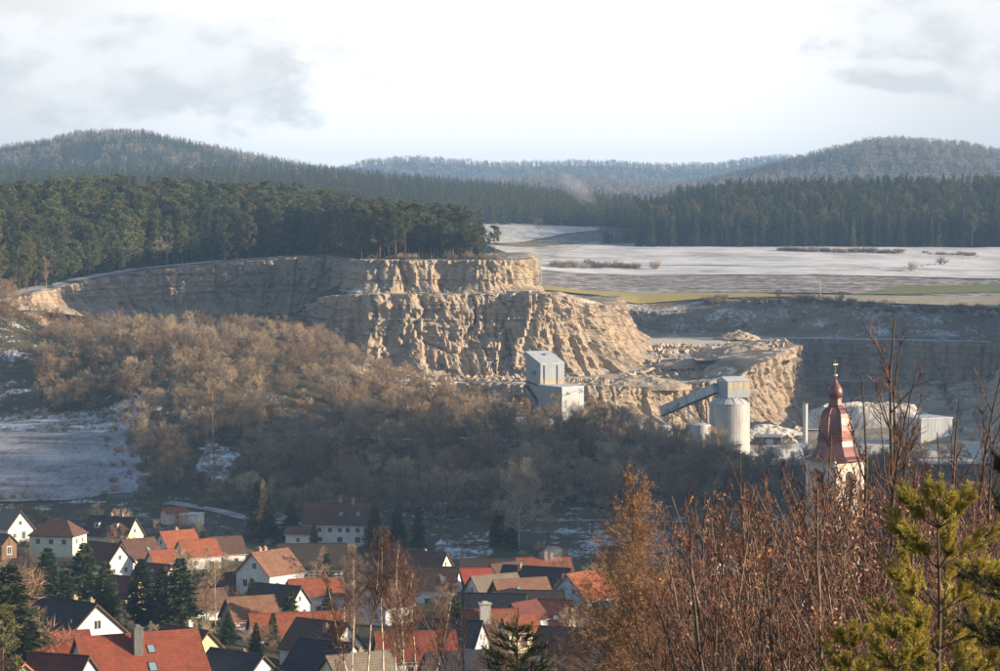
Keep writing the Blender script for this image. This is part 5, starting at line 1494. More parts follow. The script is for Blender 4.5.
for k in range(4):
    a = k * math.pi / 2
    for sx in (-1, 1):
        m = MB(); p = Matrix.Rotation(a, 3, 'Z') @ Vector((sx * (tw / 2 - .5), -tw / 2 - .08, 0))
        m.box((p.x, p.y, zr(485) - .4), (.7 if k % 2 == 0 else .22, .22 if k % 2 == 0 else .7, 8)); m.build('pilaster', M_CHURCH, e)
    m = MB(); p = Matrix.Rotation(a, 3, 'Z') @ Vector((0, -tw / 2 - .04, 0))
    bb = MB(); bb.box((0, 0, 0), (1.7, .1, 3.0)); bb.tube([(0, -.05, 1.5), (0, .05, 1.5)], .85, 14)
    o = bb.build('belfry_window', M_DFRAME, e, (p.x, p.y, zr(484)), a)
    for j in range(6):
        l_ = MB(); l_.box((0, -.07, -1.25 + j * .45), (1.5, .06, .16)); l_.build('slat', M_BEAM, o)
    cf = MB(); cf.lathe([(.92, -.05), (.92, .05)], 20)
    co = cf.build('clock_face', M_FRAME, e, (p.x * 1.01, p.y * 1.01, zr(506)), a); co.rotation_euler = (math.pi / 2, 0, a)
    for ang, ln in ((.6, .55), (2.2, .75)):
        h_ = MB(); h_.bar((0, 0, .07), (math.sin(ang) * ln, math.cos(ang) * ln, .07), .09, .03); h_.build('clock_hand', M_BEAM, co)
P = s
def onion(name, prof, n=8, rot=math.pi / 8, mat=M_COPPER, smooth=False):
    m = MB(); m.lathe([(r * P, zr(row)) for r, row in prof], n, rot=rot); return m.build(name, mat, e, smooth=smooth)
# flaring skirt, double ring, bell, lantern, small onion, spike
sk = MB(); q = tw / 2 + .5
sk.lathe([(q * 1.414, zr(459) - .05), (q * 1.38, zr(458)), (q * 1.10, zr(455.5)), (23 * P, zr(451)), (19.8 * P, zr(446)), (18.4 * P, zr(440.5))], 8, rot=math.pi / 8)
sk.build('skirt_roof', M_COPPER, e)
onion('cornice_ring', [(18.4, 440.6), (19.6, 440), (19.6, 438.6), (18.0, 438.2), (18.0, 437.6), (18.8, 437), (18.8, 435.8), (17.4, 435.4)])
onion('dome', [(17.2, 435.5), (17.3, 430), (16.8, 424), (15.6, 418), (13.8, 413.5), (11.2, 410), (8.2, 407.6), (7.2, 406)])
onion('dome_collar', [(8.2, 406.2), (8.4, 405.4), (7.0, 405), (6.8, 402)])
ln = onion('lantern', [(6.6, 402.2), (6.4, 399), (7.6, 398.8), (7.6, 398), (5.0, 397.8)])
onion('small_onion', [(4.8, 398), (6.6, 396.2), (7.5, 393.4), (7.4, 390.6), (6.2, 387.6), (4.4, 385), (2.8, 383), (1.7, 380.5), (1.1, 378)], 16, smooth=True)
for k in range(8):
    a = math.pi / 8 + k * math.pi / 4
    m = MB(); pts = [(17.25, 435), (17.4, 430), (16.9, 424), (15.7, 418), (13.9, 413.5), (11.3, 410), (8.3, 407.5)]
    m.tube([(r * P * math.cos(a), r * P * math.sin(a), zr(w_)) for r, w_ in pts], .09, 5); m.build('seam', M_COPPER, e)
m = MB(); m.lathe([(.02, zr(377.8)), (1.3 * P, zr(377.2)), (2.1 * P, zr(375.8)), (1.3 * P, zr(374.2)), (.02, zr(373.6))], 12); m.build('ball', M_GOLD, e, smooth=True)
m = MB(); m.tube([(0, 0, zr(374)), (0, 0, zr(360))], [.07, .05], 6); m.bar((-.55, 0, zr(364.5)), (.55, 0, zr(364.5)), .1); m.build('cross', M_GOLD, e)
# nave running away to the right behind the saplings
nv = MB(); L_, W_, h_, r_ = 22, 12, 11, 7.5
x0 = tw / 2 - .02
v = []
for x in (x0, x0 + L_): v += [(x, -W_ / 2, -3), (x, W_ / 2, -3), (x, W_ / 2, h_), (x, 0, h_ + r_), (x, -W_ / 2, h_)]
nv.poly(v, [(0, 4, 3, 2, 1), (5, 6, 7, 8, 9), (0, 5, 9, 4), (1, 2, 7, 6), (4, 9, 8, 3), (2, 3, 8, 7)]); nv.build('nave_wall', M_CHURCH, e)
rf = MB()
for sg in (-1, 1):
    p = []
    for x in (x0 + .05, x0 + L_ + .5): p += [(x, sg * (W_ / 2 + .5), h_ - .6), (x, sg * (W_ / 2 + .5), h_ - .4), (x, 0, h_ + r_ + .22), (x, 0, h_ + r_ + .02)]
    rf.poly(p, [(0, 1, 2, 3), (7, 6, 5, 4), (1, 5, 6, 2), (0, 3, 7, 4), (0, 4, 5, 1)])
rf.build('nave_roof', ROOFS['darkred'], e)
for i in range(4):
    window(e, (x0 + 3 + i * 5, -W_ / 2 - .02, 6), (0, -1), 1.6, 4.4)

# ------------------------------------------------------------------ quarry plant
M_SHEET = cladding('pale blue grey cladding', (0.40, 0.44, 0.475), rough=.5)
M_SHEETW = cladding('white sheet roof', (0.58, 0.60, 0.62), rough=.5)
M_CONC = cladding('stained concrete', (0.50, 0.45, 0.37), rough=.9)
M_BAND = cladding('beige translucent band', (0.50, 0.43, 0.28), rough=.5)
M_SILO = cladding('silo sheet', (0.50, 0.49, 0.47), rough=.42, dirt=.7)
M_STEEL = mat_noise('grey steel', (0.2, 0.2, 0.2), (0.34, 0.34, 0.33), 1, .6)
M_DARK = mat_noise('dark steel', (0.045, 0.045, 0.05), (0.09, 0.09, 0.09), 1, .7)

def shed_block(e, wd, dp, z0, hf, hb, wall, roof, pitch_panel=1.1, c=(0, 0), lower=None):
    """block with a single-pitch roof falling to the front; cladding split into upright panels"""
    x, y = c
    b = MB()
    v = [(x - wd / 2, y - dp / 2, z0), (x + wd / 2, y - dp / 2, z0), (x + wd / 2, y + dp / 2, z0), (x - wd / 2, y + dp / 2, z0),
         (x - wd / 2, y - dp / 2, hf), (x + wd / 2, y - dp / 2, hf), (x + wd / 2, y + dp / 2, hb), (x - wd / 2, y + dp / 2, hb)]
    b.poly(v, [(3, 2, 1, 0), (4, 5, 6, 7), (0, 1, 5, 4), (1, 2, 6, 5), (2, 3, 7, 6), (3, 0, 4, 7)])
    b.build('wall', lower or wall, e)
    r = MB(); o = .18
    p = [(x - wd / 2 - o, y - dp / 2 - o, hf - .02), (x + wd / 2 + o, y - dp / 2 - o, hf - .02), (x + wd / 2 + o, y + dp / 2 + o, hb + .02), (x - wd / 2 - o, y + dp / 2 + o, hb + .02)]
    r.poly(p + [(a, b_, c_ + .25) for a, b_, c_ in p], [(3, 2, 1, 0), (4, 5, 6, 7), (0, 1, 5, 4), (1, 2, 6, 5), (2, 3, 7, 6), (3, 0, 4, 7)])
    r.build('roof', roof, e)

def panels(e, wd, dp, zlo, zf, zb, mat, n1, n2, c=(0, 0), faces='fl'):
    """upright cladding sheets, each its own part, standing 5 cm proud with open joints"""
    x, y = c
    for i in range(n1 if 'f' in faces else 0):
        u = -wd / 2 + (i + .5) * wd / n1
        m = MB(); m.box((x + u, y - dp / 2 - .03, (zlo + zf) / 2), (wd / n1 - .08, .06, zf - zlo - .06)); m.build('panel', mat, e)
    for s_, key in ((-1, 'l'), (1, 'r')):
        for i in range(n2 if key in faces else 0):
            a, b_ = -dp / 2 + i * dp / n2 + .04, -dp / 2 + (i + 1) * dp / n2 - .04
            za = zf + (zb - zf) * (a + dp / 2) / dp - .06; zb_ = zf + (zb - zf) * (b_ + dp / 2) / dp - .06
            X0, X1 = x + s_ * (wd / 2 + .003), x + s_ * (wd / 2 + .06)
            m = MB(); m.poly([(X0, y + a, zlo), (X0, y + b_, zlo), (X0, y + b_, zb_), (X0, y + a, za), (X1, y + a, zlo), (X1, y + b_, zlo), (X1, y + b_, zb_), (X1, y + a, za)],
                             [(0, 1, 2, 3), (7, 6, 5, 4), (0, 4, 5, 1), (1, 5, 6, 2), (2, 6, 7, 3), (3, 7, 4, 0)]); m.build('panel', mat, e)

YB = 1140; q = YB / F
c = at(545, 420, YB)
g0 = hgt(c.x, YB)
e = empty('crusher_tower', 'tall grey clad crusher tower with single-pitch roof in front of the quarry wall', 'tower', (c.x, YB, c.z), R(27))
def zq(row): return (420 - row) * q
W1, D1 = 10.8, 12.5
shed_block(e, W1, D1, -6, zq(362.5), zq(352), M_SHEET, M_SHEETW, lower=M_CONC)
panels(e, W1, D1, zq(378), zq(362.5), zq(352), M_SHEET, 9, 8)
m = MB(); m.box((0, -D1 / 2 - .05, zq(379.3)), (W1 + .2, .3, .4)); m.box((0, -D1 / 2 - .04, zq(383)), (W1 * .9, .1, 1.7)); m.build('belt_band', M_BAND, e)
m = MB(); m.bar((-W1 / 2 - .35, -D1 / 2 + 1, zq(384)), (-W1 / 2 - .35, D1 / 2 - .5, zq(384) + 1), .5); m.bar((-W1 / 2 - .6, -D1 / 2 - 6, zq(412)), (-W1 / 2 - .6, D1 / 2 - 2, zq(386)), .7, 1.0); m.build('stair_flight', M_DARK, e)
for u in (-3.6, 2.2):
    m = MB(); m.tube([(u, -D1 / 2 - .28, zq(384)), (u, -D1 / 2 - .28, zq(364))], .16, 8); m.build('downpipe', M_STEEL, e)
m = MB(); m.box((-W1 / 2 - .5, -1, zq(372)), (.8, 2.6, 1.6)); m.build('fan_housing', M_STEEL, e)
m = MB(); m.box((1.5, 2, zq(355.2)), (1.6, 1.6, 1.4)); m.build('roof_vent', M_STEEL, e)
c2 = at(561, 420, YB - 9)
e = empty('crusher_hall', 'lower grey clad hall with two beige bands, joined to the crusher tower', 'hall', (c2.x, YB - 9, c2.z), R(46))
W2, D2 = 12.8, 12.8
shed_block(e, W2, D2, -4, zq(386.4), zq(385), M_SHEET, M_SHEETW)
m_ = [zq(417), zq(386.6)]
panels(e, W2, D2, zq(417), zq(386.8), zq(385.2), M_SHEET, 10, 0, faces='f')
for i in range(10):
    a = -D2 / 2 + (i + .5) * D2 / 10
    for z0, z1, mt in ((zq(417), zq(409.6), M_SHEET), (zq(409.3), zq(405.2), M_BAND), (zq(404.9), zq(396.6), M_SHEET), (zq(396.3), zq(391.6), M_BAND), (zq(391.3), zq(387), M_SHEET)):
        m = MB(); m.box((-W2 / 2 - .035, a, (z0 + z1) / 2), (.07, D2 / 10 - .08, z1 - z0)); m.build('panel', mt, e)
m = MB(); m.bar((-W2 / 2 + .3, -D2 / 2 - .3, zq(394)), (W2 / 2 - 1, -D2 / 2 - .3, zq(388.5)), .25, .25); m.build('cable_tray', M_STEEL, e)
for u, w_ in ((-3.4, 393), (4.6, 391.5)):
    m = MB(); m.bar((u, -D2 / 2 - .1, zq(w_ - 2)), (u, -D2 / 2 - .9, zq(w_)), .2); m.box((u, -D2 / 2 - .9, zq(w_)), (.6, .4, .4)); m.build('wall_lamp', M_DARK, e)
c3 = at(536, 420, YB - 16)
e = empty('loading_shed', 'low white sheet-roofed annex at the foot of the crusher buildings', 'shed', (c3.x - 1, YB - 17, c3.z), R(20))
shed_block(e, 16, 8, -9, zq(419.5), zq(417.6), M_SHEETW, M_SHEETW)
m = MB(); m.box((-3, -4.04, -1.5), (3, .08, 3)); m.build('door', M_SHEET, e)
c4 = at(575, 425, YB - 20)
e = empty('conveyor', 'short dark conveyor sloping down from the crusher hall', 'conveyor', (c4.x, YB - 20, c4.z))
m = MB(); m.bar((-6.5, 0, -3.4), (6.5, 1.5, 2.7), 1.3, 1.0); m.build('belt_frame', M_DARK, e)
m = MB(); m.bar((-6.5, 0, -2.75), (6.5, 1.5, 3.35), 1.7, .15); m.build('cover', M_SHEETW, e)
for u in (-4, 3):
    m = MB(); m.bar((u, .4, -8), (u, .4, u * .46 - .6), .35); m.build('leg', M_STEEL, e)
c5 = at(692, 385, 1150)
# great silo and headhouse
YS = 1105; q = YS / F
c = at(729.5, 458, YS)
r = 20.3 * q
e = empty('silo', 'great pale cylindrical silo with conical top beside the conveyor', 'silo', (c.x, YS, c.z))
def zs(row): return (458 - row) * q
m = MB(); m.lathe([(r, -4), (r, zs(404)), (r + .12, zs(403.6)), (r + .12, zs(402.8)), (r * .98, zs(402.6))], 40); m.build('shell', M_SILO, e, smooth=False)
m = MB(); m.lathe([(r * 1.0, zs(402.7)), (r * .62, zs(397.6)), (r * .6, zs(397))], 40); m.build('cone_roof', M_SHEETW, e)
for k in range(12):
    a = k * math.pi / 6 + .2
    m = MB(); m.bar((r * .98 * math.cos(a), r * .98 * math.sin(a), zs(402.4)), (r * .6 * math.cos(a), r * .6 * math.sin(a), zs(397.2)), .3, .3); m.build('roof_rib', M_SILO, e)
for row in (450, 440, 430, 420, 411):
    m = MB(); m.lathe([(r + .02, zs(row) - .12), (r + .1, zs(row) - .1), (r + .1, zs(row) + .1), (r + .02, zs(row) + .12)], 40); m.build('hoop', M_SILO, e)
m = MB()
for sx in (-.35, .35): m.bar((sx * 1.0 - r * .3, -r * .98, 0), (sx - r * .3, -r * .98, zs(404)), .12)
m.build('ladder', M_STEEL, e)
e = empty('silo_headhouse', 'grey clad headhouse with beige window band on top of the great silo', 'headhouse', (at(733, 397, YS).x, YS, at(733, 397, YS).z), R(24))
def zh(row): return (397 - row) * q
W3, D3 = 9.4, 8.6
b = MB(); hw = zh(380.5); hr = zh(376.2)
v = []
for y in (-D3 / 2, D3 / 2): v += [(-W3 / 2, y, 0), (W3 / 2, y, 0), (W3 / 2, y, hw), (0, y, hw + .01), (-W3 / 2, y, hw)]
b.box((0, 0, hw / 2), (W3, D3, hw)); b.build('wall', M_SHEET, e)
panels(e, W3, D3, .1, zh(388.6), zh(388.6), M_SHEET, 8, 7, faces='flr')
panels(e, W3, D3, zh(381.0), hw - .05, hw - .05, M_SHEET, 8, 7, faces='f')
panels(e, W3, D3, zh(388.3), hw - .05, hw - .05, M_SHEET, 8, 7, faces='lr')
for i in range(4):
    m = MB(); m.box((-W3 / 2 + (i + .5) * W3 / 4, -D3 / 2 - .04, (zh(388.2) + zh(381.4)) / 2), (W3 / 4 - .15, .08, zh(381.6) - zh(388.2))); m.build('window', M_BAND, e)
m = MB(); o = .3
p = [(-W3 / 2 - o, -D3 / 2 - o, hw - .05), (W3 / 2 + o, -D3 / 2 - o, hw - .05), (W3 / 2 + o, D3 / 2 + o, hw - .05), (-W3 / 2 - o, D3 / 2 + o, hw - .05), (-W3 / 2 - o, 0, hr), (W3 / 2 + o, 0, hr)]
m.poly(p, [(0, 1, 5, 4), (2, 3, 4, 5), (1, 2, 5), (3, 0, 4), (3, 2, 1, 0)]); m.build('roof', M_SHEETW, e)
for k in range(16):
    a = k * math.pi / 8; rr = 20.0 * YS / F
    m = MB(); m.bar((rr * math.cos(a) - (e.location.x - c.x), rr * math.sin(a), -5.2 * YS / F - .2), (rr * math.cos(a) - (e.location.x - c.x), rr * math.sin(a), -5.2 * YS / F + 1.0), .1)
m = MB(); m.box((W3 / 2 + 1.8, 0, .05), (3.4, 5, .2)); m.build('platform', M_STEEL, e)
for i in range(5):
    m = MB(); m.bar((W3 / 2 + .5 + i * .7, -2.4, .15), (W3 / 2 + .5 + i * .7, -2.4, 1.4 if i < 4 else hw), .12); m.build('railing_post', M_STEEL, e)
m = MB(); m.bar((W3 / 2 + .06, -2.4, 1.38), (W3 / 2 + 3.4, -2.4, 1.38), .1); m.bar((W3 / 2 + .06, -2.4, hw - .1), (W3 / 2 + 3.6, -2.4, hw - .1), .18); m.build('railing', M_STEEL, e)
# inclined gallery
a = at(716, 388, YS + 1); b_ = at(662, 411, YS + 20)
d = (b_ - a)
e = empty('conveyor_gallery', 'long inclined grey conveyor gallery climbing to the silo headhouse', 'conveyor', a)
n = 6
for i in range(n):
    p0 = d * (i / n + .006); p1 = d * ((i + 1) / n - .006)
    m = MB(); m.bar(p0, p1, 3.0, 3.4); m.build('panel', M_SHEETW, e)
m = MB(); m.bar(Vector((0, 0, -2.0)), d + Vector((0, 0, -2.0)), 2.4, .5); m.build('truss', M_DARK, e)
m = MB(); m.bar(Vector((0, 0, 1.8)), d + Vector((0, 0, 1.8)), 3.3, .18); m.build('cover', M_SHEETW, e)
for t_ in (.22, .55, .85):
    p = d * t_
    zg = hgt(a.x + p.x, a.y + p.y) - a.z - 1
    for sx in (-1.2, 1.2):
        m = MB(); m.bar((p.x + sx * 1.4, p.y, zg), (p.x + sx * .6, p.y, p.z - 2.2), .45); m.build('leg', M_STEEL, e)
# small silos
for px, w_, top, bot, Y, lab in [(700, 25, 424, 451, 1098, 'small pale silo standing left of the great silo'), (665, 18, 426, 449, 1096, 'slender pale silo behind the thin birches, left of the small silo'), (638, 10, 425, 450, 1100, 'thin pale silo leftmost of the small silos')]:
    Yq = Y / F; c = at(px, bot, Y); r = w_ / 2 * Yq * .85; h = (bot - top) * Yq
    e = empty('small_silo', lab, 'silo', (c.x, Y, c.z), 0, 'small silos left of the great silo')
    m = MB(); m.lathe([(r, -5), (r, h - .4)], 24); m.build('shell', M_SILO, e)
    m = MB(); m.lathe([(r + .1, h - .42), (r + .1, h - .1), (r * .3, h + .5), (.1, h + .55)], 24); m.build('roof', M_SHEETW, e)
    for z in (h * .25, h * .5, h * .75):
        m = MB(); m.lathe([(r + .01, z - .1), (r + .08, z - .08), (r + .08, z + .08), (r + .01, z + .1)], 24); m.build('hoop', M_SILO, e)
# white stack
c = at(805, 456, 1126)
e = empty('flue_stack', 'tall white flue stack standing between silo and church dome', 'chimney', (c.x, 1126, c.z))
h = 53 * 1126 / F
m = MB(); m.tube([(0, 0, -3), (0, 0, h)], 1.0, 14); m.build('pipe', M_SHEETW, e)
m = MB(); m.lathe([(1.05, h - .5), (1.15, h - .4), (1.15, h), (.8, h + .02)], 14); m.build('rim', M_STEEL, e)
# hall on the right
YH = 1158; q = YH / F
c = at(910, 444, YH)
e = empty('works_hall', 'flat pale works hall with brown base beyond the thin bare stems', 'hall', (c.x + 6, YH, c.z), R(25))
m = MB(); m.box((0, 0, 3.4), (15, 17, 14.8)); m.build('wall', M_CONC, e)
panels(e, 15, 17, 3, 10.8, 10.8, M_SHEET, 9, 0, faces='f')
for i in range(8):
    m = MB(); m.box((7.53, -8.5 + (i + .5) * 17 / 8, 6.9), (.06, 17 / 8 - .08, 7.8)); m.build('panel', M_SHEETW, e)
    m = MB(); m.box((-7.53, -8.5 + (i + .5) * 17 / 8, 6.9), (.06, 17 / 8 - .08, 7.8)); m.build('panel', M_SHEET, e)
m = MB(); m.box((0, 0, 11.06), (15.6, 17.6, .5)); m.build('roof', M_SHEETW, e)
for px, row, Y, w_, h, yaw, lab in [(790, 462, 1085, 14, 4, 20, 'low pale workshop shed left of the church dome'), (768, 450, 1150, 11, 3.4, -10, 'low dark bunker shed right of the great silo')]:
    c = at(px, row, Y)
    e = empty('shed', lab, 'shed', (c.x, Y, hgt(c.x, Y)), R(yaw))
    shed_block(e, w_, 7, -2, h, h + .6, M_SHEETW if 'pale' in lab else M_DARK, M_SHEETW if 'pale' in lab else M_STEEL)
    m = MB(); m.box((1, -3.54, h * .4), (3, .1, h * .8)); m.build('door', M_SHEET, e)

# posts on the plateau
M_WPOLE = M_POLE
def mast(px, row_top, row_bot, label, arm, kind='utility_pole', r=.17):
    p = hit(px, row_bot)
    h = (row_bot - row_top) * p.y / F
    e = empty(kind, label, 'pole', p)
    m = MB(); m.tube([(0, 0, -1), (0, 0, h)], [r * 1.3, r * .8], 8); m.build('post', M_WPOLE, e)
    m = MB(); m.box((0, 0, h - .15), (arm, .3, .3)); m.build('crossarm', M_WPOLE, e)
    if kind == 'floodlight_mast':
        for s_ in (-1, 1):
            m = MB(); m.box((s_ * arm * .36, -.25, h + .25), (arm * .26, .5, .55)); m.build('lamp_head', M_SHEETW, e)
mast(820, 278, 303, 'pale floodlight mast with two lamp heads on the rear pit rim', 3.4, 'floodlight_mast', .22)
mast(541, 262, 289, 'thin utility pole standing just behind the end of the upper quarry wall', 1.8)
mast(614, 227, 236, 'small utility pole at the edge of the striped field', 1.6)

# stockpiles, boulders and rubble
def heap(name, label, px, row, Y, rx, ry, h, mat, seed, flat=0, cat='stockpile'):
    c = at(px, row, Y); z0 = hgt(c.x, Y)
    n = 40
    u = np.linspace(-1, 1, n); X, Yy = np.meshgrid(u, u, indexing='ij')
    rr = np.sqrt(X ** 2 + Yy ** 2)
    an = np.arctan2(Yy, X)
    rim = 1 + .25 * vnoise(np.cos(an) * 1.5, np.sin(an) * 1.5, seed, seed)
    Z = h * np.clip((1 - rr / rim) * (2.4 if flat else 1), 0, 1) ** .85 * (1 + .15 * fbm(X * 4, Yy * 4, 0, 3, seed)) + .35 * fbm(X * 9, Yy * 9, 1, 3, seed + 3) * (rr < 1.1)
    Z = Z - 1.0 * (rr > rim * .98)
    v = np.stack([X * rx, Yy * ry, Z], -1).reshape(-1, 3)
    i = (np.arange(n - 1)[:, None] * n + np.arange(n - 1)[None, :]).ravel()
    f = np.stack([i, i + n, i + n + 1, i + 1], -1)
    o = link(name, mesh_np(name, v, f, mat, False), None, (c.x, Y, z0))
    tag(o, label, cat)
M_GRAVEL = mat_noise('pale crushed stone', (0.42, 0.37, 0.30), (0.66, 0.62, 0.55), .35, .95, 6, bmp=.4)
M_SPOIL = mat_noise('tan quarry spoil', (0.30, 0.24, 0.17), (0.44, 0.36, 0.26), .3, .95, 6, bmp=.5)
for a in [('pale stepped stone stockpile behind the church dome', 872, 424, 1225, 30, 16, 8, M_GRAVEL, 3, 1), ('low pale gravel heap in the works yard', 768, 444, 1200, 16, 10, 5, M_GRAVEL, 8),
          ('tan rubble cone on the middle quarry floor', 745, 372, 1300, 24, 26, 5, M_SPOIL, 13), ('round rubble mound on the middle terrace', 690, 372, 1300, 18, 18, 3, M_SPOIL, 17), ('small tan spoil mound at the back of the bright quarry floor', 738, 340, 1460, 13, 10, 5, M_SPOIL, 19),
          ('dark spoil heap at the rim of the rocky spur', 758, 355, 1345, 14, 22, 3.5, M_SPOIL, 23), ('broad spoil slope under the lit middle wall', 640, 385, 1225, 22, 12, 5, M_SPOIL, 29)]:
    heap('stockpile', a[0], *a[1:])

def boulders(name, label, regions, mat):
    """angular blocks strewn over the quarry; too small and many to count"""
    base = np.array([(1, 1, 1), (-1, -1, 1), (-1, 1, -1), (1, -1, -1), (1.1, -.2, .1), (-1, .2, .2), (.1, 1.1, -.3), (0, -1, .3), (0, .2, 1.2), (.1, 0, -1.1)], float)
    bm = bmesh.new()
    for p in base: bm.verts.new(p)
    bmesh.ops.convex_hull(bm, input=bm.verts)
    bm.verts.ensure_lookup_table(); bmesh.ops.triangulate(bm, faces=bm.faces)
    bv = np.array([v.co[:] for v in bm.verts]); bf = np.array([[v.index for v in f.verts] for f in bm.faces]); bm.free()
    V, Fc, b = [], [], 0
    for (pa, pb, ya, yb, n, s0, s1) in regions:
        px = RNG.uniform(pa, pb, n); Y = RNG.uniform(ya, yb, n)
        x = (px - 500) / F * Y; z = H(x, Y)
        sz = s0 + (s1 - s0) * RNG.uniform(size=n) ** 3
        for i in range(n):
            q_ = RNG.normal(size=(3, 3)); q_, _ = np.linalg.qr(q_)
            V.append((bv * RNG.uniform(.6, 1.1, 3) * RNG.uniform(.85, 1.15, bv.shape)) @ q_ * sz[i] + np.array([x[i], Y[i], z[i] + sz[i] * .3])); Fc.append(bf + b); b += len(bv)
    o = link(name, mesh_np(name, np.concatenate(V), np.concatenate(Fc), mat, False))
    return tag(o, label, 'rubble', kind='stuff')
M_BOULDER = mat_noise('broken limestone', (0.30, 0.24, 0.175), (0.48, 0.40, 0.30), .6, .95, 5)
boulders('rubble', 'broken limestone blocks strewn over the quarry floors and ledges', [(625, 790, 1255, 1420, 900, .35, 1.9), (360, 640, 1205, 1236, 700, .3, 1.3), (345, 540, 1256, 1268, 260, .25, 1.0), (700, 790, 1236, 1300, 500, .4, 2.0),
         (700, 800, 1150, 1235, 380, .4, 1.8), (60, 320, 1300, 1340, 160, .3, 1.2), (800, 1000, 1230, 1460, 350, .3, 1.4), (620, 1010, 1560, 1590, 420, .3, 1.3), (640, 1010, 1528, 1540, 160, .3, 1.2)], M_BOULDER)

# wire fence along the lane
M_POST = mat_noise('weathered post', (0.16, 0.14, 0.12), (0.26, 0.23, 0.2), 2)
A, B = hit(570, 518), hit(664, 520)
e = empty('fence', 'low post and wire fence along the valley lane', 'fence', A)
n = 22; w1 = MB()
prev = None
for i in range(n + 1):
    p = A.lerp(B, i / n); p.z = hgt(p.x, p.y)
    l = p - A
    m = MB(); m.box((l.x, l.y, l.z + .7), (.14, .14, 1.7)); m.build('post', M_POST, e)
    if prev:
        for z in (.6, 1.0, 1.4): w1.bar(prev + Vector((0, .09, z)), l + Vector((0, .09, z)), .03)
    prev = l
w1.build('wire', M_STEEL, e)
# plume from the hot chimney and a far wisp are left to the air
# ------------------------------------------------------------------ trees and gardens between the houses
def free(x, y, m=0.0):
    return all((x - a) ** 2 + (y - b) ** 2 > (r + m) ** 2 for a, b, r in HOUSES)
def put(kind, name, label, px, row, Y, h, group=None, wide=1.0, cat='tree'):
    """tree whose top stands at pixel (px, row) of the photograph at depth Y"""
    c = at(px, row, Y)
    z = hgt(c.x, Y)
    h = c.z - z if h is None else h
    return plant(kind, name, label, cat, c.x, Y, h, group, kh(kind), z=z if h is None else c.z - h, wide=wide)
GS = SPRUCE_NEAR
for px, row, Y, h, k, lab in [(48, 546, 600, None, 0, 'dark garden spruce, leftmost of the group behind the black-roofed house'), (84, 541, 590, None, 2, 'broad tallest dark spruce of the group behind the black-roofed house'), (106, 560, 575, None, 1, 'dark spruce right beside the tallest one, behind the black-roofed house'),
                              (141, 557, 570, None, 0, 'dark spruce in front of the yellowish gable'), (162, 566, 566, None, 1, 'slim dark spruce in the right half of the spruce group'), (180, 556, 560, None, 2, 'large spruce at the right end of the group beside the big red roof'), (66, 568, 560, None, 1, 'short spruce pushed against the black roof'),
                              (269, 497, 800, None, 0, 'dark spruce by the lane, left of the white guest house'), (291, 499, 806, None, 2, 'wide grey-green spruce touching the white guest house'), (314, 522, 770, 7, 1, 'small bushy spruce in front of the white guest house'),
                              (258, 479, 815, None, 1, 'pale thin-topped tall spruce rising behind the lane spruces'), (374, 503, 790, None, 0, 'dark spruce at the right end of the guest house'), (397, 505, 800, None, 2, 'second dark spruce right of the guest house'), (418, 510, 795, None, 1, 'outermost dark spruce right of the guest house'),
                              (499, 504, 800, None, 0, 'dark spruce left of the large pale tree'), (511, 512, 790, None, 1, 'lower dark spruce at the foot of the large pale tree'),
                              (273, 612, 520, None, 1, 'small pointed spruce in front of the long orange roof'), (256, 622, 510, None, 0, 'low bushy spruce left of the small pointed one'), (228, 612, 520, None, 2, 'small spruce between pinkish house and yellow house'), (213, 620, 515, None, 0, 'small spruce behind the yellow house'),
                              (252, 577, 605, None, 1, 'slim cypress-like spruce before the shaded gable of the two-chimney house'), (290, 588, 570, None, 2, 'rounded spruce beside the flat-pitched orange roof, left one'), (329, 587, 575, None, 0, 'rounded spruce beside the flat-pitched orange roof, right one'),
                              (327, 552, 660, None, 1, 'spruce at the right end of the half-timbered house'), (455, 594, 540, None, 2, 'grey-green spruce left of the large pale chimney'), (8, 562, 420, None, 2, 'yellowish green tree cut off by the left edge'), (196, 575, 640, 8, 1, 'small spruce between brown roofs')]:
    put(GS[k], 'spruce_tree', lab, px, row, Y, h, wide=1.5 if px < 200 and row < 600 else 1.2)
put(LARCHES[0], 'larch_tree', 'pale leafless larch by the lane among dark spruces', 263, 478, 812, None)
put(PINES_Y[0], 'pine_tree', 'yellow-green pine at the lower left corner', 2, 598, 360, None, wide=1.2)
for px, row, Y, lab in [(3, 556, 430, 'brown leafless tree at the left edge above the barn'), (22, 572, 450, 'grey leafless tree left of the black roof'), (215, 562, 560, 'tall bare birch behind the pinkish house'), (318, 545, 640, 'spreading leafless tree before the two-chimney house'),
                        (352, 562, 590, 'reddish leafless tree left of the birch crowns'), (196, 545, 600, 'reddish leafless tree right of the dark spruces'), (206, 580, 545, 'pinkish bare tree behind the yellow house'), (443, 590, 560, 'bare tree before the broad brown roof'), (600, 560, 640, 'bare tree behind the blue-grey gable')]:
    k = SLIM[0] if 'birch' in lab else BARES[[1, 4, 2, 5][int(px) % 4]]
    put(k, 'birch_tree' if 'birch' in lab else 'bare_tree', lab, px, row, Y, None)
n = 0; tries = 0
GP = []
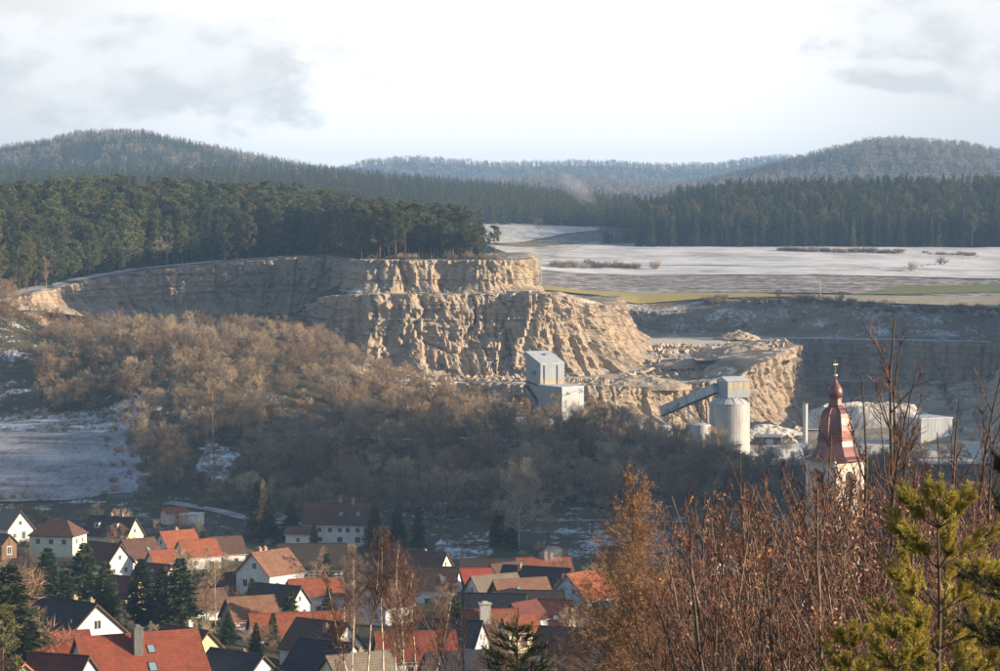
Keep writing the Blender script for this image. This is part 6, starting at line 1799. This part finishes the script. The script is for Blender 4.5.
while n < 130 and tries < 6000:
    tries += 1
    Y = RNG.uniform(440, 830); px = RNG.uniform(-20, 840); x = (px - 500) / F * Y
    if not free(x, Y, .5) or any((x - a) ** 2 + (Y - b) ** 2 < 36 for a, b in GP): continue
    if (420 < px < 500 or 545 < px < 668) and Y > 735: continue
    GP.append((x, Y))
    small = RNG.uniform() < .55
    k = SHRUBS[RNG.integers(0, 3)] if small else BARES[RNG.integers(0, 6)]
    side = 'left half' if px < 330 else 'middle' if px < 600 else 'right part'
    where = {'left half': 'among the left-hand houses below the frosty field', 'middle': 'among the crowded roofs in the middle of the village', 'right part': 'among the houses hidden behind the saplings'}[side]
    if small: plant(k, 'garden_shrub', f"{['brown', 'reddish', 'greyish'][SHRUBS.index(k)]} leafless shrub {where}", 'shrub', x, Y, RNG.uniform(2, 4.2), f"{['brown', 'reddish', 'greyish'][SHRUBS.index(k)]} shrubs {where}", kh(k))
    else: tint = ['tan', 'tan', 'reddish', 'tan', 'greyish', 'reddish'][BARES.index(k)]; plant(k, 'bare_tree', f'{tint} leafless garden tree {where}', 'tree', x, Y, RNG.uniform(5, 9), f'{tint} garden trees {where}', kh(k))
    n += 1
P = spots(-40, 1040, 440, 885, 7.5)
P = P[RNG.uniform(size=len(P)) < .5]
P = P[[free(a, b, .3) for a, b in P]]
P = P[~(((500 + F * P[:, 0] / P[:, 1] > 415) & (500 + F * P[:, 0] / P[:, 1] < 670)) & (P[:, 1] > 735))]
scatter('undergrowth', 'low brown hedges and brush in the gardens of the village', 'undergrowth', SHRUBS, withz(P), RNG.uniform(.8, 2.6, len(P)))
P = spots(-30, 1060, 833, 872, 6)
P = P[RNG.uniform(size=len(P)) < .3]
px_ = 500 + F * P[:, 0] / P[:, 1]
P = P[(px_ < 130) | (px_ > 690)]
scatter('undergrowth', 'brush along the stream at the valley bottom', 'undergrowth', SHRUBS + BARES[4:], withz(P), RNG.uniform(2, 5, len(P)))
P = np.concatenate([spots(108, 146, 905, 1085, 5), spots(-40, 140, 897, 908, 4.5), spots(-40, 130, 1078, 1090, 4.5)])
P = P[RNG.uniform(size=len(P)) < .33]
scatter('undergrowth', 'brush along the edges of the frosty field at left', 'undergrowth', SHRUBS, withz(P), RNG.uniform(1.0, 4.0, len(P)))
P = spots(425, 700, 735, 865, 8)
P = P[RNG.uniform(size=len(P)) < .22]
scatter('undergrowth', 'low bushes dotted over the frosty meadows by the lane', 'undergrowth', SHRUBS, withz(P), RNG.uniform(.8, 3.2, len(P)))
P = spots(760, 1060, 900, 1090, 7)
P = P[RNG.uniform(size=len(P)) < .5]
scatter('undergrowth', 'leafless brush between village and works yard at right', 'undergrowth', SHRUBS + BARES, withz(P), RNG.uniform(3, 9, len(P)))
P = spots(950, 1110, 1120, 1400, 8)
P = P[RNG.uniform(size=len(P)) < .35]
scatter('undergrowth', 'leafless brush on the frosty bank at the right edge', 'undergrowth', SHRUBS + BARES, withz(P), RNG.uniform(2, 7, len(P)))
street([(-10, 590), (60, 571), (130, 563), (190, 561), (250, 567)], 4.5)
street([(150, 655), (215, 632), (300, 606), (400, 590), (470, 585)], 4.5)
street([(205, 520), (232, 545), (262, 560), (300, 572)], 4)
# ------------------------------------------------------------------ foreground: saplings, birches, larch, pines
M_STEMB = mat_noise('sapling bark', (0.085, 0.056, 0.04), (0.30, 0.21, 0.15), 6, .8, 5, stretch=(1, 1, .3))
M_STEMD = mat_noise('dark sapling bark', (0.055, 0.04, 0.032), (0.14, 0.10, 0.075), 6, .85, 5, stretch=(1, 1, .3))
M_REDTW = mat_noise('reddish sapling twigs', (0.07, 0.03, 0.024), (0.25, 0.115, 0.075), 3, .75, 4)
M_DRYLEAF = mat_noise('dry leaves', (0.30, 0.12, 0.05), (0.62, 0.40, 0.24), 4, .8, 4, transl=.3)
M_BIRCHF = mat_noise('near birch bark', (0.26, 0.17, 0.10), (0.72, 0.62, 0.48), 3.2, .7, 5, lo=.40, hi=.52, stretch=(1, 1, .8))
M_BIRTW = mat_noise('birch twigs', (0.10, 0.055, 0.042), (0.20, 0.115, 0.085), 2, .8, 4)
M_GOLDTW = mat_noise('golden larch twigs', (0.25, 0.14, 0.07), (0.42, 0.255, 0.135), .9, .85, 5)
M_NEED = mat_noise('yellow green pine needles', (0.27, 0.225, 0.04), (0.54, 0.43, 0.09), 2.2, .6, 4, spec=.3, transl=.2)
M_NEED_SHADE = mat_noise('dark green pine needles', (0.016, 0.026, 0.012), (0.035, 0.05, 0.02), 3, .6, 4, spec=.3)  # colour darkened so the pine at the edge reads as shaded
M_NEEDS = mat_noise('fresh spruce needles', (0.07, 0.10, 0.03), (0.16, 0.18, 0.055), 3, .6, 4, spec=.3, transl=.12)

def crooked(g, st, d, l, r, up, n=4, wob=.14, sides=4, tip=.3):
    """bent branches: chains of n short prisms; returns a list of (points, directions) for the next order"""
    P = [st]; D = []
    cur, dd = st, d
    for i in range(n):
        D.append(dd)
        nx = cur + dd * (l / n)[:, None]
        g.seg.append((cur, nx, r * (1 - (1 - tip) * i / n), r * (1 - (1 - tip) * (i + 1) / n), sides))
        cur = nx; P.append(cur)
        dd = unit(dd + g.rng.normal(0, wob, dd.shape) + np.array([0, 0, up]))
    return np.stack(P, 1), np.stack(D + [dd], 1)

def budding(g, P, D, k, fr):
    m, n = P.shape[:2]
    idx = np.repeat(np.arange(m), k)
    f = g.rng.uniform(fr[0], fr[1], len(idx)) * (n - 1.001)
    i = f.astype(int); w = (f - i)[:, None]
    return P[idx, i] * (1 - w) + P[idx, i + 1] * w, D[idx, i], idx, f / (n - 1)

def sapling(name, seed, h, r0=.03, br=11, dark_br=False, low=.3, side=.34, ang=(22, 50), twigs=4, tw=.006, m_st=None, m_tw=None, leaves=0.0, up=.16, wob=.06, stems=1, fine=4, bl=.9):
    a, c = Grow(seed), Grow(seed + 500)
    for q in range(stems):
        st = np.array([[a.rng.normal(0, .10) * (stems > 1), a.rng.normal(0, .10) * (stems > 1), -.4]])
        d = unit(np.array([[a.rng.normal(0, .05 + .10 * (stems > 1) + .12 * dark_br), a.rng.normal(0, .05 + .10 * (stems > 1)), 1.]]))
        hh = h * (1 if q == 0 else a.rng.uniform(.7, .98))
        P, D = crooked(a, st, d, np.array([hh + .4]), np.array([r0 * (1 if q == 0 else .8)]), .05, 9, wob, 7, .16)
        s, dd, idx, f = budding(a, P, D, br, (low, .96))
        nd = unit(dd * np.cos(R(36)) + perp(dd, a.rng) * np.tan(np.radians(a.rng.uniform(*ang, len(s))))[:, None] * .8)
        L = hh * side * (1.2 - .85 * f) * a.rng.uniform(.6, 1.2, len(s))
        P2, D2 = crooked(c if dark_br else a, s, nd, L, r0 * .42 * (1.15 - .75 * f), up, 5, .11, 5, .3)
        s3, d3, idx3, f3 = budding(a, P2, D2, twigs, (.2, 1.))
        n3 = unit(d3 + perp(d3, a.rng) * .75)
        L3 = L[idx3] * .42 * (1.2 - .6 * f3) * a.rng.uniform(.6, 1.2, len(s3)) * bl
        P3, D3 = crooked(c, s3, n3, L3, np.maximum(r0 * .13, tw * .6) * np.ones(len(s3)), up * .7, 3, .12, 3, .4)
        s4, d4, idx4, f4 = budding(c, P3, D3, fine, (.15, 1.))
        n4 = unit(d4 + perp(d4, c.rng) * .7 + np.array([0, 0, up]))
        c.twigs(s4, n4, L3[idx4] * .65 * c.rng.uniform(.5, 1.2, len(s4)), tw * 1.5)
        s5, d5, _, _ = budding(c, P2, D2, 4, (.3, 1.))
        c.twigs(s5, unit(d5 + perp(d5, c.rng) * .8), c.rng.uniform(.12, .4, len(s5)) * (h / 5), tw * 1.6)
        if leaves:
            lf = Grow(seed + 900)
            k = int(len(s4) * leaves)
            if k:
                pk = c.rng.integers(0, len(s4), k)
                if q == 0: LV = lf
                n_ = unit(n4[pk] * .3 + c.rng.normal(0, .6, (k, 3)) + np.array([0, 0, -.5]))
                sz = c.rng.uniform(.04, .10, k)
                LV.fans(s4[pk] + n4[pk] * .12, n_, sz, sz * .62)
    v, f = a.wood_arrays(); tm = mesh_np(name + '_trunk', v, f, m_st or M_STEMB, True)
    v2, f2 = c.wood_arrays(); v3, f3 = c.tri_arrays()
    cm = mesh_np(name + '_crown', np.concatenate([v2, v3]), np.concatenate([np.concatenate([f2[:, [0, 1, 2]], f2[:, [0, 2, 3]]]), f3 + len(v2)]), m_tw or M_REDTW)
    lm = None
    if leaves:
        v4, f4_ = LV.tri_arrays()
        if len(v4): lm = mesh_np(name + '_leaves', v4, f4_, M_DRYLEAF)
    return tm, cm, lm

def stand(kind, name, label, px, row, Y, h, group=None, cat='sapling', rz=None, base=None):
    tm, cm, lm = kind
    c = at(px, row, Y)
    z = hgt(c.x, Y)
    s = (c.z - z) / h
    e = empty(name, label, cat, (c.x, Y, z), RNG.uniform(0, 6.28) if rz is None else rz, group)
    e.scale = (s, s, s)
    link('trunk', tm, e); link('crown', cm, e)
    if lm: link('dry_leaves', lm, e)['kind'] = 'stuff'
    return e

SAP = [sapling(f'sapling{i}', 600 + 7 * i, 5, .050, 14, False, .28, .30, (18, 42), 4, .009, [M_STEMB, M_STEMD][i % 2 == 1 and i > 3], M_REDTW, [.16, .0, .26, .08, .0, .34, .03, .14][i], up=.17, wob=.095, fine=4, stems=[2, 1, 3, 2, 1, 3, 2, 1][i]) for i in range(8)]
TALL = [sapling(f'tall_sapling{i}', 700 + 7 * i, 9, .085, 15, False, .38, .27, (20, 48), 4, .007, M_STEMD, M_REDTW, 0, up=.20, fine=3, wob=.05) for i in range(4)]
BUSH = [sapling(f'brush{i}', 760 + 7 * i, 6, .03, 18, False, .15, .30, (20, 50), 6, .010, M_STEMB, M_REDTW, [.12, .05, .0][i], up=.15, fine=6, stems=4) for i in range(3)]

# tall thin stems before the pit wall and the church
for px, row, Y, k, lab in [(921, 316, 58, 0, 'tallest bare stem with candelabra branches before the shaded pit wall'), (877, 362, 56, 1, 'bare stem just right of the church dome'), (893, 352, 61, 2, 'thin forked stem between church dome and tallest stem'),
                           (944, 398, 55, 3, 'slanting bare stem right of the tallest stem'), (966, 356, 60, 1, 'bare stem with curved side shoots near the works hall end'), (986, 420, 57, 2, 'short bare stem close to the right edge'), (853, 372, 66, 3, 'very thin reddish stem touching the church dome'),
                           (905, 404, 64, 1, 'thin stem left of the tallest stem, below its fork'), (815, 430, 68, 2, 'thin stem in front of the white flue stack'), (752, 452, 70, 0, 'thin stem in front of the great silo foot'), (930, 430, 62, 3, 'thin stem rising behind the yellow-green pine')]:
    stand(TALL[k], 'sapling', lab, px, row, Y, 9)
# dense growth of saplings at lower right
def top_row(px):
    return np.interp(px, [540, 575, 610, 650, 672, 700, 740, 790, 830, 870, 920, 1000, 1030], [690, 684, 668, 640, 560, 488, 470, 456, 456, 462, 468, 466, 465])
cells = []
for Y, n in ((38, 15), (46, 21), (54, 25), (62, 27), (70, 28), (80, 30)):
    for i in range(n):
        px = 575 + (1030 - 575) * (i + RNG.uniform(.1, .9)) / n
        cells.append((px, Y + RNG.uniform(-4, 4)))
for px, Y in cells:
    row = top_row(px) + abs(RNG.normal(0, 34)) + RNG.uniform(-6, 14) + (18 if Y < 44 else 0)
    leaf = RNG.uniform() < .5
    k = [0, 2, 3, 5, 7][RNG.integers(0, 5)] if leaf else [1, 4, 6][RNG.integers(0, 3)]
    if px > 860: lab, grp = 'reddish bare sapling around the yellow-green pine', 'saplings around the yellow-green pine'
    elif px > 690: lab, grp = 'reddish bare sapling in the dense thicket below the church dome', 'saplings of the dense thicket below the church'
    else: lab, grp = 'brownish bare sapling right beside the golden larch', 'saplings beside the golden larch'
    if px > 690 and px <= 860:
        spot_ = 'left of the church dome' if px < 790 else 'below the church dome'
        lab, grp = f'reddish bare sapling in the dense thicket {spot_}', f'saplings of the dense thicket {spot_}'
    size = 'tall' if row < top_row(px) + 12 else 'short'
    deco = 'with dry leaves' if leaf else 'without leaves'
    lab = lab.replace('reddish bare', 'reddish').replace('brownish bare', 'brownish')
    stand(SAP[k], 'sapling', f"{size} {lab.replace('sapling', 'sapling ' + deco, 1)}", px, row, Y, 5, f'{size} {grp} {deco}')
for px, row, Y in [(560, 640, 125), (588, 628, 128), (606, 622, 126), (545, 650, 122), (668, 580, 126), (682, 555, 124), (660, 610, 110), (694, 540, 100), (575, 655, 112), (605, 652, 108)]:
    stand(BUSH[int(px) % 3], 'brush', 'tangled brown brush at the foot of the golden larch', px, row, Y, 6, 'brush at the foot of the golden larch', 'bush')
for px, row, Y in [(440, 606, 128), (462, 592, 120), (476, 618, 118), (496, 632, 122), (428, 620, 130), (540, 640, 112), (484, 650, 110), (452, 640, 116), (415, 640, 124), (350, 640, 150), (330, 655, 145), (508, 600, 140)]:
    k = BUSH[int(px) % 3] if int(px) % 2 else SAP[int(px) % 8]
    stand(k, 'sapling', 'thin brown sapling between birch and foreground spruce', px, row, Y, 6 if int(px) % 2 else 5, 'saplings between birch and foreground spruce')
# birches
BIR = [sapling(f'birch{i}', 800 + 7 * i, 11, .075, 28, True, .45, .30, (18, 45), 8, .013, M_BIRCHF, M_BIRTW, 0, up=.08, wob=.07, fine=7, stems=[2, 1, 2][i]) for i in range(3)]
for px, row, Y, k, rz, lab in [(366, 540, 150, 0, .3, 'leaning pale birch, leftmost of the clump before the village roofs'), (382, 528, 152, 1, 2.1, 'tallest pale birch in the middle of the clump before the village roofs'), (398, 545, 149, 2, 4.2, 'pale birch with straight stem right of the tallest one'),
                               (418, 556, 153, 0, 3.4, 'reddish-crowned birch at the right end of the clump'), (352, 560, 155, 1, 5.2, 'small birch at the left end of the clump beside the utility poles'), (405, 585, 146, 2, .8, 'low birch in front of the long red roof')]:
    stand(BIR[k], 'birch_tree', lab, px, row, Y, 11, None, 'tree', rz)
# golden larch
def golden(name, seed, h=11.5, rad=5.0):
    a, c = Grow(seed), Grow(seed + 1)
    pts = stem(a, h, .10, .012, 7, 8, .10)
    nb = 470
    f = np.sort(1 - np.sqrt(c.rng.uniform(0, 1, nb)) * .97); f = np.clip(f, .02, .99); az = c.rng.uniform(0, 6.283, nb)
    L = rad * (1 - f) ** .85 * c.rng.uniform(.55, 1.1, nb) + .10
    d = unit(np.stack([np.cos(az), np.sin(az), .30 + .9 * f + c.rng.normal(0, .1, nb)], -1))
    st = along(pts, f)
    P, D = crooked(a, st, d, L, .016 * (1.2 - f), .10, 4, .08, 4, .3)
    s3, d3, i3, f3 = budding(c, P, D, 13, (.1, 1.))
    n3 = unit(d3 + perp(d3, c.rng) * .8 + np.array([0, 0, -.15]))
    L3 = (.07 + .30 * L[i3] * (1.1 - .6 * f3)) * c.rng.uniform(.6, 1.2, len(s3))
    P3, D3 = crooked(c, s3, n3, L3, np.full(len(s3), .005), -.03, 2, .15, 3, .4)
    s4, d4, i4, f4 = budding(c, P3, D3, 9, (.1, 1.))
    c.twigs(s4, unit(d4 + perp(d4, c.rng) * .9), c.rng.uniform(.4, 1.3, len(s4)) * (.05 + .55 * L3[i4] ** 1.0 * .6), .018)
    v, fc = a.wood_arrays(); tm = mesh_np(name + '_trunk', v, fc, M_STEMD, True)
    v2, f2 = c.wood_arrays(); v3, f3_ = c.tri_arrays()
    cm = mesh_np(name + '_crown', np.concatenate([v2, v3]), np.concatenate([np.concatenate([f2[:, [0, 1, 2]], f2[:, [0, 2, 3]]]), f3_ + len(v2)]), M_GOLDTW)
    return tm, cm, None
stand(golden('golden_larch', 900), 'larch_tree', 'golden brown cone-shaped larch standing above the foreground brush', 632, 461, 120, 11.5, None, 'tree', 0)
# pines and spruce with real needles
def needle_tree(name, seed, h, whorls, blen, m_need, nlen=.06, nw=.0035, per=110, shoots=7, m_bark=None, droop=.0, sh=.28, rise=.45, top=.35):
    a, c = Grow(seed), Grow(seed + 1)
    pts = stem(a, h, .012 * h + .01, .012, 7, 8, .15)
    zs = np.linspace(.12, .90, whorls)
    S, Dd, Ls = [], [], []
    for i, z in enumerate(zs):
        n = 6
        az = a.rng.uniform(0, 6.28) + np.arange(n) * 6.283 / n + a.rng.normal(0, .2, n)
        L = blen * (1.08 - z) ** (.45 if rise > .3 else .8) * a.rng.uniform(.75, 1.15, n)
        S.append(np.repeat(along(pts, np.array([z])), n, 0) + np.stack([0 * az, 0 * az, a.rng.normal(0, .03 * h / 5, n)], -1)); Ls.append(L)
        Dd.append(unit(np.stack([np.cos(az), np.sin(az), rise - droop + .5 * z * rise + a.rng.normal(0, .08, n)], -1)))
    S, Dd, Ls = np.concatenate(S), np.concatenate(Dd), np.concatenate(Ls)
    P, D = crooked(a, S, Dd, Ls, .016 * np.ones(len(S)) * h / 5, .12, 4, .08, 5, .4)
    s3, d3, i3, f3 = budding(a, P, D, shoots, (.35, 1.))
    n3 = unit(d3 + perp(d3, a.rng) * .7 + np.array([0, 0, .25]))
    L3 = sh * a.rng.uniform(.6, 1.2, len(s3)) * (Ls[i3] / blen * .6 + .55)
    # leaders
    tipd = unit(np.array([[0, 0, 1.], [.35, 0, 1], [-.2, .3, 1], [-.2, -.3, 1]]))
    s3 = np.concatenate([s3, P[:, -1], np.repeat(pts[-1][None] - [0, 0, top * .2], 4, 0)]); n3 = np.concatenate([n3, D[:, -1], tipd]); L3 = np.concatenate([L3, np.full(len(P), sh), np.array([top, top * .6, top * .6, top * .6])])
    P3, D3 = crooked(a, s3, n3, L3, np.full(len(s3), .006), .10, 3, .08, 4, .5)
    s4, d4, i4, f4 = budding(c, P3, D3, per, (.02, 1.))
    nd = unit(d4 * .8 + perp(d4, c.rng) * .85)
    c.twigs(s4, nd, nlen * c.rng.uniform(.7, 1.15, len(s4)), nw)
    v, fc = a.wood_arrays(); tm = mesh_np(name + '_trunk', v, fc, m_bark or M_STEMD, True)
    v3, f3_ = c.tri_arrays(); cm = mesh_np(name + '_crown', v3, f3_, m_need)
    return tm, cm, None
FP = [needle_tree(f'young_pine{i}', 950 + 5 * i, 4.7, 7, 1.45, M_NEED, .08, .0105, 150, 17, sh=.28) for i in range(2)]
stand(FP[0], 'pine_tree', 'yellow-green young pine at lower right among red saplings', 940, 476, 35, 4.95, None, 'tree', .4)
stand(FP[1], 'pine_tree', 'smaller yellow-green pine half hidden by saplings at the lower edge, left of the large one', 850, 622, 36, 4.95, None, 'tree', 1.9)
stand(FP[1], 'pine_tree', 'yellow-green pine crowding the lower right corner beside the large one', 998, 560, 37, 4.95, None, 'tree', 3.3)
stand(FP[0], 'pine_tree', 'low yellow-green pine at the bottom edge under the large one', 900, 612, 33, 4.95, None, 'tree', 5)
FD = needle_tree('shade_toned_pine', 980, 4.7, 6, 1.15, M_NEED_SHADE, .09, .0065, 170, 10)
stand(FD, 'pine_tree', 'pine reaching in from the right edge, needles darkened as if shaded', 1040, 430, 29, 4.95, None, 'tree', 2.2)
FS = needle_tree('young_spruce', 990, 4.0, 12, 1.9, M_NEEDS, .045, .010, 120, 14, rise=.12, sh=.34, top=.45)
stand(FS, 'spruce_tree', 'small bright green spruce top at the bottom edge in front of the village', 517, 610, 80, 4.3, None, 'tree', .7)
# ------------------------------------------------------------------ smoke
def smoke(label, px, row, Y, size, dens, lean):
    m = bpy.data.materials.new('smoke'); m.use_nodes = True
    nt = m.node_tree; nt.nodes.clear()
    o = nt.nodes.new('ShaderNodeOutputMaterial'); v = nt.nodes.new('ShaderNodeVolumePrincipled')
    v.inputs['Color'].default_value = (.95, .96, 1, 1); v.inputs['Density'].default_value = dens
    nt.links.new(v.outputs[0], o.inputs['Volume'])
    c = at(px, row, Y)
    bm = bmesh.new(); bmesh.ops.create_icosphere(bm, subdivisions=4, radius=1)
    v_ = np.array([q.co[:] for q in bm.verts]); f_ = np.array([[q.index for q in p.verts] for p in bm.faces]); bm.free()
    n = 1 + .35 * fbm(v_[:, 0] * 2, v_[:, 1] * 2, v_[:, 2] * 2, 3, int(px))
    v_ = v_ * n[:, None] * np.array(size) * .5
    v_[:, 0] += v_[:, 2] * lean
    ob = link('smoke', mesh_np('smoke', v_, f_, m, True), None, c)
    tag(ob, label, 'smoke', kind='stuff')
smoke('thin white smoke over the chimney of a red-orange roof', 552, 553.5, 712, (6, 4, 4), .05, .3)
smoke('faint drifting smoke before the dark wood far behind the striped field', 578, 190, 2120, (20, 18, 22), .012, -.8)
# ------------------------------------------------------------------ the air
def build_haze():
    m = bpy.data.materials.new('haze')
    m.use_nodes = True
    nt = m.node_tree; nt.nodes.clear()
    o = nt.nodes.new('ShaderNodeOutputMaterial'); v = nt.nodes.new('ShaderNodeVolumePrincipled')
    v.inputs['Color'].default_value = (0.37, 0.62, 1.0, 1)
    v.inputs['Density'].default_value = 0.000085
    v.inputs['Anisotropy'].default_value = 0.0
    nt.links.new(v.outputs[0], o.inputs['Volume'])
    b = MB(); b.box((0, 4350, 125), (22000, 10100, 290))
    ob = b.build('haze', m)
    tag(ob, kind='stuff')
build_haze()
